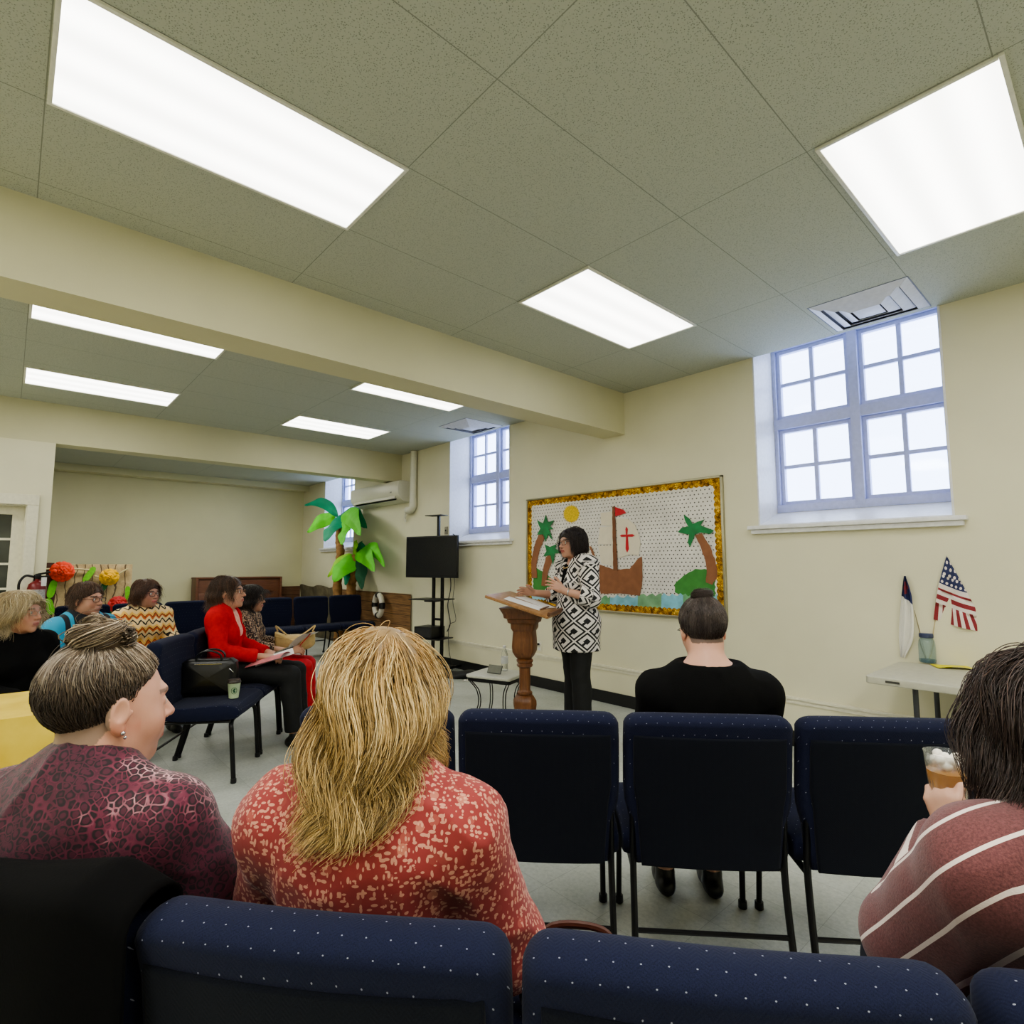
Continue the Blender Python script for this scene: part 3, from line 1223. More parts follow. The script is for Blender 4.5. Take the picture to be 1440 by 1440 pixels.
# ================================================================== TELEVISION ON ITS STAND
def tv():
    c = atD(607, 783, 7.6)
    fx = np.array([c[0], c[1], 0])
    rz = math.radians(16)          # faces toward the seats
    st = thing('tv_stand', 'tall black two-pole television stand with shelves', 'tv stand', (c[0], c[1], 0), rz)
    # local: screen faces -Y
    for s in (-1, 1):
        m = MB()
        m.box((s * .075 + .06, .07, .90), (.04, .03, 1.75), bev=.004)
        m.build('pole', M['black_metal'], st)
    m = MB()
    m.box((.06, -.06, .935), (.50, .36, .015), bev=.006)
    m.box((.06, -.02, .915), (.16, .20, .03), bev=.006)
    m.build('shelf', M['black_plastic'], st)
    m = MB()
    m.box((.06, .0, .42), (.40, .32, .015), bev=.006)
    m.build('shelf', M['black_plastic'], st)
    m = MB()
    m.box((.06, .07, .66), (.19, .02, .03))
    m.build('crossbar', M['black_metal'], st)
    m = MB()
    m.box((.06, .07, 1.88), (.035, .03, .36))
    m.box((.06, .02, 2.06), (.28, .16, .012), bev=.004)
    m.build('camera_shelf', M['black_plastic'], st)
    m = MB()
    for s in (-1, 1):
        m.box((s * .26 + .06, -.02, .05), (.05, .62, .03), bev=.006)
    m.box((.06, .07, .06), (.56, .05, .03), bev=.006)
    m.build('base', M['black_metal'], st)
    m = MB()
    for sx in (-1, 1):
        for y in (-.30, .26):
            m.sphere((sx * .26 + .06, y, .027), .025, 8)
    m.build('caster', M['black_plastic'], st)
    tvo = thing('television', 'black flat television on the tall black stand', 'television', (c[0], c[1], c[2]), rz)
    m = MB()
    m.box((0, 0, 0), (.90, .035, .565), bev=.006)
    m.box((0, .03, 0), (.42, .05, .26), bev=.01)
    m.build('housing', M['black_plastic'], tvo)
    m = MB()
    m.box((0, -.0185, .004), (.87, .002, .525))
    m.build('screen', plain('dark_screen', rgb(30, 32, 36), .25, noise=.03), tvo, smooth=False)
    # amplifier on the low shelf
    bx_ = thing('amplifier', 'black equipment box on the low shelf of the television stand', 'speaker box', (c[0], c[1], 0), rz)
    m = MB()
    m.box((-.02, .0, .50), (.30, .28, .145), bev=.008)
    m.build('housing', M['black_plastic'], bx_)
    m = MB()
    m.box((-.02, -.142, .50), (.26, .004, .11))
    m.build('grille', plain('speaker_grille', rgb(44, 44, 46), .8, bump=.6, bscale=900), bx_)
    # cables
    R = rotz(rz)

    def W(p):
        return fx + R @ np.array(p)
    m = MB()
    m.tube(bez(W((.36, 0, 1.80)), W((.42, .04, 1.72)), W((.25, .09, 1.45)), W((.24, .12, 1.1)), W((.20, .11, .85)), W((.26, .09, .62)), W((.2, .1, .5)), n=8), .006, 6)
    o = m.build('power_cord', M['black_plastic'])
    tag(o, 'black cord hanging down behind the television', 'cable')
    m = MB()
    m.tube(bez(W((.2, .11, 1.45)), W((.3, .12, 1.2)), W((.27, .13, .9)), W((.33, .12, .66)), W((.22, .12, .58)), W((.2, .14, .3)), W((.3, .1, .012)), n=8), .004, 6)
    o = m.build('signal_cable', M['black_plastic'])
    tag(o, 'thin black cable looping beside the stand poles', 'cable')
    m = MB()
    p = [atz(x, y, .008) for x, y in ((620, 932), (640, 949), (655, 951), (664, 947), (668, 954), (652, 957), (690, 960), (708, 962), (725, 957), (748, 962))]
    m.tube(bez(*p, n=8), .007, 6)
    o = m.build('extension_cord', plain('white_cord', rgb(205, 205, 198), .5))
    tag(o, 'white cord snaking over the floor behind the small side table', 'cable')
    m = MB()
    q = [atz(x, y, .01) for x, y in ((632, 945), (648, 930), (672, 938), (680, 942))]
    c2 = sum(q) / 4
    out = [(-.3, -.12), (-.1, -.2), (.15, -.14), (.32, -.02), (.1, .1), (-.15, .13), (-.32, .03)]
    m.pillow(dense(out, .05), .06, .03, lambda u, v, w: (u, v, w + .032 + .03 * math.sin(9 * u + 4 * v)), dome=.02)
    o = m.build('black_bag', plain('black_nylon', rgb(28, 29, 31), .6, bump=.3, bscale=60), loc=(-5.72, 4.32, 0))
    o.rotation_euler = (0, 0, .1)
    tag(o, 'flat black bag lying on the floor against the wall behind the side table', 'bag')


tv()


# ================================================================== SMALL SIDE TABLE
def side_table():
    z = .40
    c = atz(700, 946, z)
    t = thing('side_table', 'small low side table with a pale top and bent wire legs', 'side table', (c[0], c[1], 0), math.radians(20))
    m = MB()
    m.pillow(rrect(.46, .40, .03), .028, .010, lambda u, v, w: (u, v, z + w - .014))
    m.build('table_top', plain('pale_stone_top', rgb(196, 196, 184), .4), t)
    m = MB()
    m.pillow(rrect(.44, .38, .03), .03, .006, lambda u, v, w: (u, v, z + w - .045))
    m.build('apron', M['black_metal'], t)
    for sx in (-1, 1):
        for sy in (-1, 1):
            m = MB()
            for d in (-.012, .012):
                m.tube(bez((sx * .2 + d, sy * .17, z - .05), (sx * .14 + d, sy * .12, .25), (sx * .13 + d, sy * .11, .12), (sx * .17 + d, sy * .15, .004), n=6), .005, 6)
            m.build('leg', M['black_metal'], t)
    R = rotz(math.radians(20))
    # bottle
    bt = thing('water_bottle', 'clear plastic water bottle on the small side table', 'bottle', (c[0] - .02, c[1] + .10, z))
    m = MB()
    m.lathe([(.02, 0), (.031, .004), (.033, .02), (.031, .06), (.033, .10), (.033, .15), (.024, .185), (.013, .205), (.013, .215)], n=20)
    m.build('bottle_body', M['clear'], bt)
    m = MB()
    m.lathe([(.034, .07), (.0345, .072), (.0345, .13), (.034, .132)], n=20)
    m.build('label_band', plain('bottle_label', rgb(214, 216, 214), .5), bt)
    m = MB()
    m.lathe([(.015, .212), (.016, .215), (.016, .232), (.014, .234)], n=16)
    m.build('cap', plain('white_cap', rgb(225, 225, 225), .4), bt)
    # phone propped on a little easel
    ph = thing('smartphone', 'dark smartphone propped upright on the small side table', 'phone', (c[0] + .03, c[1] - .06, z), math.radians(15))
    m = MB()
    R2 = rotx(math.radians(-28)) @ np.eye(3)
    m.box((0, 0, .042), (.15, .010, .078), R2, bev=.004)
    m.build('phone_body', M['black_plastic'], ph)
    m = MB()
    m.box(np.array([0, 0, .042]) + R2 @ np.array([0, -.0055, 0]), (.142, .001, .07), R2)
    m.build('screen', plain('grey_screen', rgb(120, 122, 112), .2), ph, smooth=False)


t = NT('clear_plastic').set(base=(.9, .95, .95, 1), rough=.06, trans=.9, ior=1.2, alpha=.55)
M['clear'] = t.m
side_table()


# ================================================================== FOLDING TABLE WITH FLAGS
def folding_table():
    z = .74
    x0 = -1.13
    t = thing('folding_table', 'pale grey plastic folding table against the wall at right', 'table', (x0, 3.82, 0))
    L_, W_ = 1.83, .72
    m = MB()
    m.pillow(rrect(L_, W_, .025, cx=L_ / 2, cy=W_ / 2), .045, .008, lambda u, v, w: (u, v, z - .0225 + w))
    m.build('table_top', plain('grey_plastic_top', rgb(186, 184, 168), .5, bump=.15, bscale=150), t, sharp=60)
    m = MB()
    m.box((.14, -.001, z - .022), (.07, .004, .012))
    m.build('maker_plate', plain('dark_plate', rgb(70, 70, 66), .5), t)
    for x in (.22, L_ - .22):
        for y in (.12, W_ - .12):
            m = MB()
            m.tube([(x, y, z - .045), (x, y, .01)], .0145, 10)
            m.lathe([(.018, 0), (.019, .03)], (x, y, 0), 10)
            m.build('leg', plain('grey_steel', rgb(84, 86, 90), .4, .6), t)
        m = MB()
        m.tube([(x, .12, .12), (x, W_ - .12, .12)], .011, 8)
        m.build('leg_brace', M['black_metal'], t)
    # blue glass jar
    jp = atz(1305, 932, z)
    j = thing('mason_jar', 'pale blue glass jar with a lid holding two small flags', 'jar', tuple(jp))
    t2 = NT('blue_glass').set(base=(.45, .66, .74, 1), rough=.08, trans=.75, alpha=.75)
    m = MB()
    m.lathe([(.03, 0), (.045, .004), (.048, .02), (.048, .12), (.044, .145), (.036, .16), (.034, .168)], n=24)
    m.build('jar_body', t2.m, j)
    m = MB()
    m.lathe([(.038, .166), (.040, .17), (.040, .19), (.036, .194), (.012, .194)], n=24)
    m.build('jar_lid', plain('dark_blue_lid', rgb(78, 86, 120), .4, .5), j)
    m = MB()
    m.lathe([(.02, .003), (.040, .006), (.040, .026), (.01, .030)], n=20)
    m.build('glass_pebbles', plain('teal_pebbles', rgb(50, 84, 92), .3, bump=.8, bscale=120), j)
    # american flag
    top = atY(1331, 772, jp[1] + .02)
    base = jp + np.array([.008, 0, .03])
    fl = thing('american_flag', 'small American flag on a stick standing in the blue jar', 'flag', tuple(base))
    m = MB()
    m.tube([(0, 0, 0), top - base], .003, 6)
    stk = m.build('flag_stick', plain('pale_dowel', rgb(196, 180, 140), .6), fl)
    m = MB()
    m.lathe([(.002, 0), (.006, .008), (.004, .02), (.001, .032)], top - base, 8)
    m.build('finial', plain('gilt_tip', rgb(160, 150, 120), .35, .7), stk)
    # cloth draped from the stick, canton at the top; given by rows from the hoist point
    A = atY(1331, 780, jp[1])                                   # peak
    def q(x, y):
        return atY(x, y, jp[1] + .0) - base
    NU, NV = 28, 26
    # corners in order: hoist top, hoist bottom(left edge), fly bottom(right), following the slack cloth
    hoist = bez(q(1331, 781), q(1322, 815), q(1317, 842), q(1313, 871), n=8)
    fly = bez(q(1331, 781), q(1357, 828), q(1375, 862), q(1390, 891), n=8)
    hoist = [hoist[int(i * (len(hoist) - 1) / NU)] for i in range(NU + 1)]
    fly = [fly[int(i * (len(fly) - 1) / NU)] for i in range(NU + 1)]
    V, UV = [], []
    for i in range(NU + 1):
        for k in range(NV + 1):
            f = k / NV
            p = hoist[i] * (1 - f) + fly[i] * f
            p = p + np.array([0, -.014 * math.sin(f * 9 + i * .1) * (i / NU), -.006 * math.sin(f * PI)])
            V.append(p)
            UV.append((i / NU, f, 0))
    F = [(i * (NV + 1) + k, (i + 1) * (NV + 1) + k, (i + 1) * (NV + 1) + k + 1, i * (NV + 1) + k + 1) for i in range(NU) for k in range(NV)]
    tt = NT('american_flag_cloth').set(rough=.7)
    a = tt.n('ShaderNodeAttribute', attribute_name='fuv')
    sep = tt.n('ShaderNodeSeparateXYZ')
    tt.l(a.outputs['Vector'], sep.inputs[0])
    u, f = sep.outputs[0], sep.outputs[1]
    red, wht, blu = rgb(138, 44, 52), rgb(222, 212, 206), rgb(42, 50, 92)
    # upper part: stripes parallel to the lower canton edge; lower part: stripes hanging down
    s1 = tt.math('GREATER_THAN', tt.math('FRACT', tt.math('MULTIPLY', tt.math('SUBTRACT', u, .40), 1 / .135)), .5)
    s2 = tt.math('LESS_THAN', tt.math('FRACT', tt.math('MULTIPLY', f, 6.5)), .5)
    low = tt.math('GREATER_THAN', u, .725)
    st = tt.mix(low, s1, s2)
    col = tt.mix(st, wht, red)
    # stars
    uu = tt.math('SUBTRACT', tt.math('FRACT', tt.math('MULTIPLY', u, 15.0)), .5)
    ff = tt.math('SUBTRACT', tt.math('FRACT', tt.math('MULTIPLY', tt.math('MULTIPLY', f, u), 15.0)), .5)
    rr = tt.math('SQRT', tt.math('ADD', tt.math('POWER', uu, 2.0), tt.math('POWER', ff, 2.0)))
    can = tt.mix(tt.math('LESS_THAN', rr, .27), blu, wht)
    col = tt.mix(tt.math('LESS_THAN', u, .40), col, can)
    tt.color(col)
    link_mesh('flag_cloth', V, F, tt.m, fl, attrs={'fuv': UV})
    # christian flag, hanging limp
    top2 = atY(1272, 803, jp[1] + .02)
    base2 = jp + np.array([-.008, 0, .03])
    f2 = thing('church_flag', 'limp white flag with a blue corner and red cross, in the blue jar', 'flag', tuple(base2))
    m = MB()
    m.tube([(0, 0, 0), top2 - base2], .003, 6)
    stk = m.build('flag_stick', plain('dark_dowel', rgb(150, 140, 110), .6), f2)
    m = MB()
    m.lathe([(.002, 0), (.006, .008), (.004, .02), (.001, .032)], top2 - base2, 8)
    m.build('finial', plain('dark_tip', rgb(70, 64, 58), .35, .7), stk)

    def q2(x, y):
        return atY(x, y, jp[1] - .01) - base2
    le = bez(q2(1271, 810), q2(1267, 845), q2(1264, 890), q2(1266, 924), n=10)
    ri = bez(q2(1274, 810), q2(1283, 842), q2(1285, 895), q2(1273, 925), n=10)
    V, UV = [], []
    n = len(le)
    for i in range(n):
        for k in range(17):
            f = k / 16
            p = le[i] * (1 - f) + ri[i] * f + np.array([0, .014 * math.sin(f * 12), 0])
            V.append(p)
            UV.append((i / (n - 1), f, 0))
    F = [(i * 17 + k, (i + 1) * 17 + k, (i + 1) * 17 + k + 1, i * 17 + k + 1) for i in range(n - 1) for k in range(16)]
    tt = NT('church_flag_cloth').set(rough=.7)
    a = tt.n('ShaderNodeAttribute', attribute_name='fuv')
    sep = tt.n('ShaderNodeSeparateXYZ')
    tt.l(a.outputs['Vector'], sep.inputs[0])
    u, f = sep.outputs[0], sep.outputs[1]
    edge = tt.math('MULTIPLY_ADD', f, .12, .27)
    can = tt.math('LESS_THAN', u, edge)
    cu = tt.math('ABSOLUTE', tt.math('SUBTRACT', u, .17))
    cf = tt.math('ABSOLUTE', tt.math('SUBTRACT', f, .45))
    cr = tt.math('MAXIMUM', tt.math('MULTIPLY', tt.math('LESS_THAN', cf, .12), tt.math('LESS_THAN', cu, .09)), tt.math('MULTIPLY', tt.math('LESS_THAN', cu, .025), tt.math('LESS_THAN', cf, .35)))
    tt.color(tt.mix(can, rgb(226, 224, 216), tt.mix(cr, rgb(44, 52, 96), rgb(130, 50, 62))))
    link_mesh('flag_cloth', V, F, tt.m, f2, attrs={'fuv': UV})
    # yellow paper
    yp = atz(1330, 938, z + .003)
    m = MB()
    m.surf(lambda a_, b_: (a_ * .2 - .06, b_ * .15 - .07, .002 + .012 * math.sin(a_ * PI) * (1 - b_)), 8, 6)
    o = m.build('yellow_leaflet', plain('yellow_paper', rgb(232, 222, 46), .6), loc=tuple(yp))
    o.rotation_euler = (0, 0, .5)
    tag(o, 'bright yellow leaflet on the folding table beside the jar', 'paper')
    # black case under the table
    kp = atz(1335, 1012, .43)
    cs = thing('equipment_case', 'black case standing on the floor under the folding table', 'case', (-.66, 4.2, 0))
    m = MB()
    m.box((0, 0, .23), (.42, .3, .44), bev=.02)
    m.build('case_body', M['black_plastic'], cs)
    m = MB()
    m.tube(bez((-.08, 0, .45), (-.06, 0, .485), (.06, 0, .485), (.08, 0, .45), n=5), .009, 8)
    m.build('handle', M['black_plastic'], cs)


folding_table()


# ================================================================== PALM TREES
def palms():
    kraft = plain('crumpled_kraft_paper', rgb(150, 112, 66), .8, noise=.3, nscale=14, bump=1.0, bscale=28)

    def felt(name, c):
        return plain(name, c, .7, noise=.12, nscale=9, bump=.25, bscale=50)
    G1, G2, G3, G4 = felt('bright_green_felt', rgb(96, 196, 44)), felt('teal_green_felt', rgb(24, 132, 96)), felt('lime_felt', rgb(150, 206, 52)), felt('dark_green_felt', rgb(20, 84, 52))

    def C2(x, y, Y):
        return atY(380 + x / 4, 620 + y / 4, Y)

    def leaf(par, o, b, tip, w, mat, Y0, Y1, sag=.12):
        a = C2(*b, Y0)
        e = C2(*tip, Y1)
        d = e - a
        L_ = np.linalg.norm(d)
        side = unit(np.cross(d, np.array([.6, -.8, .15])))
        nrm = unit(np.cross(side, d))
        m = MB()
        ww = w / 4 * 10.2 / 787

        def fn(u, v):
            prof = math.sin(PI * min(1, u ** .8 * 1.0)) ** .7 * (1 - .15 * u) + .03
            s = (v - .5) * 2
            p = a + d * u + side * s * ww / 2 * prof + nrm * (-.3 * ww * abs(s) * prof * .5 + .02 * math.sin(u * 12 + s)) + np.array([0, 0, sag * .45 * L_ * math.sin(PI * u)])
            return p - o
        m.surf(fn, 14, 8)
        V2 = [np.array(v) - nrm * .006 for v in m.V]
        nn = len(m.V)
        F2 = [tuple(i + nn for i in f[::-1]) for f in m.F]
        m.V += [tuple(v) for v in V2]
        m.F += F2
        m.M += [0] * len(F2)
        m.build('leaf', mat, par, sharp=None)

    def trunk(par, o, pts, Y, r0, r1):
        m = MB()
        P = bez(*[C2(x, y, Y) for x, y in pts], n=8)
        P[-1][2] = max(P[-1][2], 0)
        P = [p - o for p in P]
        k = len(P)
        rs = [(r0 + (r1 - r0) * i / (k - 1)) * (1 + .1 * math.sin(i * 2.3)) for i in range(k)]
        m.tube(P, rs, 12)
        m.build('trunk', kraft, par)

    Y = 4.38
    o1 = C2(385, 940, Y)
    o1[2] = 0
    t1 = thing('paper_palm_tree', 'taller paper palm tree with teal and green leaves, crown against the far window', 'palm tree', tuple(o1), 0, 'paper palm trees')
    trunk(t1, o1, [(392, 430), (388, 560), (395, 640), (378, 800), (385, 1000), (385, 1235)], Y, .06, .09)
    for b, tp, w, mt, y1, sg in (((385, 425), (192, 362), 62, G2, 4.1, .35), ((365, 425), (208, 514), 85, G1, 4.0, .3), ((395, 420), (303, 560), 110, G2, 3.85, .1), ((400, 425), (500, 530), 105, G1, 3.9, .2),
                          ((420, 430), (398, 580), 80, G1, 3.85, .0), ((395, 420), (537, 490), 90, G2, 4.3, .25), ((400, 415), (460, 470), 90, G4, 4.35, .3)):
        leaf(t1, o1, b, tp, w, mt, Y, y1, sg)
    Y = 4.46
    o2 = C2(455, 940, Y)
    o2[2] = 0
    t2 = thing('paper_palm_tree', 'shorter paper palm tree with lime leaves, crown just below the other one', 'palm tree', tuple(o2), 0, 'paper palm trees')
    trunk(t2, o2, [(478, 640), (482, 720), (458, 800), (455, 900), (452, 1000), (452, 1200)], Y, .06, .105)
    for b, tp, w, mt, y1, sg in (((470, 640), (355, 788), 125, G1, 4.0, .12), ((465, 640), (322, 765), 60, G3, 4.1, .3), ((480, 640), (578, 732), 100, G1, 4.05, .2), ((500, 650), (636, 706), 75, G1, 4.2, .35),
                          ((470, 640), (480, 560), 45, G3, 4.2, 0), ((500, 650), (512, 832), 70, G4, 4.35, 0), ((480, 640), (528, 600), 80, G2, 4.4, .3), ((455, 650), (420, 810), 60, G2, 4.3, .0)):
        leaf(t2, o2, b, tp, w, mt, Y, y1, sg)


palms()


# ================================================================== PLANK BANNERS, LIFE RING
def plank_mat(name, c1, c2, ax):
    t = NT(name).set(rough=.7)
    v = t.coord(scale=(1.2, 1.2, 26))
    f = t.noise(v, 2.5, 6, .65)
    sep = t.n('ShaderNodeSeparateXYZ')
    t.l(t.coord(), sep.inputs[0])
    ln = t.math('GREATER_THAN', t.math('ABSOLUTE', t.math('SUBTRACT', t.math('FRACT', t.math('DIVIDE', sep.outputs[2], .155)), .5)), .475)
    c = t.ramp(f, [(.3, c1), (.7, c2)])
    t.color(t.mix(ln, c, rgb(52, 36, 26)))
    return t.m


def banners():
    m = MB()
    x0, x1 = -11.0, -7.42
    m.surf(lambda a, b: (x0 + (x1 - x0) * a, WY - .022 + .006 * math.sin(a * 23), (.945) * b), 40, 4)
    o = m.build('plank_banner', plank_mat('printed_planks', rgb(92, 64, 42), rgb(160, 122, 78), 0), smooth=True)
    o.location = (0, 0, 0)
    tag(o, 'brown printed plank paper banner along the window wall under the palm trees', 'banner')
    m = MB()
    m.surf(lambda a, b: (AX + .012 + .006 * math.sin(a * 13), 4.2 + a * .4, .95 * b), 8, 4)
    o = m.build('plank_banner', plank_mat('printed_planks_end', rgb(84, 56, 40), rgb(134, 94, 66), 0))
    tag(o, 'short brown printed plank paper banner in the far corner beside the piano', 'banner')
    # grey-green crumpled paper rocks above the banner by the trees
    m = MB()
    m.surf(lambda a, b: (-11.7 + 1.9 * a, WY - .05 - .05 * math.sin(a * 9) ** 2 - .02 * math.sin(b * 7), .98 * b + .02 * math.sin(a * 14) * b), 40, 8)
    o = m.build('paper_rocks', plain('grey_painted_paper', rgb(104, 96, 74), .8, noise=.35, nscale=8, bump=.8, bscale=16))
    tag(o, 'grey painted paper rocks taped above the plank banner behind the palm trees', 'paper decoration')
    # life ring: stands leaning on the banner behind the row end
    c = atY(532, 851, 4.50)
    t = thing('life_ring', 'white and black life ring leaning beside the far chair row', 'life ring', tuple(c), math.radians(-8))
    R_, r_ = .165, .045
    for k in range(4):
        for nm, a0, a1, mt, rr in (('ring_section', k * 90 + 14, k * 90 + 76, plain('white_vinyl_ring', rgb(206, 200, 184), .5), r_), ('ring_band', k * 90 - 14, k * 90 + 14, M['black_plastic'], r_ + .003)):
            m = MB()
            pts = [(R_ * math.cos(math.radians(a)), 0, R_ * math.sin(math.radians(a))) for a in np.linspace(a0, a1, 8)]
            m.tube(pts, rr, 12, up=(0, 1, 0))
            m.build(nm, mt, t)


banners()


# ================================================================== JUNGLE PANEL
def jungle():
    X = -10.45

    def Q(x, y, dx=0):
        return atX(x / 6.545, 680 + y / 6.545, X + dx)
    a, b = Q(425, 735), Q(1220, 735)
    y0, y1, z1 = a[1] - .55, b[1], 1.40
    t = thing('jungle_panel', 'kraft paper jungle scene panel with paper flowers beside the door wall', 'display panel', (X, (y0 + y1) / 2, 0))
    o = np.array([X, (y0 + y1) / 2, 0])
    kraft = NT('kraft_bark').set(rough=.8)
    v = kraft.coord()
    n1 = kraft.noise(v, 6, 5, .7)
    wv = kraft.n('ShaderNodeTexWave', wave_type='BANDS', bands_direction='Y')
    wv.inputs['Scale'].default_value = 3.2
    wv.inputs['Distortion'].default_value = 5
    wv.inputs['Detail'].default_value = 3
    kraft.l(v, wv.inputs[0])
    ln = kraft.math('LESS_THAN', wv.outputs[1], .05)
    kraft.color(kraft.mix(kraft.math('MULTIPLY', ln, .8), kraft.ramp(n1, [(.3, rgb(164, 138, 96)), (.7, rgb(206, 184, 142))]), rgb(70, 52, 32)))
    kraft.bump(n1, .8, .02)
    m = MB()
    m.box((0, 0, z1 / 2), (.04, y1 - y0, z1), bev=.004)
    m.build('panel_board', kraft.m, t)
    dk = plain('dark_brown_paper', rgb(84, 56, 44), .8, noise=.25)
    m = MB()
    p0 = Q(425, 735)
    m.prism([(p0[1] - .5, .05), (p0[1] + .12, .05), (p0[1] + .10, .6), (p0[1] + .13, 1.0), (p0[1] + .09, 1.42), (p0[1] - .5, 1.42)], lambda u_, v_, w_: (.024 + w_, u_ - o[1], v_), .012)
    m.build('brown_paper_piece', dk, t)  # darker brown paper piece at the left of the panel
    m = MB()
    m.tube([Q(400, 790, .06) - o + 0, Q(560, 775, .06) - o, Q(820, 795, .06) - o], .012, 6)
    m.tube([Q(870, 850, .06) - o, Q(1000, 890, .06) - o, Q(1180, 780, .06) - o], .012, 6)
    m.build('twig', plain('pale_twig', rgb(200, 186, 140), .7), t)
    # ruffled flowers
    for (x, y, r, c) in ((570, 810, .145, rgb(226, 70, 36)), (1005, 860, .125, rgb(226, 176, 34)), (1082, 1112, .125, rgb(196, 52, 50))):
        ctr = Q(x, y, .07) - o
        m = MB()
        rnd = random.Random(x)
        for ring, (rr, nn) in enumerate(((r, 13), (r * .72, 10), (r * .42, 7), (r * .2, 4))):
            for k in range(nn):
                an = 2 * PI * k / nn + ring
                cc = ctr + np.array([.02 + ring * .018, rr * .62 * math.cos(an), rr * .62 * math.sin(an)])
                m.sphere(cc, (.014, rr * .42, rr * .42), 8, R=rotx(an) @ roty(rnd.uniform(-.5, .5)))
        m.build('tissue_flower', plain('tissue_%d' % x, c, .6, noise=.25, nscale=25, bump=.6, bscale=60), t)
    for (x, y, l_, w_, an, c) in ((822, 835, .25, .10, 62, rgb(122, 200, 52)), (478, 970, .26, .11, 80, rgb(112, 196, 52)), (458, 1130, .24, .11, 105, rgb(112, 196, 52)), (950, 955, .17, .10, 60, rgb(36, 110, 58)),
                                  (1178, 1010, .22, .09, 95, rgb(122, 200, 52)), (985, 1200, .2, .12, 80, rgb(46, 140, 66)), (835, 915, .16, .05, 160, rgb(20, 22, 26))):
        ctr = Q(x, y, .055) - o
        an = math.radians(an)
        m = MB()
        out = []
        for k in range(24):
            s = 2 * PI * k / 24
            u, v_ = l_ / 2 * math.cos(s), w_ / 2 * math.sin(s) * (1 + .2 * math.cos(2 * s))
            out.append((u * math.cos(an) - v_ * math.sin(an), u * math.sin(an) + v_ * math.cos(an)))
        m.prism(out, lambda u_, v2, w2: (ctr[0] + w2 + .05 * (u_ * u_) * 4, ctr[1] + u_, ctr[2] + v2), .006)
        m.build('paper_leaf', plain('leaf_%d' % x, c, .7, noise=.12), t)


jungle()


# ================================================================== FIRE EXTINGUISHER, OUTLET, AC, PIPE, PIANO
def extinguisher():
    c = atX(52, 826, LX + .09)
    t = thing('fire_extinguisher', 'red fire extinguisher hung beside the glazed door', 'fire extinguisher', (LX + .09, c[1], c[2] - .34))
    red = plain('extinguisher_red', rgb(112, 24, 26), .35)
    m = MB()
    m.lathe([(.05, 0), (.075, .012), (.08, .04), (.08, .33), (.07, .375), (.04, .40), (.022, .41), (.022, .43)], n=24)
    m.build('cylinder', red, t)
    m = MB()
    m.box((0, 0, .45), (.05, .04, .045), bev=.006)
    m.tube([(-.01, -.02, .47), (.02, .10, .50)], .01, 6)
    m.tube([(-.01, -.02, .45), (.02, .09, .455)], .008, 6)
    m.build('valve', M['black_metal'], t)
    m = MB()
    m.tube(bez((0, -.03, .45), (.02, -.10, .46), (.03, -.145, .38), (.02, -.13, .24), (.02, -.10, .12), n=7), .012, 8)
    m.build('hose', M['black_plastic'], t)
    m = MB()
    m.surf(lambda a, b: ((.0815) * math.cos(-1.0 + 2.0 * a), .0815 * math.sin(-1.0 + 2.0 * a), .20 + .12 * b), 12, 1)
    m.build('instruction_label', plain('grey_label', rgb(160, 158, 156), .5, noise=.3, nscale=80), t)
    m = MB()
    m.box((.06, .05, .40), (.004, .045, .09), rotz(.3))
    m.build('inspection_tag', M['paper'], t)
    m = MB()
    m.box((-.085, 0, .30), (.01, .06, .34))
    m.build('wall_bracket', M['black_metal'], t)


extinguisher()


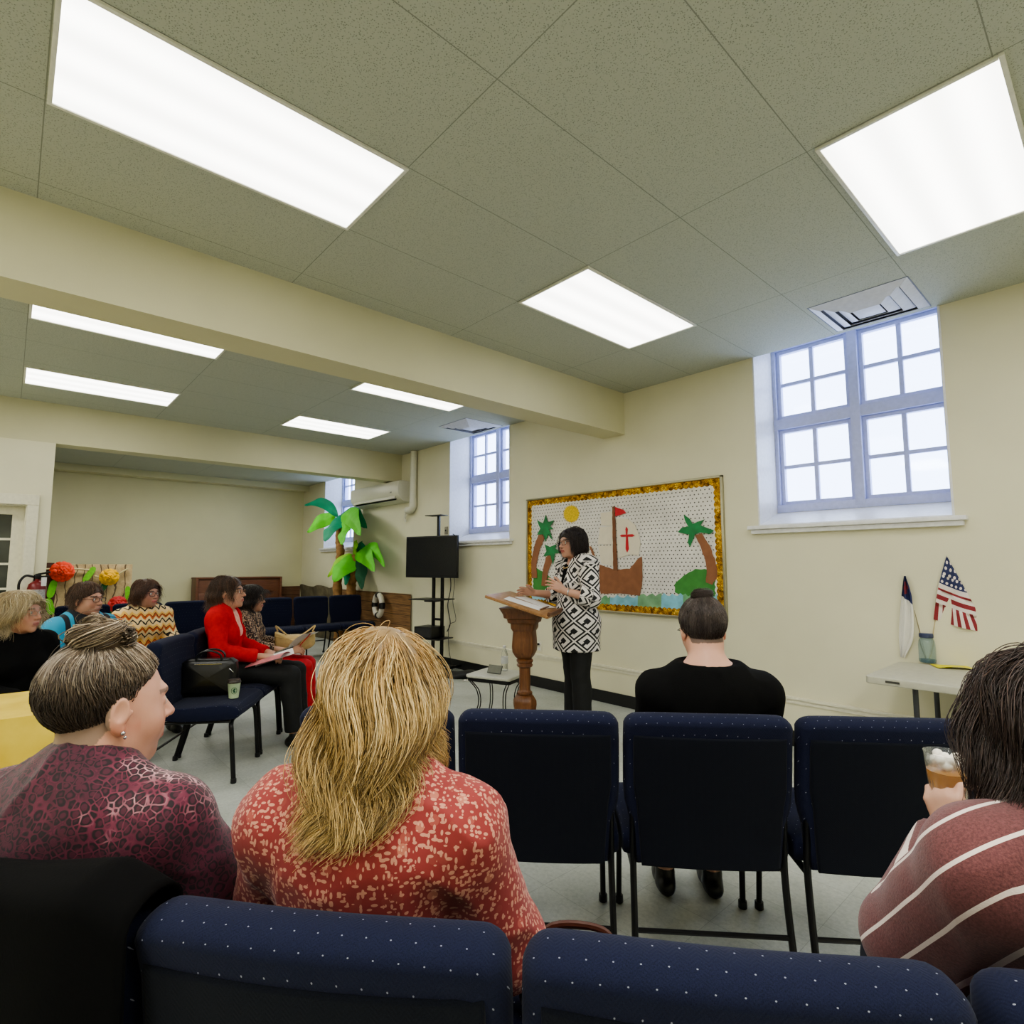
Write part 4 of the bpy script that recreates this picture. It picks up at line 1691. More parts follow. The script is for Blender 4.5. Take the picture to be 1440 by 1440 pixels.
def misc_wall():
    c = atY(759, 909, WY)
    t = thing('wall_outlet', 'cream wall outlet with a plug, beside the lectern', 'outlet', (c[0], WY - .018 if c[2] < .35 else WY, c[2]))
    m = MB()
    m.box((0, -.004, 0), (.075, .008, .118), bev=.003)
    m.build('cover_plate', M['cream_trim'], t)
    m = MB()
    m.box((0, -.009, .028), (.034, .004, .03), bev=.002)
    m.box((0, -.009, -.028), (.034, .004, .03), bev=.002)
    sk = m.build('socket', M['white_trim'], t)
    m = MB()
    m.box((-.005, -.025, .028), (.026, .03, .022), bev=.004)
    m.build('plug', M['black_plastic'], sk)
    # small thermostat left of the middle window
    c = atY(628, 746, WY)
    t = thing('light_switch', 'small grey wall switch just left of the middle window sill', 'switch', (c[0], WY, c[2]))
    m = MB()
    m.box((0, -.006, 0), (.07, .012, .11), bev=.003)
    m.build('cover_plate', plain('tan_plate', rgb(150, 146, 130), .5), t)
    m = MB()
    m.box((0, -.016, 0), (.012, .012, .024), bev=.002)
    m.build('toggle', M['black_plastic'], t)
    # split air conditioner
    white = plain('ac_white_plastic', rgb(214, 212, 196), .4, noise=.02)
    t = thing('air_conditioner', 'white split air conditioner high on the wall before the palm trees', 'air conditioner', (-8.32, WY, 2.36))
    prof = bez((0, .33), (-.18, .33), (-.225, .30), (-.235, .18), (-.21, .09), (-.13, .02), (0, 0), n=5)
    m = MB()
    V = []
    for x in (-.80, -.785, .785, .80):
        f = .97 if abs(x) > .79 else 1
        V += [(x, p[0] * f, p[1] * f + .005) for p in prof]
    n = len(prof)
    F = [(i * n + j, i * n + j + 1, (i + 1) * n + j + 1, (i + 1) * n + j) for i in range(3) for j in range(n - 1)] + [tuple(range(n)), tuple(3 * n + j for j in range(n))]
    m.add(V, F)
    m.build('housing', white, t, sharp=50)
    m = MB()
    m.box((0, -.175, .058), (1.35, .012, .05), rotx(math.radians(-40)), bev=.004)
    m.build('outlet_slot', M['dark'], t)
    m = MB()
    m.box((0, -.215, .085), (1.40, .008, .06), rotx(math.radians(-20)), bev=.003)
    m.build('air_flap', white, t)
    m = MB()
    m.box((.60, -.238, .16), (.05, .004, .012))
    m.build('indicator', plain('indicator_grey', rgb(120, 120, 115), .4), t)
    t = thing('conduit', 'white plastic conduit dropping from the ceiling to the air conditioner', 'pipe cover', (-7.36, WY, 2.2))
    m = MB()
    m.tube([(0, -.055, .94), (0, -.055, .17)], .052, 14)
    m.build('riser', white, t)
    m = MB()
    m.tube(bez((0, -.055, .20), (0, -.055, .09), (-.05, -.055, .035), (-.16, -.055, .03), n=6), .056, 14)
    m.build('elbow', white, t)
    m = MB()
    m.tube([(-.10, -.055, .03), (-.16, -.055, .03)], .058, 14)
    m.tube(bez((-.16, -.05, .03), (-.2, -.05, -.02), (-.24, -.05, -.08), (-.23, -.03, -.14), n=5), .02, 8)
    m.build('drain_hose', white, t)
    # upright piano on the end wall
    t = thing('upright_piano', 'brown walnut upright piano against the end wall', 'piano', (AX + .02, 3.33, 0))
    w = M['walnut']
    m = MB()
    m.box((.16, 0, .58), (.30, 1.46, 1.10), bev=.006)
    m.build('case', w, t)
    m = MB()
    m.box((.165, 0, 1.145), (.35, 1.54, .03), bev=.006)
    m.build('lid', w, t)
    for s in (-1, 1):
        m = MB()
        m.box((.18, s * .745, .575), (.34, .04, 1.12), bev=.005)
        m.box((.42, s * .745, .70), (.28, .04, .13), bev=.01)
        m.build('side_panel', w, t)
        m = MB()
        m.lathe([(.03, 0), (.035, .03), (.022, .06), (.028, .3), (.036, .55), (.03, .63)], (.52, s * .70, 0), 12)
        m.build('leg', w, t)
    m = MB()
    m.box((.42, 0, .66), (.28, 1.46, .05), bev=.004)
    kb = m.build('key_bed', w, t)
    m = MB()
    m.box((.44, 0, .70), (.15, 1.24, .02))
    m.build('white_keys', plain('ivory', rgb(222, 216, 200), .35), kb)
    m = MB()
    k = 0
    for i in range(52):
        if i % 7 in (0, 2, 3, 5, 6):
            m.box((.40, -.62 + 1.24 * (i + .98) / 52, .716), (.09, .011, .014))
    m.build('black_keys', M['black_plastic'], kb)
    m = MB()
    m.box((.32, 0, .80), (.012, 1.42, .14), roty(-.15), bev=.003)
    m.build('fallboard', w, t)
    m = MB()
    m.box((.345, 0, .89), (.05, 1.2, .012), bev=.003)
    m.build('music_ledge', w, t)


misc_wall()


# ================================================================== YELLOW CLOTH TABLE (left edge)
def yellow_table():
    z = .75
    a = atz(72, 972, z)
    b = atz(75, 1005, z)
    # corner near the camera and the edge running away to the left
    t = thing('round_end_table', 'table hidden under a yellow cloth at the left edge', 'table', (a[0] - .52, a[1] - .50, 0), math.radians(0))
    return a


yl = atz(74, 1003, .75)   # near right corner of the cloth top
yf = atz(70, 970, .75)    # far right corner
yd = unit((yf - yl)[:2])
ang = math.atan2(yd[1], yd[0])
YT = thing('folding_table', 'folding table covered by the yellow tablecloth at the left edge', 'table', (yl[0], yl[1], 0), ang)
YC = thing('tablecloth', 'yellow tablecloth draped over the table at the left edge', 'tablecloth', (yl[0], yl[1], 0), ang)
LY, WYT = float(np.linalg.norm((yf - yl)[:2])) + .02, 1.5
m = MB()
m.box((LY / 2, WYT / 2, .725), (LY - .03, WYT - .03, .03), bev=.008)
m.build('table_top', plain('grey_top', rgb(150, 150, 145), .5), YT)
for x in (.08, LY - .08):
    for y in (.1, WYT - .1):
        m = MB()
        m.tube([(x, y, .71), (x, y, 0)], .014, 8)
        m.build('leg', M['black_metal'], YT)
tt = NT('yellow_cloth').set(rough=.75)
v_ = tt.coord()
tt.color(tt.ramp(tt.noise(v_, 5, 4), [(.3, rgb(202, 170, 48)), (.7, rgb(226, 200, 84))]))
tt.bump(tt.noise(v_, 500, 2), .1, .002)
m = MB()
peri = dense([(0, 0), (LY, 0), (LY, WYT), (0, WYT)], .025)
nP = len(peri)
cen = np.array([LY / 2, WYT / 2])
V, F = [], []
for k in range(12):
    f = k / 11
    for i, p in enumerate(peri):
        p = np.array(p)
        d = unit(np.array([p[0] - min(max(p[0], .0), LY), 0])) if False else None
        nrm = np.array([(-1 if p[0] < .001 else (1 if p[0] > LY - .001 else 0)), (-1 if p[1] < .001 else (1 if p[1] > WYT - .001 else 0))], float)
        nrm = unit(nrm)
        off = f ** .8 * (.035 + .03 * math.sin(i * .42) + .018 * math.sin(i * .17 + 1)) + .006 * math.sin(min(f * 6, PI / 2))
        q = p + nrm * off
        V.append((q[0], q[1], .752 - .62 * f - (.004 if k else 0)))
for k in range(11):
    for i in range(nP):
        F.append((k * nP + i, (k + 1) * nP + i, (k + 1) * nP + (i + 1) % nP, k * nP + (i + 1) % nP))
F.append(tuple(range(nP)))
m.add(V, F)
m.build('cloth', tt.m, YC, sharp=60)
# ================================================================== SIGNED-DISTANCE MODELLING (bodies and clothes as single continuous skins)
class Field:
    def __init__(s, prims, h=.008, fines=(), pad=.03, seed_noise=None):
        """prims: list of dicts; fines: [(lo, hi, h)] boxes that need a finer grid"""
        los, his = [], []
        for p in prims:
            if p['op'] != 'u':
                continue
            a, b = p['bb']
            los.append(a)
            his.append(b)
        lo = np.min(los, 0) - pad
        hi = np.max(his, 0) + pad
        s.ax = []
        for d in range(3):
            xs = [lo[d]]
            while xs[-1] < hi[d]:
                st = h
                for (fl, fh, fhh) in fines:
                    if fl[d] - .004 <= xs[-1] <= fh[d] + .004:
                        st = min(st, fhh)
                xs.append(xs[-1] + st)
            s.ax.append(np.array(xs, np.float32))
        s.F = np.full([len(a) for a in s.ax], .5, np.float32)
        for p in prims:
            k = p.get('k', .01)
            a, b = p['bb']
            m = k + .035
            sl = []
            for d in range(3):
                i0 = max(0, int(np.searchsorted(s.ax[d], a[d] - m)) - 1)
                i1 = min(len(s.ax[d]), int(np.searchsorted(s.ax[d], b[d] + m)) + 1)
                sl.append(slice(i0, i1))
            if any(q.stop <= q.start for q in sl):
                continue
            X = s.ax[0][sl[0]][:, None, None]
            Y = s.ax[1][sl[1]][None, :, None]
            Z = s.ax[2][sl[2]][None, None, :]
            f = p['f'](X, Y, Z)
            g = s.F[sl[0], sl[1], sl[2]]
            if p['op'] == 'u':
                hh = np.maximum(k - np.abs(f - g), 0) / k
                r = np.minimum(f, g) - hh * hh * k * .25
            else:
                hh = np.maximum(k - np.abs(-f - g), 0) / k
                r = np.maximum(-f, g) + hh * hh * k * .25
            s.F[sl[0], sl[1], sl[2]] = r

    def mesh(s, smooth=1):
        F = s.F
        S = F < 0
        c = np.zeros([n - 1 for n in F.shape], np.int8)
        for i in (0, 1):
            for j in (0, 1):
                for k in (0, 1):
                    c += S[i:F.shape[0] - 1 + i, j:F.shape[1] - 1 + j, k:F.shape[2] - 1 + k]
        act = (c > 0) & (c < 8)
        cells = np.argwhere(act)
        idx = np.full(act.shape, -1, np.int32)
        idx[act] = np.arange(len(cells))
        acc = np.zeros((len(cells), 3))
        cnt = np.zeros(len(cells))
        ax = s.ax
        for d in range(3):
            for a in (0, 1):
                for b in (0, 1):
                    o0 = [0, 0, 0]
                    o0[(d + 1) % 3] = a
                    o0[(d + 2) % 3] = b
                    o1 = list(o0)
                    o1[d] = 1
                    i0 = cells + o0
                    i1 = cells + o1
                    f0 = F[i0[:, 0], i0[:, 1], i0[:, 2]]
                    f1 = F[i1[:, 0], i1[:, 1], i1[:, 2]]
                    m = (f0 < 0) != (f1 < 0)
                    t = f0[m] / (f0[m] - f1[m])
                    P0 = np.stack([ax[q][i0[m][:, q]] for q in range(3)], 1)
                    P1 = np.stack([ax[q][i1[m][:, q]] for q in range(3)], 1)
                    acc[m] += P0 + (P1 - P0) * t[:, None]
                    cnt[m] += 1
        V = acc / cnt[:, None]
        quads = []
        for d in range(3):
            n0 = [slice(None)] * 3
            n1 = [slice(None)] * 3
            n0[d] = slice(0, -1)
            n1[d] = slice(1, None)
            A, B = S[tuple(n0)], S[tuple(n1)]
            ch = np.argwhere(A != B)
            e, g = (d + 1) % 3, (d + 2) % 3
            ok = (ch[:, e] > 0) & (ch[:, g] > 0) & (ch[:, e] < F.shape[e] - 1) & (ch[:, g] < F.shape[g] - 1)
            ch = ch[ok]
            q = []
            for (u, v) in ((-1, -1), (0, -1), (0, 0), (-1, 0)):
                w = ch.copy()
                w[:, e] += u
                w[:, g] += v
                q.append(idx[w[:, 0], w[:, 1], w[:, 2]])
            q = np.stack(q, 1)
            flip = ~A[ch[:, 0], ch[:, 1], ch[:, 2]]
            q[flip] = q[flip][:, ::-1]
            quads.append(q)
        Q = np.concatenate(quads, 0)
        for _ in range(smooth):
            V = laplace(V, Q, .5)
        return V, Q


def laplace(V, Q, f=.5):
    s = np.zeros_like(V)
    n = np.zeros(len(V))
    for a, b in ((0, 1), (1, 2), (2, 3), (3, 0)):
        for i, j in ((Q[:, a], Q[:, b]), (Q[:, b], Q[:, a])):
            for d in range(3):
                s[:, d] += np.bincount(i, V[j, d], len(V))
            n += np.bincount(i, minlength=len(V))
    n[n == 0] = 1
    return V * (1 - f) + f * s / n[:, None]


def normals(V, Q):
    fn = np.cross(V[Q[:, 2]] - V[Q[:, 0]], V[Q[:, 3]] - V[Q[:, 1]])
    N = np.zeros_like(V)
    for a in range(4):
        for d in range(3):
            N[:, d] += np.bincount(Q[:, a], fn[:, d], len(V))
    return N / (np.linalg.norm(N, axis=1)[:, None] + 1e-9)


def cap(a, b, ra, rb, k=.02, op='u', inf=0.0, flat=None):
    """tapered limb; flat='b' cuts the end b square (a cuff)"""
    a, b = np.asarray(a, float), np.asarray(b, float)
    ra, rb = ra + inf, rb + inf
    d = b - a
    L2 = float(d @ d) + 1e-9
    L_ = math.sqrt(L2)

    def f(X, Y, Z):
        px, py, pz = X - a[0], Y - a[1], Z - a[2]
        t = (px * d[0] + py * d[1] + pz * d[2]) / L2
        tc = np.clip(t, 0, 1)
        q = np.sqrt((px - tc * d[0]) ** 2 + (py - tc * d[1]) ** 2 + (pz - tc * d[2]) ** 2) - (ra + (rb - ra) * tc)
        if flat:
            q = np.maximum(q, (t - 1) * L_)
        return q.astype(np.float32)
    r = max(ra, rb)
    return dict(op=op, k=k, f=f, bb=(np.minimum(a, b) - r, np.maximum(a, b) + r))


def ell(c, r, R=None, k=.02, op='u', inf=0.0):
    c = np.asarray(c, float)
    r = np.asarray(r, float) + inf
    Rt = None if R is None else R.T

    def f(X, Y, Z):
        x, y, z = X - c[0], Y - c[1], Z - c[2]
        if Rt is not None:
            x, y, z = (Rt[i, 0] * x + Rt[i, 1] * y + Rt[i, 2] * z for i in range(3))
        k0 = np.sqrt((x / r[0]) ** 2 + (y / r[1]) ** 2 + (z / r[2]) ** 2)
        k1 = np.sqrt((x / r[0] ** 2) ** 2 + (y / r[1] ** 2) ** 2 + (z / r[2] ** 2) ** 2) + 1e-6
        return (k0 * (k0 - 1) / k1).astype(np.float32)
    m = r.max() if R is not None else r
    return dict(op=op, k=k, f=f, bb=(c - m, c + m))


def slab(c, r, R=None, rad=.01, k=.02, op='u'):
    """rounded box, half sizes r"""
    c = np.asarray(c, float)
    r = np.asarray(r, float)
    Rt = None if R is None else R.T

    def f(X, Y, Z):
        x, y, z = X - c[0], Y - c[1], Z - c[2]
        if Rt is not None:
            x, y, z = (Rt[i, 0] * x + Rt[i, 1] * y + Rt[i, 2] * z for i in range(3))
        qx, qy, qz = np.abs(x) - r[0] + rad, np.abs(y) - r[1] + rad, np.abs(z) - r[2] + rad
        o = np.sqrt(np.maximum(qx, 0) ** 2 + np.maximum(qy, 0) ** 2 + np.maximum(qz, 0) ** 2)
        return (o + np.minimum(np.maximum(np.maximum(qx, qy), qz), 0) - rad).astype(np.float32)
    m = r.max() * 1.5 if R is not None else r
    return dict(op=op, k=k, f=f, bb=(c - m, c + m))


def sinoise(P, sc, seed=0, oct=3):
    """cheap smooth noise in about -1..1"""
    r = np.random.default_rng(seed)
    out = np.zeros(len(P))
    amp, tot = 1.0, 0
    for o in range(oct):
        acc = np.zeros(len(P))
        for _ in range(5):
            d = r.normal(size=3)
            d /= np.linalg.norm(d)
            acc += np.sin(P @ d * sc * (1.6 ** o) * r.uniform(.6, 1.4) + r.uniform(0, 6.28))
        out += amp * acc / 2.6
        tot += amp
        amp *= .55
        sc *= 1.3
    return out / tot


# ------------------------------------------------------------------ hands
def hand(w, d, up, side, curl=(.3, .35, .4, .45), thumb=.5, s=1.0, spread=.06):
    """primitives of a hand: wrist w, direction d, back of hand up, side -1 right / +1 left"""
    y = unit(d)
    x = unit(np.cross(y, up))
    z = np.cross(x, y)
    w = np.asarray(w, float)

    def T(p):
        return w + (x * p[0] + y * p[1] + z * p[2]) * s
    pr = [ell(T((0, .045, 0)), (.040 * s, .048 * s, .017 * s), np.stack([x, y, z], 1), k=.012),
          cap(T((0, -.01, 0)), T((0, .03, 0)), .024 * s, .024 * s, k=.015)]
    tips = []
    fx = (-.030, -.010, .011, .030)
    ln = (.072, .082, .076, .060)
    for i in range(4):
        xx = fx[i] * -side * -1
        # index finger lies on the thumb's side
        xx = fx[i] * (1 if side > 0 else 1)
        li = ln[i] if side < 0 else ln[3 - i]
        c = curl[i] if side < 0 else curl[3 - i]
        p = np.array([fx[i], .080 - abs(fx[i]) * .25, .001])
        pr.append(cap(T((fx[i] * .6, .03, 0)), T(p), .013 * s, .0105 * s, k=.008))
        ang = 0.0
        sp = fx[i] * spread / .03
        for j, (fr, r) in enumerate(((.45, .0092), (.30, .0082), (.25, .0072))):
            ang += c * (1.0 if j == 0 else 1.15)
            q = p + np.array([math.sin(sp), math.cos(ang), -math.sin(ang)]) * li * fr
            pr.append(cap(T(p), T(q), (r + .0006) * s, r * s, k=.004))
            p = q
        tips.append(T(p))
    # thumb: right hand (side<0) palm down has its thumb toward -x
    tx = -1 if side < 0 else 1
    a = np.array([tx * .022, .012, -.004])
    b = np.array([tx * (.040 + .012 * thumb), .046, -.012])
    c_ = b + np.array([tx * .020 * thumb, .032, -.004 - .012 * (1 - thumb)])
    e = c_ + np.array([tx * .004 * thumb, .024, -.006])
    pr += [cap(T(a), T(b), .0155 * s, .012 * s, k=.010), cap(T(b), T(c_), .0115 * s, .0102 * s, k=.005), cap(T(c_), T(e), .0102 * s, .0085 * s, k=.004)]
    return pr, tips, T


# ------------------------------------------------------------------ head (local frame: face +Y)
def head_prims(c, R, s=1.0, fat=0.0, nose=1.0, ears=True, detail=True):
    def T(p):
        return c + R @ (np.array(p, float) * s)

    def E(p, r, k=.015, op='u', Q=None):
        return ell(T(p), np.array(r) * s, R if Q is None else R @ Q, k=k * s, op=op)

    def K(a, b, ra, rb, k=.01, op='u'):
        return cap(T(a), T(b), ra * s, rb * s, k=k * s, op=op)
    f = fat
    P = [E((0, -.018, .032), (.073, .094, .083)),
         E((0, .026, -.022), (.062 + f, .066, .080), .03),
         E((0, .036, -.074), (.044 + f, .046, .034), .03),
         E((0, .070, -.098), (.019, .015, .015), .02),
         E((0, -.01, -.055), (.056 + f, .055, .045), .03),
         E((.036 + f * .5, .052, -.036), (.024, .026, .028), .02), E((-.036 - f * .5, .052, -.036), (.024, .026, .028), .02)]
    if f > .004:
        P.append(E((0, .03, -.108), (.040, .035, .026), .03))
    if detail:
        P += [K((-.030, .078, .020), (.030, .078, .020), .010, .010, .014),
              E((.031, .090, -.001), (.017, .013, .012), .012, 's'), E((-.031, .090, -.001), (.017, .013, .012), .012, 's'),
              E((.031, .0735, -.001), (.0150, .0120, .0115), .006), E((-.031, .0735, -.001), (.0150, .0120, .0115), .006),
              K((0, .085, .004), (0, .105 * (1 + .02 * nose), -.030), .0068, .0100 * nose, .012),
              E((.0105, .094, -.034), (.0075, .010, .0065), .008), E((-.0105, .094, -.034), (.0075, .010, .0065), .008),
              E((0, .084, -.062), (.024, .012, .012), .010),
              K((-.019, .087, -.0585), (0, .0945, -.0575), .0042, .0052, .004), K((.019, .087, -.0585), (0, .0945, -.0575), .0042, .0052, .004),
              K((-.016, .087, -.0705), (.016, .087, -.0705), .0058, .0058, .004), E((0, .0905, -.0705), (.012, .006, .0055), .004),
              K((-.022, .0965, -.0645), (.022, .0965, -.0645), .0018, .0018, .003, 's')]
    else:
        P += [K((0, .085, .004), (0, .103, -.030), .008, .011, .012), E((0, .084, -.062), (.024, .014, .014), .010)]
    if ears:
        for sg in (-1, 1):
            Q = rotz(sg * -.35) @ rotx(-.18)
            P += [E((sg * .078, -.012, -.006), (.0065, .018, .031), .006, 'u', Q),
                  E((sg * .077, -.006, -.034), (.006, .010, .011), .006, 'u', Q),
                  E((sg * .0855, -.008, .001), (.0055, .0105, .019), .004, 's', Q),
                  K((sg * .079, .004, -.010), (sg * .080, .008, -.004), .0045, .0040, .004)]
    return P


def head_paint(V, c, R, s, skin, lip=(.62, .30, .27), brow=(.16, .11, .08), blush=.5, scalp=None, makeup=0.0, hairline=None):
    """per-vertex skin colour in the head's own frame"""
    L_ = ((V - c) @ R) / s
    x, y, z = L_[:, 0], L_[:, 1], L_[:, 2]
    skin = np.array(skin)
    col = np.tile(skin, (len(V), 1))
    n = sinoise(V, 60, 3)
    col *= (1 + .05 * n)[:, None]

    def blend(w, cc):
        w = np.clip(w, 0, 1)[:, None]
        col[:] = col * (1 - w) + np.array(cc) * w
    near = (np.abs(x) < .12) & (np.abs(y) < .14) & (np.abs(z) < .15)
    red = skin * np.array([1.0, .72, .68])
    for sg in (-1, 1):
        blend(near * blush * np.exp(-(((x - sg * .042) / .020) ** 2 + ((z + .036) / .020) ** 2)) * (y > .02), red)
        blend(near * .55 * np.exp(-(((x - sg * .031) / .020) ** 2 + ((z + .006) / .013) ** 2)) * (y > .05), skin * np.array([.80, .68, .64]))
        # brows, lashes
        bz = .0225 - .25 * np.maximum(np.abs(x) - .034, 0)
        blend(near * .8 * (np.abs(np.abs(x) - .032) < .018) * (np.abs(z - bz) < .0042) * (y > .06), brow)
        blend(near * .45 * (np.exp(-(((z + .034) / .014) ** 2 + ((np.abs(x) - .082) / .012) ** 2)) * (y < .03)), red)
    blend(near * .4 * np.exp(-((x / .014) ** 2 + ((z + .032) / .012) ** 2)) * (y > .09), red)
    lp = (np.abs(x) < .023) & (z < -.0535 + .10 * -np.abs(x)) & (z > -.077 + .25 * np.abs(x)) & (y > .080)
    blend(near * lp * .85, lip)
    blend(near * (np.abs(z + .0645) < .0016) * (np.abs(x) < .021) * (y > .080) * .8, (.16, .05, .05))
    if scalp is not None and hairline is not None:
        blend(near * hairline(x, y, z), scalp)
    return col


M['skin'] = attr_mat('skin', .48, sss=.12, bump=.12, bscale=420)
M['hair'] = None


def make_hair_mat():
    t = NT('hair')
    t.set(rough=.42, spec=.35, sheen=.1)
    a = t.n('ShaderNodeAttribute', attribute_name='Col')
    t.color(a.outputs['Color'])
    return t.m


M['hair'] = make_hair_mat()


# ------------------------------------------------------------------ hair strands
def strands_to_mesh(P, rad, cols, tip=.35):
    """P (n, m, 3) poly-lines -> thin three-sided tapered locks"""
    n, m, _ = P.shape
    T = np.empty_like(P)
    T[:, 1:-1] = P[:, 2:] - P[:, :-2]
    T[:, 0] = P[:, 1] - P[:, 0]
    T[:, -1] = P[:, -1] - P[:, -2]
    T /= np.linalg.norm(T, axis=2, keepdims=True) + 1e-9
    ref = np.tile(np.array([.31, .17, .93]), (n, m, 1))
    A = np.cross(T, ref)
    A /= np.linalg.norm(A, axis=2, keepdims=True) + 1e-9
    B = np.cross(T, A)
    r = np.asarray(rad).reshape(-1, 1) * np.linspace(1, tip, m)[None, :]
    V = np.empty((n, m, 3, 3))
    for j in range(3):
        a = 2 * PI * j / 3
        V[:, :, j] = P + (A * math.cos(a) + B * math.sin(a)) * r[:, :, None]
    base = (np.arange(n) * m * 3)[:, None, None] + (np.arange(m - 1) * 3)[None, :, None]
    q = []
    for j in range(3):
        k = (j + 1) % 3
        q.append(np.stack([base[..., 0] + j, base[..., 0] + k, base[..., 0] + 3 + k, base[..., 0] + 3 + j], -1))
    Q = np.concatenate([a.reshape(-1, 4) for a in q], 0)
    C = np.repeat(cols, m * 3, 0) if cols.ndim == 2 else np.repeat(cols.reshape(-1, 3), 3, 0)
    return V.reshape(-1, 3), Q, C


def scalp_roots(n, rng, hl_front=None):
    """points on the skull where hair grows (head frame)"""
    out = []
    c = np.array([0, -.018, .032])
    r = np.array([.075, .096, .085])
    ys = [-.12, -.05, -.005, .025, .05, .08]
    zs = [-.062, -.055, -.010, .040, .062, .080] if hl_front is None else hl_front
    while len(out) < n:
        d = rng.normal(size=(n * 2, 3))
        d /= np.linalg.norm(d, axis=1)[:, None]
        p = c + d * r
        ok = p[:, 2] > np.interp(p[:, 1], ys, zs)
        out += list(p[ok])
    return np.array(out[:n])


def grow(roots, comb, length, rng, m=18, grav=1.0, layer=(.002, .02), coll=(), wave=.0, wscale=60, inward=0.0, stiff=.55, gdir=(0, 0, -1), clump=None, rand=.15, lift=1.0):
    """roots (n,3) person frame; comb (n,3) first direction; coll = [(centre, radii, R)]"""
    n = len(roots)
    L_ = length if isinstance(length, np.ndarray) else np.full(n, length)
    lay = rng.uniform(layer[0], layer[1], n) * lift
    ds = (L_ / (m - 1))[:, None]
    P = np.empty((n, m, 3))
    p = roots.copy()
    P[:, 0] = p
    c0, r0, R0 = coll[0]
    N0 = (((roots - c0) @ R0) / np.asarray(r0) ** 2) @ R0.T
    N0 /= np.linalg.norm(N0, axis=1)[:, None]
    D = comb - N0 * (np.sum(comb * N0, 1)[:, None] - .12)
    D = D / (np.linalg.norm(D, axis=1)[:, None] + 1e-9)
    g = np.array(gdir, float)[None]
    ph = rng.uniform(0, 6.28, n)
    rd = rng.normal(size=(n, 3)) * rand
    for i in range(1, m):
        t = i / (m - 1)
        w = np.stack([np.sin(p[:, 2] * wscale + sinoise(p, 12, 5, 1) * 3 + ph * .25), np.cos(p[:, 2] * wscale * .9 + ph * .3 + p[:, 0] * 20), np.zeros(n)], 1) * wave
        F = D * stiff + g * grav * (1 - stiff) * min(1, .25 + t * 1.5) + w * t + rd * .3
        F /= np.linalg.norm(F, axis=1)[:, None] + 1e-9
        q = p + F * ds
        for (c, r, R) in coll:
            rr = np.asarray(r)[None] + lay[:, None] * min(1, .15 + t * 3)
            l = (q - c) @ R
            k = np.linalg.norm(l / rr, axis=1)
            ins = k < 1
            if ins.any():
                l[ins] /= k[ins][:, None] + 1e-9
                q[ins] = l[ins] @ R.T + c
        D = q - p
        D /= np.linalg.norm(D, axis=1)[:, None] + 1e-9
        p = q
        P[:, i] = p
    return P


def hair_cols(n, m, base, tips=None, rng=None, var=.25, streak=None, sfrac=.2, root=None):
    b = np.array(base)
    k = rng.normal(1, var, n).clip(.45, 1.7)
    c = b[None] * k[:, None]
    if streak is not None:
        sel = rng.random(n) < sfrac
        c[sel] = np.array(streak)[None] * rng.normal(1, .15, sel.sum()).clip(.6, 1.4)[:, None]
    C = np.repeat(c[:, None], m, 1)
    if tips is not None:
        t = np.linspace(0, 1, m)[None, :, None]
        tt = np.array(tips)[None, None] * k[:, None, None]
        C = C * (1 - t) + tt * t
    if root is not None:
        t = np.clip(1 - np.linspace(0, 1, m) * 4, 0, 1)[None, :, None]
        C = C * (1 - t) + np.array(root)[None, None] * t
    return C


def join(parts):
    Vs, Qs, Cs, o = [], [], [], 0
    for V, Q, C in parts:
        Vs.append(V)
        Qs.append(Q + o)
        Cs.append(C)
        o += len(V)
    return np.concatenate(Vs), np.concatenate(Qs), np.concatenate(Cs)


def L3(r, g, b):
    return np.array([s2l(r), s2l(g), s2l(b)])
# ================================================================== PEOPLE
SIT = dict(pelvis=(0, -.085, .575), waist=(0, -.105, .71), chest=(0, -.11, .885), neck=(0, -.10, 1.03), head=(0, -.065, 1.155),
           shL=(-.158, -.11, .948), shR=(.158, -.11, .948), elL=(-.215, -.04, .735), elR=(.215, -.04, .735),
           wrL=(-.11, .17, .67), wrR=(.11, .17, .67), hiL=(-.085, -.07, .56), hiR=(.085, -.07, .56),
           knL=(-.095, .345, .525), knR=(.095, .345, .525), anL=(-.10, .32, .09), anR=(.10, .32, .09))
STAND = dict(pelvis=(0, 0, .93), waist=(0, .01, 1.07), chest=(0, -.005, 1.245), neck=(0, -.01, 1.395), head=(0, .02, 1.53),
             shL=(-.165, -.01, 1.35), shR=(.165, -.01, 1.35), elL=(-.22, .03, 1.08), elR=(.22, .03, 1.08),
             wrL=(-.12, .25, 1.14), wrR=(.18, .30, 1.12), hiL=(-.085, 0, .90), hiR=(.085, 0, .90),
             knL=(-.095, .02, .50), knR=(.10, -.02, .50), anL=(-.10, 0, .085), anR=(.115, -.03, .085))


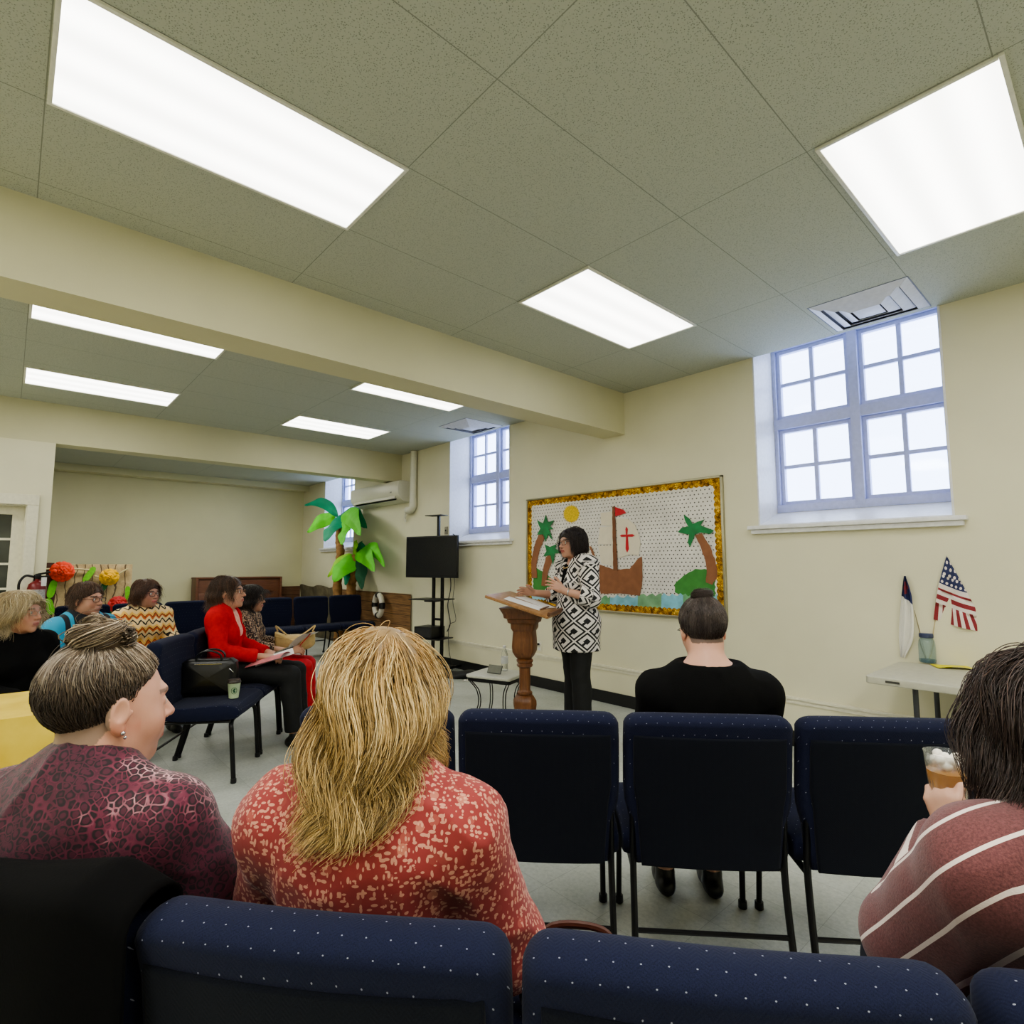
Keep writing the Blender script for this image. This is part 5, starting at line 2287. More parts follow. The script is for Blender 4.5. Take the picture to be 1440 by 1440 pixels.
def person(label, loc, rz, base, J=None, s=1.0, w=1.0, bust=1.0, belly=0.0, fat=0.0, head=(0, 0, 0), skin=(.55, .33, .24), lip=(.45, .15, .13), brow=(.05, .035, .025), scalp=None, hairline=None,
           top=None, inner=None, trousers=None, shoes=None, hands=None, hh=.0045, hb=.011, ht=.010, armw=1.0, detail=True, hand_h=.005, neckw=1.0, extra=None, blush=.5, headscale=1.0, ears=True):
    j = dict(base)
    j.update(J or {})
    j = {k: np.array(v, float) for k, v in j.items()}
    for k in j:
        if k[:2] in ('sh', 'hi'):
            j[k][0] *= w if k[:2] == 'sh' else (w * .5 + .5)
    root = bpy.data.objects.new('person', None)
    COL.objects.link(root)
    root.location = (float(loc[0]), float(loc[1]), float(loc[2]) if len(loc) > 2 else 0)
    root.rotation_euler = (0, 0, rz)
    root.scale = (s, s, s)
    tag(root, label, 'person')
    HR = rotz(head[0]) @ rotx(head[1]) @ roty(head[2])
    hc = j['head']
    hs = headscale

    def torso(inf=0.0, k=.05):
        P = [ell(j['pelvis'], (.165 * w, .122 + belly * .6, .105), k=k, inf=inf),
             ell(j['waist'] + (0, belly * .4, 0), (.138 * w + belly * .5, .105 + belly, .125), k=k, inf=inf),
             ell(j['chest'], (.150 * w, .108, .15), k=k, inf=inf),
             cap(j['shL'] * [.82, 1, 1] + [0, 0, -.012], j['shR'] * [.82, 1, 1] + [0, 0, -.012], .056, .056, k=k, inf=inf),
             cap(j['neck'] + [0, -.012, .012], j['shL'] + [.02, 0, .002], .048, .040, k=k, inf=inf),
             cap(j['neck'] + [0, -.012, .012], j['shR'] + [-.02, 0, .002], .048, .040, k=k, inf=inf),
             ell((j['chest'] + j['neck']) / 2 + [0, -.02, 0], (.13 * w, .085, .10), k=k, inf=inf)]
        if bust:
            for sg in (-1, 1):
                P.append(ell(j['chest'] + [sg * .068 * w, .078, -.045], (.060 * w, .050 * bust, .060), k=.035, inf=inf))
        return P

    def arm(sd, inf=0.0, f=1.0, k=.03, flat=None):
        a, e, r = j['sh' + sd], j['el' + sd], j['wr' + sd]
        P = [ell(a, (.050 * armw, .050 * armw, .052 * armw), k=.03, inf=inf), cap(a, e, .047 * armw, .040 * armw, k=k, inf=inf)]
        if f > 0:
            c = e + (r - e) * f
            P.append(cap(e, c, .041 * armw, (.041 + (.026 - .041) * f) * armw, k=.02, inf=inf, flat='b' if f < 1 or flat else None))
        return P

    def leg(sd, inf=0.0, f=1.0, flare=0.0):
        a, e, r = j['hi' + sd], j['kn' + sd], j['an' + sd]
        P = [cap(a, e, .092 * (w * .6 + .4), .062, k=.03, inf=inf)]
        c = e + (r - e) * f
        P.append(cap(e, c, .060, .060 + (.040 - .060) * f + flare, k=.02, inf=inf, flat='b' if f < 1 else None))
        P.append(ell(e + (r - e) * .28 + [0, -.015, 0], (.050, .054, .09), k=.03, inf=inf))
        return P

    def foot(sd, inf=0.0):
        a = j['an' + sd]
        o = j.get('foot' + sd, np.array([0.0, 1.0, 0]))
        o = unit(o)
        z0 = a[2] - .055
        return [cap(a, a + [0, 0, -.045], .036, .034, k=.015, inf=inf), cap(a + [0, 0, -.05] - o * .035, a + o * .11 + [0, 0, -.055], .031, .030, k=.02, inf=inf), cap(a + o * .08 + [0, 0, -.055], a + o * .165 + [0, 0, -.062], .034, .022, k=.02, inf=inf)]

    def neckp(inf=0.0):
        return [cap(j['neck'] + [0, -.01, -.02], hc + HR @ np.array([0, -.022, -.045]), .060 * neckw, .052 * neckw, k=.03, inf=inf)]
    # ------- body: one skin
    P = torso(-.006) + neckp() + arm('L', -.003) + arm('R', -.003) + leg('L', -.004) + leg('R', -.004) + foot('L') + foot('R')
    tips = {}
    Ts = {}
    fines = []
    for sd, sg in (('R', -1), ('L', 1)):
        hd = (hands or {}).get(sd)
        fa = unit(j['wr' + sd] - j['el' + sd])
        if hd is None:
            hd = dict(d=fa + [0, 0, -.35], up=(0, 0, 1))
        pr, tp, T = hand(j['wr' + sd] + fa * .012, hd['d'], hd['up'], sg, hd.get('curl', (.3, .35, .4, .45)), hd.get('thumb', .5), 1.0, hd.get('spread', .05))
        P += pr
        tips[sd] = tp
        Ts[sd] = T
        a = np.array([p['bb'][0] for p in pr]).min(0)
        b = np.array([p['bb'][1] for p in pr]).max(0)
        if hand_h:
            fines.append((a, b, hand_h))
    P += head_prims(hc, HR, hs, fat, ears=ears, detail=detail)
    fines.append((hc - [.11, .13, .13], hc + [.11, .13, .13], hh))
    fl = Field(P, hb, fines)
    V, Q = fl.mesh(1)
    col = head_paint(V, hc, HR, hs, skin, lip, brow, blush, scalp, hairline=hairline)
    for sd in 'LR':
        nt_ = np.array(tips[sd])
        for tp in nt_:
            d = np.linalg.norm(V - tp, axis=1)
            wgt = np.clip(1 - d / .02, 0, 1)[:, None] * .35
            col = col * (1 - wgt) + np.array(skin) * [1.05, .78, .74] * wgt
    link_mesh('body', V, Q, M['skin'], root, cols=col)
    # eyes
    if detail:
        for sg in (-1, 1):
            m = MB()
            cc = np.array([sg * .031, .0755, -.001])
            m.sphere(cc * hs, .0118 * hs, 12)
            Vv = np.array(m.V) / hs
            d = np.linalg.norm((Vv - cc)[:, [0, 2]], axis=1)
            cc_ = np.where(d[:, None] < .0028, (.01, .01, .01), np.where(d[:, None] < .0062, (.12, .09, .06), (.72, .70, .66)))
            link_mesh('eye', np.array(m.V) @ HR.T + hc, m.F, M['eye'], root, cols=cc_)

    def cloth(name, P, mat, h, fold=.004, fsc=26, seed=1, cutp=None, attrs=None, sm=1, gather=None, fines=()):
        V, Q = Field(P, h, fines).mesh(sm)
        N = normals(V, Q)
        nz = sinoise(V * np.array([1, 1, .6]), fsc, seed, 3)
        rg = 1 - np.abs(sinoise(V * np.array([1.0, 1.0, .7]), fsc * .8, seed + 9, 2))
        V = V + N * (fold * (.6 * nz + 1.2 * (rg ** 3 - .4)))[:, None]
        if gather is not None:
            V = V + N * gather(V)[:, None]
        at = attrs(V) if attrs else None
        return link_mesh(name, V, Q, mat, root, attrs=at)
    K = dict(root=root, j=j, HR=HR, hc=hc, hs=hs, torso=torso, arm=arm, leg=leg, foot=foot, neckp=neckp, cloth=cloth, tips=tips, T=Ts, s=s, rz=rz, w=w)
    if inner:
        P = torso(inner.get('inf', .002)) + arm('L', .003, -1) + arm('R', .003, -1)
        P.append(ell(j['neck'] + [0, .06, .035], inner.get('neck', (.062, .085, .075)), k=.012, op='s'))
        cloth('shirt', P, inner['mat'], ht, .0015)
    if top:
        i = top.get('inf', .012)
        P = torso(i) + arm('L', i + top.get('sl', .004), top.get('cuffL', top.get('cuff', .92)), flat=True) + arm('R', i + top.get('sl', .004), top.get('cuffR', top.get('cuff', .92)), flat=True)
        P.append(ell(j['pelvis'] + [0, .0, -.01], (.172 * w, .13 + belly * .6, .10), k=.05, inf=i + .004))
        if 'hem' in top:
            P += top['hem'](j, i, w)
        if top.get('collar'):
            P.append(cap(j['neck'] + [0, -.01, -.01], j['neck'] + [0, .0, .035], .074 * neckw, .066 * neckw, k=.02, flat='b'))
        if top.get('open'):
            o = top['open']
            c0 = j['neck'] + [0, .07, .02]
            P.append(cap(c0, j['waist'] + [0, .17, .02], o[0], o[1], k=.015, op='s'))
            if len(o) > 2:
                P.append(cap(j['waist'] + [0, .19, .05], j['pelvis'] + [0, .25, -.28], o[1], o[2], k=.012, op='s'))
        nk = top.get('neck', (.064, .075, .055))
        P.append(ell(j['neck'] + np.array(top.get('noff', (0, .025, .045))), nk, k=.012, op='s'))
        cloth(top.get('name', 'top'), P, top['mat'], top.get('h', ht), top.get('fold', .005), top.get('fsc', 26), top.get('seed', 2), attrs=(lambda V: top['attrs'](V, j)) if 'attrs' in top else None, gather=top.get('gather'))
    if trousers:
        i = trousers.get('inf', .010)
        f = trousers.get('f', .93)
        P = [ell(j['pelvis'], (.165 * w, .122 + belly * .6, .105), k=.05, inf=i)] + leg('L', i, f, trousers.get('flare', .012)) + leg('R', i, f, trousers.get('flare', .012))
        cloth('trousers', P, trousers['mat'], ht, .004, 22, 5)
    if shoes:
        for sd in 'LR':
            V, Q = Field(foot(sd, .006), .007).mesh(1)
            V[:, 2] = np.maximum(V[:, 2], .002)
            link_mesh('shoe', V, Q, shoes, root)
    return K


def glasses(K, mat, w=.024, h=.017, rnd=.010, y=.102):
    hc, R, s = K['hc'], K['HR'], K['hs']

    def T(p):
        return hc + R @ (np.array(p) * s)
    m = MB()
    for sg in (-1, 1):
        o = rrect(2 * w, 2 * h, rnd, 4, sg * .033, -.002)
        o.append(o[0])
        m.tube([T((a, y - abs(a) * .10, b)) for a, b in o], .0018, 6, cap=False)
        m.tube([T((sg * (.033 + w), y - .007, .004)), T((sg * .077, y - .03, .004)), T((sg * .083, -.005, .006)), T((sg * .080, -.03, -.012))], .0016, 6)
    m.tube([T((-.010, y, .002)), T((0, y + .003, .005)), T((.010, y, .002))], .0016, 6)
    m.build('glasses', mat, K['root'])


def earring(K, sg, mat, r=.004):
    T = lambda p: K['hc'] + K['HR'] @ (np.array(p) * K['hs'])
    m = MB()
    m.sphere(T((sg * .086, -.004, -.038)), r, 8)
    m.sphere(T((sg * .086, .000, -.046)), r * .8, 8)
    m.build('earring', mat, K['root'])


def cap_mesh(K, extra=(), color=(.1, .07, .05), h=.005, front=.085, face=True, inf=.006, grooves=.0, crop=None):
    """solid under-layer of the hair so that the skull never shows"""
    hc, R, s = K['hc'], K['HR'], K['hs']

    def T(p):
        return hc + R @ (np.array(p, float) * s)
    P = [ell(T((0, -.018, .032)), np.array((.074 + inf, .095 + inf, .084 + inf)) * s, R, k=.02)]
    for c, r in extra:
        P.append(ell(T(c), np.array(r) * s, R, k=.03))
    if face:
        P.append(ell(T((0, .105, -.030)), np.array((.066, .085, front)) * s, R, k=.01, op='s'))
        for sg in (-1, 1):
            P.append(ell(T((sg * .075, .035, -.05)), np.array((.03, .042, .055)) * s, R, k=.01, op='s'))
        P.append(ell(T((0, -.02, -.115)), np.array((.12, .14, .055)) * s, R, k=.01, op='s') if not extra else ell(T((0, .09, -.10)), np.array((.07, .075, .06)) * s, R, k=.01, op='s'))
    if crop:
        P += crop(T, R, s)
    V, Q = Field(P, h).mesh(2)
    n = sinoise(V, 90, 4)
    C = np.array(color)[None] * (1 + .25 * n)[:, None]
    return V, Q, C


def colls(K, hair_r=0.0, neck=True, torso=True):
    hc, R, s, j = K['hc'], K['HR'], K['hs'], K['j']
    T = lambda p: hc + R @ (np.array(p, float) * s)
    c = [(T((0, -.018, .032)), np.array((.076, .097, .086)) * s + hair_r, R), (T((0, .03, -.045)), np.array((.062, .062, .070)) * s, R), (T((0, .095, -.035)), np.array((.074, .066, .093)) * s, R)]
    I = np.eye(3)
    if neck:
        c.append(((j['neck'] + hc) / 2 + [0, -.01, -.03], np.array((.062, .062, .09)), I))
    if torso:
        w = K['w']
        c.append((j['chest'] + [0, 0, .02], np.array((.175 * w, .128, .165)), I))
        c.append(((j['shL'] + j['shR']) / 2 + [0, 0, -.005], np.array((.20 * w, .080, .075)), I))
    return c


def hair_object(K, parts, name='hair'):
    V, Q, C = join(parts)
    return link_mesh(name, V, Q, M['hair'], K['root'], cols=np.clip(C, 0, 1))


M['eye'] = attr_mat('eye', .15)


# ------------------------------------------------------------------ printed cloths
def leopard():
    t = NT('leopard_print').set(rough=.75, sheen=.2)
    v = t.coord()
    nz = t.noise(v, 9, 3, .6, out=1)
    vv = t.n('ShaderNodeMixRGB')
    vv.blend_type = 'ADD'
    vv.inputs[0].default_value = .035
    t.l(v, vv.inputs[1])
    t.l(nz, vv.inputs[2])
    d = t.voro(vv.outputs[0], 68, 'DISTANCE_TO_EDGE')
    cen = t.voro(vv.outputs[0], 68)
    big = t.noise(v, 5.5, 4, .6)
    edge = t.ramp(t.math('SUBTRACT', d, t.math('MULTIPLY', t.noise(v, 45, 3), .10)), [(.0, (1, 1, 1, 1)), (.05, (0, 0, 0, 1))])
    spot = t.ramp(cen, [(.30, rgb(74, 18, 40)), (.42, rgb(30, 9, 19)), (.60, rgb(26, 9, 18)), (.72, rgb(92, 24, 50))])
    ec = t.ramp(big, [(.50, rgb(74, 19, 40)), (.60, rgb(112, 40, 62)), (.70, rgb(205, 158, 162))])
    t.color(t.mix(edge, spot, ec))
    t.bump(t.noise(v, 300, 3), .15, .002)
    return t.m


def floral():
    t = NT('coral_floral_print').set(rough=.8, sheen=.15)
    v = t.coord()
    big = t.voro(v, 34, out='Color')
    bw = t.n('ShaderNodeRGBToBW')
    t.l(big, bw.inputs[0])
    bd = t.voro(v, 34)
    base = t.ramp(bw.outputs[0], [(.35, rgb(150, 64, 58)), (.45, rgb(190, 116, 96)), (.6, rgb(168, 82, 72))], 'CONSTANT')
    # petals: stretched small cells
    v2 = t.coord(scale=(1, 1, .45), rot=(.5, .4, .6))
    d2 = t.voro(v2, 135)
    v3 = t.coord(scale=(.45, 1, 1), rot=(.3, -.5, .2))
    d3 = t.voro(v3, 120)
    dens = t.noise(v, 22, 3)
    pet = t.math('MULTIPLY', t.math('LESS_THAN', t.math('MINIMUM', d2, d3), .32), t.math('GREATER_THAN', dens, .28))
    c = t.mix(t.math('LESS_THAN', bd, .30), rgb(146, 54, 52), base)
    t.color(t.mix(t.math('MULTIPLY', pet, .62), c, rgb(232, 176, 148)))
    t.bump(t.noise(v, 60, 4), .2, .004)
    return t.m


def striped():
    t = NT('maroon_stripe_knit').set(rough=.9, sheen=.2)
    a = t.n('ShaderNodeAttribute', attribute_name='sv')
    v = t.coord()
    f = t.math('ABSOLUTE', t.math('SUBTRACT', t.math('FRACT', t.math('DIVIDE', a.outputs['Fac'], .080)), .5))
    st = t.math('GREATER_THAN', t.math('ADD', f, t.math('MULTIPLY', t.noise(v, 300, 2), .006)), .448)
    nz = t.noise(v, 260, 4, .7)
    base = t.ramp(nz, [(.3, rgb(84, 46, 48)), (.7, rgb(124, 76, 76))])
    t.color(t.mix(st, base, rgb(226, 212, 204)))
    t.bump(nz, .4, .003)
    return t.m


def lattice():
    t = NT('black_white_lattice_print').set(rough=.75)
    a = t.n('ShaderNodeAttribute', attribute_name='pv')
    sep = t.n('ShaderNodeSeparateXYZ')
    t.l(a.outputs['Vector'], sep.inputs[0])
    S = .155
    u = t.math('DIVIDE', t.math('ADD', sep.outputs[0], sep.outputs[1]), S)
    w = t.math('DIVIDE', t.math('SUBTRACT', sep.outputs[0], sep.outputs[1]), S)
    fu = t.math('SUBTRACT', t.math('FRACT', u), .5)
    fw = t.math('SUBTRACT', t.math('FRACT', w), .5)
    au, aw = t.math('ABSOLUTE', fu), t.math('ABSOLUTE', fw)
    mx = t.math('MAXIMUM', au, aw)
    grid = t.math('GREATER_THAN', mx, .455)                       # thin white lattice
    ring = t.math('MULTIPLY', t.math('LESS_THAN', mx, .35), t.math('GREATER_THAN', mx, .16))     # white square ring
    # open the ring on one side into a key shape
    gap = t.math('MULTIPLY', t.math('LESS_THAN', t.math('ABSOLUTE', fu), .07), t.math('GREATER_THAN', fw, .0))
    ring = t.math('MULTIPLY', ring, t.math('SUBTRACT', 1.0, gap))
    wh = t.math('MAXIMUM', grid, ring)
    t.color(t.mix(wh, rgb(20, 20, 22), rgb(216, 210, 206)))
    return t.m


def zigzag():
    t = NT('orange_zigzag_print').set(rough=.7)
    v = t.coord()
    sep = t.n('ShaderNodeSeparateXYZ')
    t.l(v, sep.inputs[0])
    z = t.math('ADD', t.math('DIVIDE', sep.outputs[2], .115), t.math('MULTIPLY', t.math('PINGPONG', sep.outputs[0], .03), 9.0))
    z = t.math('ADD', z, t.math('MULTIPLY', t.noise(v, 12, 2), .5))
    f = t.math('FRACT', z)
    t.color(t.ramp(f, [(0, rgb(238, 206, 150)), (.26, rgb(26, 20, 20)), (.38, rgb(240, 214, 160)), (.60, rgb(206, 104, 40)), (.74, rgb(120, 34, 24)), (.82, rgb(236, 186, 96))], 'CONSTANT'))
    return t.m


def animal():
    t = NT('brown_cream_swirl_print').set(rough=.75)
    v = t.coord(scale=(1, 1, .5))
    n = t.noise(v, 42, 3, .6)
    f = t.math('ABSOLUTE', t.math('SUBTRACT', n, .5))
    c = t.ramp(f, [(.0, rgb(206, 180, 150)), (.028, rgb(150, 116, 90)), (.04, rgb(36, 24, 22)), (.2, rgb(52, 34, 30))])
    t.color(c)
    return t.m


def knit(name, c, n=.12):
    return plain(name, c, .88, noise=n, nscale=40, bump=.25, bscale=260, spec=.15)


def denim(name, c):
    return plain(name, c, .8, noise=.2, nscale=30, bump=.15, bscale=500)


M['black_cloth'] = knit('black_knit', rgb(13, 13, 14))
M['black_shoe'] = plain('black_leather', rgb(20, 20, 21), .4, bump=.1)
M['black_trousers'] = denim('black_trouser_cloth', rgb(17, 18, 20))
M['dark_frame'] = plain('dark_glasses_frame', rgb(36, 26, 24), .3)
M['silver'] = plain('silver', rgb(200, 200, 205), .25, 1.0)


def H(K, r):
    return K['hc'] + (r * K['hs']) @ K['HR'].T


def radial_comb(K, roots_h, crown=(0, -.03, .12), z=-.2, fwd=0.0, side=0.0):
    d = roots_h - np.array(crown)
    d = d / (np.linalg.norm(d, axis=1)[:, None] + 1e-9)
    fr = np.clip((roots_h[:, 1] - .01) / .05, 0, 1)
    d[:, 1] -= fr * 2.0
    d[:, 0] += fr * .9 * np.sign(roots_h[:, 0] - crown[0])
    d[:, 2] += z
    d[:, 1] += fwd
    d[:, 0] += side
    return d @ K['HR'].T


def simple_hair(K, rng, n, length, cols, m=14, crown=(0, -.03, .12), rad=.0011, layer=(.003, .016), wave=.05, stiff=.5, cap_col=None, capx=(), grav=1.0, rand=.15, hl=None, front=.085, fwd=0.0, side=0.0, inf=.008, zc=-.2):
    r = scalp_roots(n, rng, hl)
    P = grow(H(K, r), radial_comb(K, r, crown, z=zc, fwd=fwd, side=side), length if not callable(length) else length(r), rng, m, grav, layer, colls(K), wave, 50, stiff=stiff, rand=rand)
    V, Q, C = strands_to_mesh(P, np.full(n, rad), cols(n, m))
    return (V, Q, C), r


# ================================================================== 1. the long-haired blonde woman (near row)
def near_people():
    rng = np.random.default_rng(11)
    # ---- blonde
    p = NEAR[1]
    K = person('woman with long blonde hair in a coral floral blouse, seen from behind', (p[0] - .0, p[1] + .0), A0, SIT, w=1.02, armw=1.08, s=.985,
               J=dict(head=(-.005, -.065, 1.165), elL=(-.245, -.02, .74), elR=(.235, -.03, .72), wrL=(-.15, .20, .66), wrR=(.16, .17, .62)), head=(.05, -.02, .03),
               top=dict(mat=floral(), inf=.016, name='blouse', h=.007, fold=.006, fsc=34, sl=.010, seed=4), trousers=dict(mat=M['black_trousers']), shoes=M['black_shoe'], hh=.005, detail=True)
    n = 9000
    r = scalp_roots(n, rng)
    comb = radial_comb(K, r, (0.004, -.0, .125), z=-.10)
    L_ = rng.uniform(.21, .345, n) - .03 * (np.abs(r[:, 0]) > .05)
    P = grow(H(K, r), comb, L_, rng, 26, 1.0, (.004, .034), colls(K), .62, 42, stiff=.60, rand=.16)
    # clump into locks
    lat = np.abs(P[:, :, 0] - K['hc'][0]).max(1)
    fwd_ = P[:, :, 1].max(1)
    ok = (lat < .140) & (fwd_ < K['hc'][1] + .10)
    P, r, n = P[ok], r[ok], int(ok.sum())
    key = np.argsort(np.arctan2(r[:, 0], r[:, 1] + .02) * 40 + r[:, 2] * 3)
    for b in range(0, n, 30):
        s_ = key[b:b + 30]
        mean = P[s_].mean(0, keepdims=True)
        tt = np.linspace(0, 1, 26)[None, :, None] ** 1.2 * .5
        P[s_] = P[s_] * (1 - tt) + mean * tt
    cols = hair_cols(n, 26, (.38, .24, .085), (.50, .345, .14), rng, .42, streak=(.85, .66, .34), sfrac=.25, root=(.42, .23, .08))
    s1 = strands_to_mesh(P, np.full(n, .00095), cols)
    c1 = cap_mesh(K, [((0, -.055, -.05), (.085, .065, .11)), ((0, -.055, -.14), (.095, .05, .09))], (.24, .155, .065), inf=.014)
    hair_object(K, [s1, c1])
    # ---- bun
    p = NEAR[0]
    skin = (.60, .33, .235)
    fp = p - U0 * .010
    K = person('woman with a grey-brown hair knot in a maroon leopard print blouse', (fp[0], fp[1]), A0, SIT, w=1.10, armw=1.15, s=.955, headscale=1.10, fat=.008, skin=skin, scalp=(.20, .15, .11),
               hairline=lambda x, y, z: ((z > np.interp(y, [-.12, -.05, -.02, .0, .04, .075], [-.075, -.070, -.03, .028, .045, .075])) * .8) * (np.abs(x) < .0785),
               J=dict(head=(.005, -.07, 1.165), elL=(-.28, -.0, .75), elR=(.27, -.02, .74), neck=(0, -.10, 1.035)), head=(-.50, -.03, .0), neckw=1.12, brow=(.25, .16, .12),
               top=dict(mat=leopard(), inf=.018, name='blouse', h=.007, fold=.006, fsc=30, sl=.012, seed=8, collar=True, noff=(0, .02, .07), neck=(.066, .072, .05)), trousers=dict(mat=M['black_trousers']), shoes=M['black_shoe'], hh=.0028)
    n = 6500
    hl = [-.085, -.080, -.012, .032, .050, .080]
    r = scalp_roots(n, rng, hl)
    bun = np.array([.004, -.035, .128])
    d = bun - r
    d /= np.linalg.norm(d, axis=1)[:, None]
    comb = d @ K['HR'].T
    dist = np.linalg.norm(bun - r, axis=1)
    hr = H(K, r)
    bw_ = H(K, bun[None])[0]
    # grow over the skull toward the knot
    m = 16
    P = np.empty((n, m, 3))
    q = hr.copy()
    P[:, 0] = q
    lay = rng.uniform(.001, .009, n) * np.clip((r[:, 2] + .06) / .10, .12, 1.0)
    cc = colls(K, torso=False, neck=False)[:1]
    Ln = dist * 1.25
    low = r[:, 2] < -.01
    Ln = np.where(low, np.minimum(Ln, .035 + .5 * (r[:, 2] + .09)), Ln)
    wv = rng.normal(size=(n, 3)) * .10
    for i in range(1, m):
        D = bw_ - q
        D /= np.linalg.norm(D, axis=1)[:, None] + 1e-6
        D = D + wv + .22 * np.stack([np.sin(q[:, 2] * 70 + q[:, 0] * 30), np.cos(q[:, 2] * 60 + q[:, 1] * 30), np.sin(q[:, 0] * 80)], 1) * .8
        D /= np.linalg.norm(D, axis=1)[:, None]
        q2 = q + D * (Ln / (m - 1))[:, None]
        for (c, rr, R) in cc:
            r2 = rr[None] + lay[:, None]
            l = (q2 - c) @ R
            k = np.linalg.norm(l / r2, axis=1)
            l /= np.where(k < 1, k, 1)[:, None]
            q2 = l @ R.T + c
        q = q2
        P[:, i] = q
    hgt = np.clip((r[:, 2] - .012) / .075, 0, 1)[:, None, None]
    c0 = hair_cols(n, m, (.060, .042, .030), None, rng, .25)
    c1_ = hair_cols(n, m, (.20, .145, .095), None, rng, .35, streak=(.52, .43, .32), sfrac=.35)
    C = c0 * (1 - hgt) + c1_ * hgt
    s1 = strands_to_mesh(P, np.full(n, .0010), C)
    V, Q, C = cap_mesh(K, (), (.07, .05, .035), inf=.0005, face=False, crop=lambda T, R, s: [ell(T((0, .115, -.045)), np.array((.10, .105, .10)) * s, R, k=.01, op='s'), ell(T((0, .03, -.11)), np.array((.12, .12, .085)) * s, R, k=.01, op='s')])
    # knot: coils of hair
    kn = []
    cen = np.array([.006, -.030, .124])
    N = 1500
    tt = np.linspace(0, 1, 30)
    for g, (R0, R1, turns, zz, tilt) in enumerate(((.046, .020, 1.5, .016, .25), (.036, .010, 1.3, .030, -.2))):
        nn = N // 2
        a0 = rng.uniform(0, 6.28)
        ang = a0 + tt[None] * turns * 2 * PI + rng.normal(size=(nn, 1)) * .15
        rad = R0 + (R1 - R0) * tt[None]
        off = rng.normal(size=(nn, 2)) * .0065
        tw = tt[None] * 9
        o1 = off[:, :1] * np.cos(tw) - off[:, 1:] * np.sin(tw)
        o2 = off[:, :1] * np.sin(tw) + off[:, 1:] * np.cos(tw)
        X = (rad + o1) * np.cos(ang) * 1.15
        Y = (rad + o1) * np.sin(ang) * .95
        Z = zz * tt[None] + o2 + tilt * X * .6
        kn.append(np.stack([X, Y, Z], -1) + cen)
    Pk = np.concatenate(kn)
    Pk = K['hc'] + (Pk * K['hs']) @ K['HR'].T
    s2 = strands_to_mesh(Pk, np.full(len(Pk), .0013), hair_cols(len(Pk), 30, (.19, .135, .085), None, rng, .3, streak=(.50, .40, .28), sfrac=.3))
    f = Field([ell(K['hc'] + K['HR'] @ (cen + [0, 0, .004]), (.050, .042, .020), K['HR'], k=.01)], .005).mesh(1)
    hair_object(K, [s1, s2, (V, Q, C), (f[0], f[1], np.tile(np.array([.10, .07, .045]), (len(f[0]), 1)))])
    earring(K, 1, M['silver'], .0045)
    # ---- striped sweater woman
    p = NEAR[3]
    def sv(V, j):
        x = np.abs(V[:, 0]) - .09
        x = np.maximum(x, 0)
        return {'sv': V[:, 2] + .45 * x + 1.0 * np.clip(V[:, 1] + .20, 0, .3) + .010 * np.sin(V[:, 0] * 9) + .035}
    K = person('woman with dark hair in a maroon sweater with white stripes, lower right', (p[0] + .02 * U0[0], p[1] + .02 * U0[1]), A0, SIT, w=1.0, armw=1.06, s=.975,
               J=dict(head=(-.012, -.055, 1.16), elL=(-.195, .07, .735), wrL=(-.020, .235, .845), elR=(.27, -.02, .74)), head=(.12, .03, .0),
               hands=dict(L=dict(d=(-.15, .20, .85), up=(-.75, -.55, .1), curl=(.7, .75, .8, .85), thumb=.9)),
               top=dict(mat=striped(), inf=.020, name='sweater', h=.007, fold=.005, fsc=22, sl=.022, seed=3, attrs=sv, neck=(.078, .085, .050), noff=(0, .01, .052)), trousers=dict(mat=denim('navy_jeans', rgb(26, 30, 44))), shoes=M['black_shoe'], hh=.005)
    n = 8000
    r = scalp_roots(n, rng)
    comb = radial_comb(K, r, (.01, .01, .12), z=-.08)
    P = grow(H(K, r), comb, rng.uniform(.22, .29, n), rng, 22, 1.0, (.008, .044), colls(K), .36, 55, stiff=.58, rand=.16)
    lat = np.abs(P[:, :, 0] - K['hc'][0]).max(1)
    ok = (lat < .150) & (P[:, :, 1].max(1) < K['hc'][1] + .10)
    P, r, n = P[ok], r[ok], int(ok.sum())
    key = np.argsort(np.arctan2(r[:, 0], r[:, 1] + .02) * 40 + r[:, 2] * 3)
    for b in range(0, n, 24):
        s_ = key[b:b + 24]
        mean = P[s_].mean(0, keepdims=True)
        tt = np.linspace(0, 1, 22)[None, :, None] ** 1.3 * .4
        P[s_] = P[s_] * (1 - tt) + mean * tt
    s1 = strands_to_mesh(P, np.full(n, .0010), hair_cols(n, 22, (.052, .034, .030), (.060, .042, .036), rng, .35, streak=(.15, .095, .075), sfrac=.12))
    c1 = cap_mesh(K, [((0, -.045, -.05), (.085, .06, .09)), ((0, -.05, -.10), (.085, .045, .055))], (.030, .02, .018), inf=.010)
    hair_object(K, [s1, c1])
    m = MB()
    T = lambda q_: K['hc'] + K['HR'] @ np.array(q_)
    for i in range(9):
        a = -.15 + i * .12
        m.sphere(T((.098 * math.sin(a) + .0, -.035 - .01 * (i % 2), .032 + .115 * math.cos(a))), (.006, .004, .004), 8)
    m.tube([T((.106 * math.sin(a), -.035, .032 + .112 * math.cos(a))) for a in np.linspace(-.2, 1.0, 10)], .0028, 6)
    m.build('hair_clip', M['silver'], K['root'])
    # iced drink in the raised hand
    R = rotz(A0)
    hp = K['T']['L']((.0, .075, -.032))
    w_ = np.array([p[0] + .02 * U0[0], p[1] + .02 * U0[1], 0]) + R @ hp
    c = thing('iced_coffee', 'clear cup of iced coffee held up by the woman in the striped sweater', 'drink', tuple(w_ - [0, 0, .075]))
    m = MB()
    m.lathe([(.027, 0), (.029, .002), (.040, .135), (.041, .138), (.039, .136), (.0275, .003)], n=28)
    m.build('plastic_cup', M['clear'], c)
    m = MB()
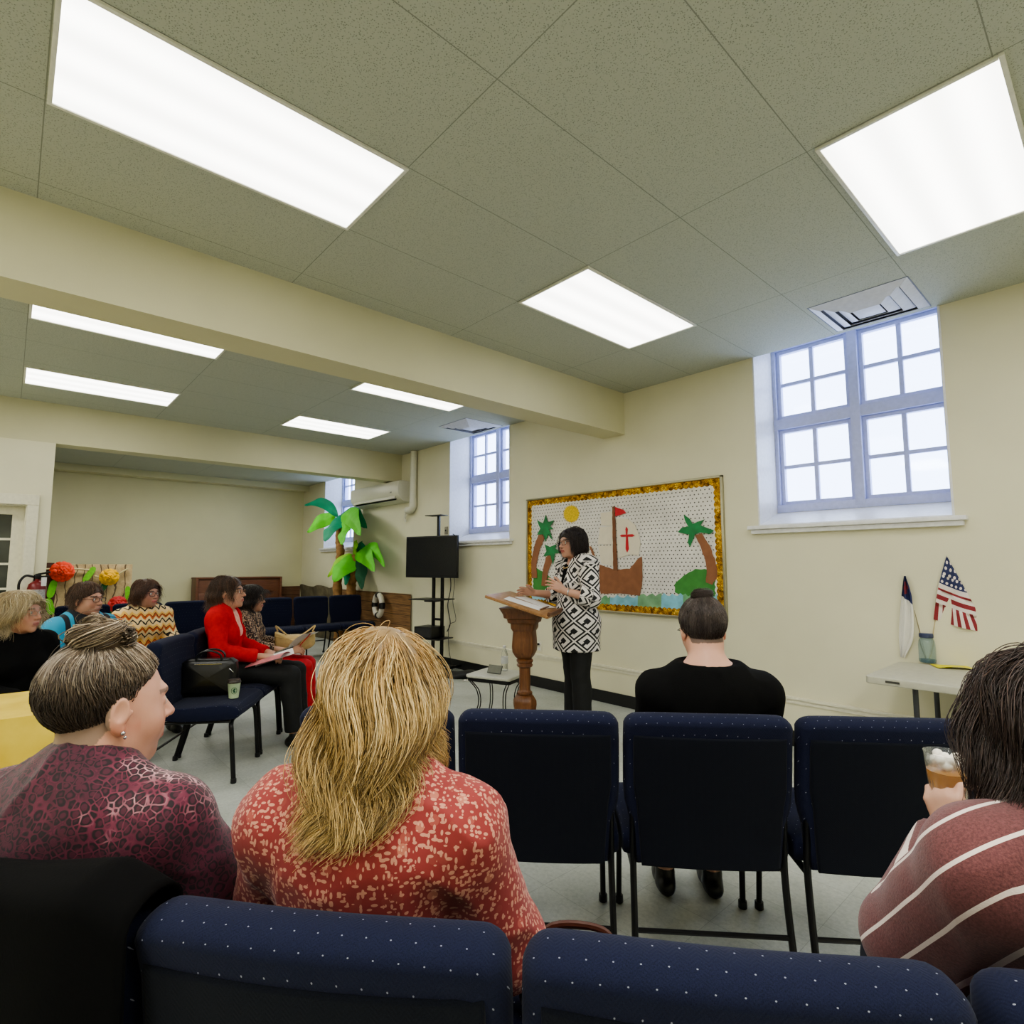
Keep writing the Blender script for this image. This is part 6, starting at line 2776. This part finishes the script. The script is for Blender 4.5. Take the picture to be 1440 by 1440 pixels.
    m.lathe([(.026, .004), (.0365, .100), (.010, .102)], n=24)
    m.build('coffee', plain('milky_coffee', rgb(176, 124, 60), .2, noise=.15), c)
    m = MB()
    rnd = random.Random(2)
    for i in range(14):
        m.sphere((rnd.uniform(-.02, .02), rnd.uniform(-.02, .02), .112 + rnd.uniform(0, .022)), .011, 8)
    m.build('whipped_cream', plain('cream', rgb(236, 230, 218), .5), c)


near_people()
# ================================================================== THE OTHER SIX
def at_root(K, p):
    """person-frame point -> world"""
    r = K['root']
    return np.array(r.location) + rotz(K['rz']) @ (np.array(p) * K['s'])


def black_top_woman():
    rng = np.random.default_rng(21)
    p = MID[2]
    K = person('woman with pinned-up dark hair in a black top, second row', (p[0] + .055 * U1[0], p[1] + .055 * U1[1]), A1, SIT, w=1.2, armw=1.15, s=.985, neckw=1.12, fat=.006, headscale=1.0,
               J=dict(head=(.0, -.055, 1.165), shL=(-.155, -.11, .935), shR=(.155, -.11, .935)), head=(.05, -.20, -.03), skin=(.60, .34, .245), scalp=(.07, .05, .04),
               hairline=lambda x, y, z: ((z > np.interp(y, [-.12, -.05, -.02, .0, .04, .075], [-.062, -.055, -.01, .035, .055, .085])) * .85) * (np.abs(x) < .0785),
               top=dict(mat=M['black_cloth'], inf=.014, name='top', fold=.004, neck=(.115, .085, .050), noff=(0, -.03, .050), sl=.006), trousers=dict(mat=M['black_trousers']), shoes=M['black_shoe'], hh=.004)
    n = 5500
    hl = [-.070, -.062, -.005, .038, .056, .085]
    r = scalp_roots(n, rng, hl)
    bun = np.array([.0, -.055, .125])
    m = 14
    hr = H(K, r)
    bw_ = H(K, bun[None])[0]
    dist = np.linalg.norm(bun - r, axis=1)
    P = np.empty((n, m, 3))
    q = hr.copy()
    P[:, 0] = q
    lay = rng.uniform(.002, .012, n)
    c, rr, R = colls(K, torso=False, neck=False)[0]
    wv = rng.normal(size=(n, 3)) * .08
    for i in range(1, m):
        D = bw_ - q
        D /= np.linalg.norm(D, axis=1)[:, None] + 1e-6
        D = D + wv
        q2 = q + D * (dist * 1.2 / (m - 1))[:, None]
        l = (q2 - c) @ R
        k = np.linalg.norm(l / (rr[None] + lay[:, None]), axis=1)
        l /= np.where(k < 1, k, 1)[:, None]
        q = l @ R.T + c
        P[:, i] = q
    s1 = strands_to_mesh(P, np.full(n, .0011), hair_cols(n, m, (.055, .040, .034), None, rng, .35, streak=(.15, .12, .10), sfrac=.15))
    kn = []
    tt = np.linspace(0, 1, 22)
    ang = rng.uniform(0, 6.28, (1200, 1)) * .2 + tt[None] * 9
    off = rng.normal(size=(1200, 2)) * .006
    rad = .020 - .008 * tt[None] + off[:, :1]
    kn = np.stack([rad * np.cos(ang) * 1.3, rad * np.sin(ang), .014 * tt[None] + off[:, 1:] + 0 * ang], -1) + bun + [0, 0, -.006]
    kn = K['hc'] + (kn * K['hs']) @ K['HR'].T
    s2 = strands_to_mesh(kn, np.full(1200, .0012), hair_cols(1200, 22, (.060, .042, .036), None, rng, .3))
    V, Q, C = cap_mesh(K, (), (.035, .026, .022), inf=.002, face=False, crop=lambda T, R_, s_: [ell(T((0, .115, -.045)), np.array((.10, .105, .10)), R_, k=.01, op='s'), ell(T((0, .04, -.10)), np.array((.12, .12, .085)), R_, k=.01, op='s'), ell(T((0, -.05, -.115)), np.array((.12, .12, .055)), R_, k=.01, op='s')])
    hair_object(K, [s1, s2, (V, Q, C)])
    glasses(K, M['dark_frame'])


def speaker():
    rng = np.random.default_rng(31)
    rz = math.radians(160)
    foot = atD(812, 1030, 4.5)

    def pv(V, j):
        # wrap the print around torso and sleeves
        u = np.arctan2(V[:, 0], V[:, 1] + .02) * .17
        v = V[:, 2].copy()
        for sd in 'LR':
            a, e, w_ = j['sh' + sd], j['el' + sd], j['wr' + sd]
            for p0, p1, o in ((a, e, 0), (e, w_, np.linalg.norm(e - a))):
                d = p1 - p0
                L_ = np.linalg.norm(d)
                d = d / L_
                rel = V - p0
                t = rel @ d
                perp = rel - t[:, None] * d
                dist = np.linalg.norm(perp, axis=1)
                sel = (dist < .085) & (t > -.02) & (t < L_ + .03) & (np.abs(V[:, 0]) > .155 * 1.1 + 0 * t)
                if p0 is not a:
                    sel = (dist < .085) & (t > 0.0) & (t < L_ + .03)
                side = np.arctan2(perp @ np.array([0, 0, 1.0]) + 0 * t, perp @ np.cross(d, [0, 0, 1.0]))
                if p0 is a:
                    side = np.arctan2(perp[:, 0], perp[:, 1])
                u[sel] = side[sel] * .06
                v[sel] = a[2] - (o + t[sel])
        return {'pv': np.stack([u, v, 0 * u], 1)}

    def hem(j, i, w):
        a = j['pelvis']
        return [ell(a + [0, .0, -.06], (.188 * w, .150, .13), k=.06, inf=i), cap(a + [0, 0, .0], a + [0, 0, -.235], .150, .165, k=.06, inf=i, flat='b'),
                cap(a + [-.06, 0, .0], a + [-.06, 0, -.235], .130, .140, k=.03, inf=i, flat='b'), cap(a + [.06, 0, .0], a + [.06, 0, -.235], .130, .140, k=.03, inf=i, flat='b')]
    K = person('woman in a black and white lattice print jacket speaking at the lectern', (foot[0], foot[1]), rz, STAND, w=1.12, armw=1.1, s=1.025, fat=.004, headscale=1.04, belly=.01, bust=1.1,
               J=dict(head=(.0, .035, 1.53), elL=(-.245, .0, 1.10), wrL=(-.155, .175, 1.155), elR=(.22, .04, 1.10), wrR=(.17, .290, 1.13)), head=(.16, .02, .05), skin=(.50, .28, .20), lip=(.34, .07, .07), brow=(.05, .03, .025),
               hands=dict(L=dict(d=(.15, .75, .45), up=(-.80, .1, .50), curl=(.12, .22, .28, .34), thumb=1.1, spread=.12), R=dict(d=(-.05, .9, .15), up=(.75, .0, .65), curl=(.10, .15, .2, .25), thumb=1.1, spread=.14)),
               inner=dict(mat=M['black_cloth'], inf=.004), top=dict(mat=lattice(), inf=.016, name='jacket', fold=.003, h=.007, attrs=pv, hem=hem, cuff=.45, open=(.040, .030, .045), sl=.010, neck=(.078, .09, .055)),
               trousers=dict(mat=M['black_trousers'], flare=.022, f=.96, inf=.012), shoes=M['black_shoe'], hh=.0035, hand_h=.0038)
    n = 4200
    r = scalp_roots(n, rng)
    P = grow(H(K, r), radial_comb(K, r, (.015, .02, .12), z=-.1), rng.uniform(.15, .21, n), rng, 16, 1.0, (.004, .026), colls(K)[:3], .0, 50, stiff=.5, rand=.06)
    hc = K['hc']
    t = np.linspace(0, 1, 16)[None, :, None]
    back = np.clip((P[:, :, 2:3] - (hc[2] - .06)) / -.05, 0, 1)
    P = P + (hc + [0, .01, 0] - P) * [1, 1, 0] * back * .28
    s1 = strands_to_mesh(P, np.full(n, .0013), hair_cols(n, 16, (.026, .018, .017), None, rng, .35, streak=(.07, .045, .04), sfrac=.15))
    c1 = cap_mesh(K, [((0, -.045, -.03), (.080, .058, .075)), ((.045, -.01, -.04), (.030, .035, .065)), ((-.045, -.01, -.04), (.030, .035, .065))], (.018, .012, .012), inf=.010, front=.078)
    hair_object(K, [s1, c1])
    glasses(K, M['dark_frame'])
    # necklace, wrist watch
    j = K['j']
    m = MB()
    pts = []
    for k in range(25):
        a = PI * (k / 24) - PI / 2
        pts.append(j['neck'] + [.072 * math.sin(a) * 1.0, .055 + .055 * math.cos(a), -.010 - .055 * math.cos(a)])
    for q in pts:
        m.sphere(q, .0055, 6)
    m.build('necklace', plain('amber_beads', rgb(190, 160, 110), .3, .3), K['root'])
    m = MB()
    fa = unit(j['wrL'] - j['elL'])
    c = j['wrL'] - fa * .02
    a = unit(np.cross(fa, [0, 0, 1]))
    b = np.cross(fa, a)
    m.tube([c + (a * math.cos(q) + b * math.sin(q)) * .031 for q in np.linspace(0, 2 * PI, 20)], .005, 6)
    m.build('bracelet', M['silver'], K['root'])


def side_people():
    HWY = 1.0
    # ---- red cardigan
    rng = np.random.default_rng(41)
    p = SIDE[1] - FS * .0
    leanJ = dict(pelvis=(0, -.09, .575), waist=(0, -.135, .71), chest=(0, -.15, .885), neck=(0, -.15, 1.03), head=(0, -.125, 1.155), shL=(-.165, -.16, .965), shR=(.165, -.16, .965),
                 elL=(-.215, -.10, .735), elR=(.215, -.10, .735), wrL=(-.09, .16, .675), wrR=(.10, .15, .675), knL=(-.09, .38, .53), knR=(.10, .38, .53), anL=(-.09, .42, .09), anR=(.11, .43, .09))
    K = person('woman in a bright red cardigan and black trousers holding papers', (p[0], p[1]), AS, SIT, w=.94, armw=.95, s=1.015, headscale=1.06,
               J=leanJ, head=(.0, .10, .0), skin=(.52, .29, .20), lip=(.45, .14, .13), brow=(.08, .05, .04),
               hands=dict(L=dict(d=(.45, .8, -.15), up=(-.1, .1, 1), curl=(.35, .4, .45, .5)), R=dict(d=(-.25, .9, -.05), up=(.1, .1, 1), curl=(.3, .35, .4, .45), thumb=.8)),
               inner=dict(mat=plain('pale_pink_shirt', rgb(228, 170, 156), .7, noise=.15, nscale=60), inf=.004, neck=(.055, .075, .060)),
               top=dict(mat=knit('red_knit', rgb(188, 38, 44)), inf=.014, name='cardigan', fold=.006, open=(.050, .030, .055), neck=(.062, .08, .055), sl=.008,
                        hem=lambda j, i, w: [cap(j['pelvis'] + [.14, .02, .0], j['pelvis'] + [.165, .06, -.14], .035, .030, k=.03, flat='b'), cap(j['pelvis'] + [-.14, .02, .0], j['pelvis'] + [-.16, .06, -.10], .03, .025, k=.03, flat='b')]),
               trousers=dict(mat=M['black_trousers'], flare=.016, f=.94), shoes=M['black_shoe'], hh=.004)
    n = 3000
    r = scalp_roots(n, rng)
    P = grow(H(K, r), radial_comb(K, r, (.0, .02, .12), z=-.1), rng.uniform(.15, .21, n), rng, 16, 1.0, (.004, .026), colls(K)[:3], .25, 60, stiff=.5, rand=.15)
    ear = (np.abs(r[:, 0]) > .045) & (r[:, 1] > -.015) | (r[:, 1] > .055)
    P = P[~ear]
    n = len(P)
    s1 = strands_to_mesh(P, np.full(n, .0013), hair_cols(n, 16, (.075, .040, .026), None, rng, .35, streak=(.20, .11, .07), sfrac=.15))
    c1 = cap_mesh(K, [((0, -.06, -.03), (.072, .055, .070))], (.055, .03, .02), inf=.010, front=.078)
    hair_object(K, [s1, c1])
    glasses(K, plain('brown_frame', rgb(110, 76, 52), .3), w=.022, h=.014)
    earring(K, 1, M['silver'], .0035)
    hp = at_root(K, (.05, .26, .665))
    for i, (o, a, lb) in enumerate(((( .03, .235, .650), .35, 'white sheet under the hand of the woman in the red cardigan'), ((.10, .22, .642), -.2, 'pinkish booklet on the lap of the woman in the red cardigan'))):
        q = at_root(K, o)
        m = MB()
        m.surf(lambda u, v: ((u - .5) * .215, (v - .5) * .28, .03 * math.sin(u * PI) + .05 * (v - .5)), 8, 8)
        o_ = m.build(['sheet_of_paper', 'booklet'][i], [M['paper'], plain('pink_booklet', rgb(196, 120, 124), .6, noise=.3, nscale=12)][i], loc=tuple(q))
        o_.rotation_euler = (0.1, 0, AS + a)
        tag(o_, lb, ['paper', 'booklet'][i])
    q = at_root(K, (-.04, .29, .70))
    ph = thing('smartphone', 'dark smartphone held over the papers by the woman in the red cardigan', 'phone', tuple(q), AS + .3)
    m = MB()
    m.box((0, 0, 0), (.075, .15, .009), rotx(.35), bev=.004)
    m.build('phone_body', M['black_plastic'], ph)
    m = MB()
    m.box((0, 0, .0052), (.069, .14, .001), rotx(.35))
    m.build('screen', plain('phone_screen', rgb(70, 72, 84), .15), ph, smooth=False)

    # ---- animal print, red trousers
    rng = np.random.default_rng(43)
    p = SIDE[2]
    J2 = dict(leanJ)
    J2.update(wrL=(-.13, .20, .70), wrR=(.12, .24, .68), elR=(.22, -.03, .74))
    K = person('woman with dark hair in a brown animal print blouse and red trousers', (p[0], p[1]), AS + .04, SIT, w=.98, armw=1.0, s=.945, headscale=1.04, J=J2, head=(-.05, .0, 0), skin=(.50, .28, .19),
               hands=dict(L=dict(d=(.3, .9, .1), up=(-.1, .1, 1), curl=(.4, .45, .5, .5)), R=dict(d=(-.2, .9, .1), up=(.6, .1, .8), curl=(.4, .45, .5, .5), thumb=.8)),
               top=dict(mat=animal(), inf=.014, name='blouse', fold=.006, sl=.008, cuff=.55), trousers=dict(mat=denim('red_trouser_cloth', rgb(186, 34, 44)), f=.95, flare=.0, inf=.008), shoes=M['black_shoe'], hh=.0045)
    (a, r) = simple_hair(K, rng, 2600, rng.uniform(.14, .22, 2600), lambda n, m: hair_cols(n, m, (.022, .016, .015), None, rng, .4, streak=(.06, .045, .04), sfrac=.1), wave=.5, layer=(.006, .032), rad=.0014)
    hair_object(K, [a, cap_mesh(K, [((0, -.05, -.04), (.082, .062, .08))], (.016, .011, .011), inf=.014, front=.080)])
    glasses(K, M['dark_frame'], w=.022, h=.015)
    q = at_root(K, (.03, .34, .74))
    m = MB()
    m.surf(lambda u, v: ((u - .5) * .21, (v - .5) * .27, .025 * math.sin(v * PI)), 8, 8)
    o_ = m.build('sheet_of_paper', M['paper'], loc=tuple(q))
    o_.rotation_euler = (.75, 0, AS - .5)
    tag(o_, 'white sheet held up by the woman in red trousers', 'paper')
    q = at_root(K, (.06, .33, .70))
    m = MB()
    m.tube([(0, 0, 0), (.05, .07, .10)], .0045, 8)
    m.lathe([(.001, 0), (.005, .012)], (0, 0, -.012), 8)
    m.build('pen_', plain('red_pen', rgb(190, 30, 34), .3), None).name = 'red_pen'
    o_ = bpy.data.objects['red_pen']
    o_.location = tuple(q + [0, 0, .02])
    tag(o_, 'red pen sticking up from the hand above the beige handbag', 'pen')
    # beige bag on her lap, far side
    q = at_root(K, (-.06, .26, .635))
    bg_ = thing('handbag', 'beige slouchy handbag on the lap of the woman in red trousers', 'bag', tuple(q), AS)
    bm_ = plain('beige_leather', rgb(196, 170, 118), .5, noise=.12, bump=.3, bscale=60)
    out = []
    for k in range(28):
        a_ = 2 * PI * k / 28
        x_, z_ = .175 * math.cos(a_), .075 * math.sin(a_)
        if z_ > 0:
            z_ = z_ * (1.0 if abs(x_) < .12 else 1.0) + .09 * (abs(x_) / .175) ** 3
        out.append((x_, z_ + .09))
    m = MB()
    m.pillow(dense(out, .02), .09, .035, lambda u, v, w: (w, u, v + .0 * u), dome=.015)
    m.build('bag_body', bm_, bg_)
    for sg in (-1, 1):
        m = MB()
        m.tube(bez((0, sg * .15, .19), (0, sg * .17, .24), (0, sg * .13, .21), (.02, sg * .07, .165), n=6), .007, 8)
        m.build('strap', bm_, bg_)

    # ---- orange zigzag top
    def place(px, py, D, yaw, s, hy=-.065):
        h = atD(px, py, D)
        off = rotz(yaw) @ np.array([0, hy, 0]) * s
        return h - off
    rng = np.random.default_rng(45)
    yaw = math.radians(-76)
    q = place(206, 842, 4.95, yaw, 1.0)
    K = person('woman with brown hair and dark glasses in an orange zigzag top', (q[0], q[1]), yaw, SIT, w=1.05, armw=1.05, s=.985, headscale=1.04, head=(.32, .0, 0), skin=(.50, .26, .19), lip=(.5, .12, .13),
               top=dict(mat=zigzag(), inf=.016, name='blouse', sl=.012, cuff=.5), trousers=dict(mat=M['black_trousers']), shoes=M['black_shoe'], hh=.0045)
    place_chair(q[0], q[1], yaw, 'navy church chair under the woman in the orange zigzag top')
    (a, r) = simple_hair(K, rng, 2600, rng.uniform(.10, .16, 2600), lambda n, m: hair_cols(n, m, (.11, .055, .035), None, rng, .35, streak=(.24, .13, .08), sfrac=.15), wave=.2, layer=(.004, .026), rad=.0014)
    hair_object(K, [a, cap_mesh(K, [((0, -.045, -.03), (.078, .058, .065))], (.08, .042, .028), inf=.012, front=.078)])
    glasses(K, M['dark_frame'], h=.018)
    # ---- short hair, black and blue
    rng = np.random.default_rng(47)
    yaw = math.radians(-62)
    q = place(122, 848, 4.15, yaw, 1.0)
    t = NT('black_and_turquoise_jersey').set(rough=.7)
    v = t.coord()
    sep = t.n('ShaderNodeSeparateXYZ')
    t.l(v, sep.inputs[0])
    ax_ = t.math('ABSOLUTE', sep.outputs[0])
    sel = t.math('GREATER_THAN', ax_, .165)
    line = t.math('MULTIPLY', t.math('GREATER_THAN', ax_, .10), t.math('LESS_THAN', ax_, .125))
    t.color(t.mix(t.math('MAXIMUM', sel, line), rgb(26, 30, 38), rgb(40, 152, 190)))
    K = person('person with short brown hair and glasses in a black and turquoise shirt', (q[0], q[1]), yaw, SIT, w=1.08, armw=1.1, s=.985, bust=0, fat=.004, headscale=1.05, head=(.28, -.02, 0), skin=(.50, .27, .19), lip=(.42, .18, .15),
               top=dict(mat=t.m, inf=.014, name='shirt', sl=.012, cuff=.05, collar=True, noff=(0, .03, .07)), trousers=dict(mat=denim('blue_jeans', rgb(50, 66, 96))), shoes=M['black_shoe'], hh=.0045)
    place_chair(q[0], q[1], yaw, 'navy church chair under the person in the black and turquoise shirt')
    hl = [-.055, -.045, .0, .045, .058, .078]
    (a, r) = simple_hair(K, rng, 3000, rng.uniform(.05, .08, 3000), lambda n, m: hair_cols(n, m, (.10, .055, .035), None, rng, .35, streak=(.24, .14, .08), sfrac=.2), m=10, crown=(0, -.05, .12), wave=.0, layer=(.002, .014), rad=.0013, hl=hl, stiff=.7)
    hair_object(K, [a, cap_mesh(K, (), (.07, .04, .025), inf=.007, front=.080)])
    glasses(K, M['dark_frame'], h=.014)
    # ---- wavy pale blonde, black top
    rng = np.random.default_rng(49)
    yaw = math.radians(-57)
    q = place(28, 872, 3.25, yaw, 1.0)
    K = person('older woman with wavy pale blonde hair in a black top, far left', (q[0], q[1]), yaw, SIT, w=1.08, armw=1.1, s=.965, fat=.003, headscale=1.05, head=(.30, -.0, 0), skin=(.50, .27, .20), lip=(.42, .16, .14), brow=(.25, .17, .12),
               top=dict(mat=M['black_cloth'], inf=.014, name='top', sl=.010), trousers=dict(mat=M['black_trousers']), shoes=M['black_shoe'], hh=.004)
    place_chair(q[0], q[1], yaw, 'navy church chair under the older woman with pale blonde hair')
    (a, r) = simple_hair(K, rng, 3800, rng.uniform(.12, .18, 3800), lambda n, m: hair_cols(n, m, (.42, .33, .20), (.50, .41, .26), rng, .25, streak=(.70, .62, .45), sfrac=.25), wave=.4, layer=(.008, .026), rad=.0013, stiff=.55)
    hair_object(K, [a, cap_mesh(K, [((0, -.045, -.03), (.088, .07, .07))], (.30, .23, .13), inf=.014, front=.082)])
    glasses(K, plain('pale_frame', rgb(150, 130, 110), .3), w=.022, h=.013)


black_top_woman()
speaker()
side_people()


# ================================================================== THINGS ON THE CHAIRS
def chair_things():
    # black handbag + cup on the nearest chair of the side block
    R = rotz(AS)

    def W(x, y, z):
        q = R @ np.array([x, y, 0])
        return (SIDE[0][0] + q[0], SIDE[0][1] + q[1], z)
    b = thing('handbag', 'black leather handbag with handles standing on the empty side chair', 'bag', W(-.09, -.07, .492), AS + math.radians(2))
    lm = plain('black_patent_leather', rgb(20, 20, 22), .3, bump=.3, bscale=40)
    m = MB()
    m.pillow(dense([(-.19, 0), (.19, 0), (.175, .22), (.14, .245), (-.14, .245), (-.175, .22)], .02), .15, .04, lambda u, v, w: (w * (1 - v * 1.6), u, v), dome=.012)
    m.build('bag_body', lm, b)
    for sg in (-1, 1):
        m = MB()
        m.tube(bez((sg * .035, -.08, .20), (sg * .04, -.075, .27), (sg * .045, 0, .30), (sg * .04, .075, .27), (sg * .035, .08, .20), n=6), .007, 8)
        m.build('handle', lm, b)
    m = MB()
    m.tube([(.05, -.09, .21), (.05, .09, .21)], .004, 6)
    m.tube(bez((.04, .13, .18), (.06, .15, .17), (.05, .165, .15), n=5), .005, 6)
    m.build('clasp', M['silver'], b)
    c = thing('paper_cup', 'pale green paper coffee cup with a dark lid beside the black handbag', 'cup', W(.085, .15, .497))
    m = MB()
    m.lathe([(.028, 0), (.030, .001), (.040, .098), (.042, .100), (.042, .103), (.039, .103)], n=28)
    cb = m.build('cup_body', plain('pale_green_card', rgb(186, 204, 170), .5), c)
    m = MB()
    m.lathe([(.0435, .100), (.0435, .108), (.040, .112), (.038, .122), (.036, .123)], n=28)
    m.build('lid', plain('dark_brown_lid', rgb(48, 38, 32), .4), c)
    # dark green emblem: an oval ring with a leaf-like mark on the side facing the aisle
    m = MB()
    a0 = math.atan2(EYE[1] - SIDE[0][1], EYE[0] - SIDE[0][0])

    def S(u, v):
        r_ = .0338 + (v + .012) * .115 + .0012
        a = a0 + u / .036
        return np.array([r_ * math.cos(a), r_ * math.sin(a), .052 + v])
    m.tube([S(.017 * math.cos(q), .021 * math.sin(q)) for q in np.linspace(0, 2 * PI, 24)], .0014, 5, cap=False)
    for q in (-.35, .0, .35):
        m.tube([S(.010 * math.sin(q) + .003 * math.sin(t_ * 9), -.012 + .026 * t_) for t_ in np.linspace(0, 1, 8)], .0020, 5)
    m.build('emblem', plain('dark_green_ink', rgb(36, 92, 60), .5), cb)
    # black jacket over the nearest left chair back
    R0 = rotz(A0)
    p = NEAR[0]
    j = thing('black_jacket', 'black jacket draped over the back of the chair at lower left', 'jacket', (p[0], p[1], 0), A0)

    def sec(u, f):
        """u across the back, f along the drape from the rear hem over the top to the front"""
        x = (u - .5) * .62
        z_top = .93 + .012 * math.sin(u * 7 + 1) - .05 * max(0, abs(u - .5) - .38) * 6
        L_ = f * 1.0
        if f < .62:
            t_ = f / .62
            z = .34 + (z_top - .03 - .34) * t_
            y = -.362 - .02 * math.sin(u * 16 + t_ * 2) * (1 - t_) - .012 * math.sin(u * 9) - (.02 * (1 - t_))
        elif f < .80:
            t_ = (f - .62) / .18
            a = PI * t_
            z = z_top - .03 + .04 * math.sin(a)
            y = -.305 - .057 * math.cos(a) - .012 * math.sin(u * 9) * (1 - t_)
        else:
            t_ = (f - .80) / .20
            z = z_top - .03 - .20 * t_
            y = -.248 + .0 * t_ + .0 * math.sin(u * 12)
        return np.array([x * (1 + .06 * (1 - f)), y, z])
    m = MB()
    m.surf(sec, 48, 60)
    o = m.build('jacket_cloth', knit('black_felt', rgb(5, 5, 6)), j, sharp=None)
    md = o.modifiers.new('thickness', 'SOLIDIFY')
    md.thickness = .008
    # brown purse on the empty near chair
    p = NEAR[2]
    q = p + U0 * -.21 + F0 * .12
    b = thing('purse', 'small brown leather purse at the edge of the empty near chair', 'bag', (q[0], q[1], .492), A0)
    lm = plain('brown_leather', rgb(74, 38, 26), .4, bump=.3, bscale=50)
    m = MB()
    m.pillow(dense(rrect(.24, .13, .04, cy=.065), .02), .09, .04, lambda u, v, w: (u, w, v), dome=.012)
    m.build('bag_body', lm, b)
    m = MB()
    m.tube(bez((-.09, 0, .11), (-.05, 0, .165), (.05, 0, .165), (.09, 0, .11), n=6), .007, 8)
    m.build('strap', lm, b)
    # sheet on the lap between the two near women
    q = (NEAR[0] + NEAR[1]) / 2 + F0 * .34
    m = MB()
    m.surf(lambda u, v: ((u - .5) * .216, (v - .5) * .28, .012 * math.sin(u * PI)), 6, 6)
    o = m.build('sheet_of_paper', M['paper'], loc=(q[0], q[1], .66))
    o.rotation_euler = (.15, -.1, A0 + .3)
    tag(o, 'white sheet held between the leopard print and the coral blouse women', 'paper')


chair_things()
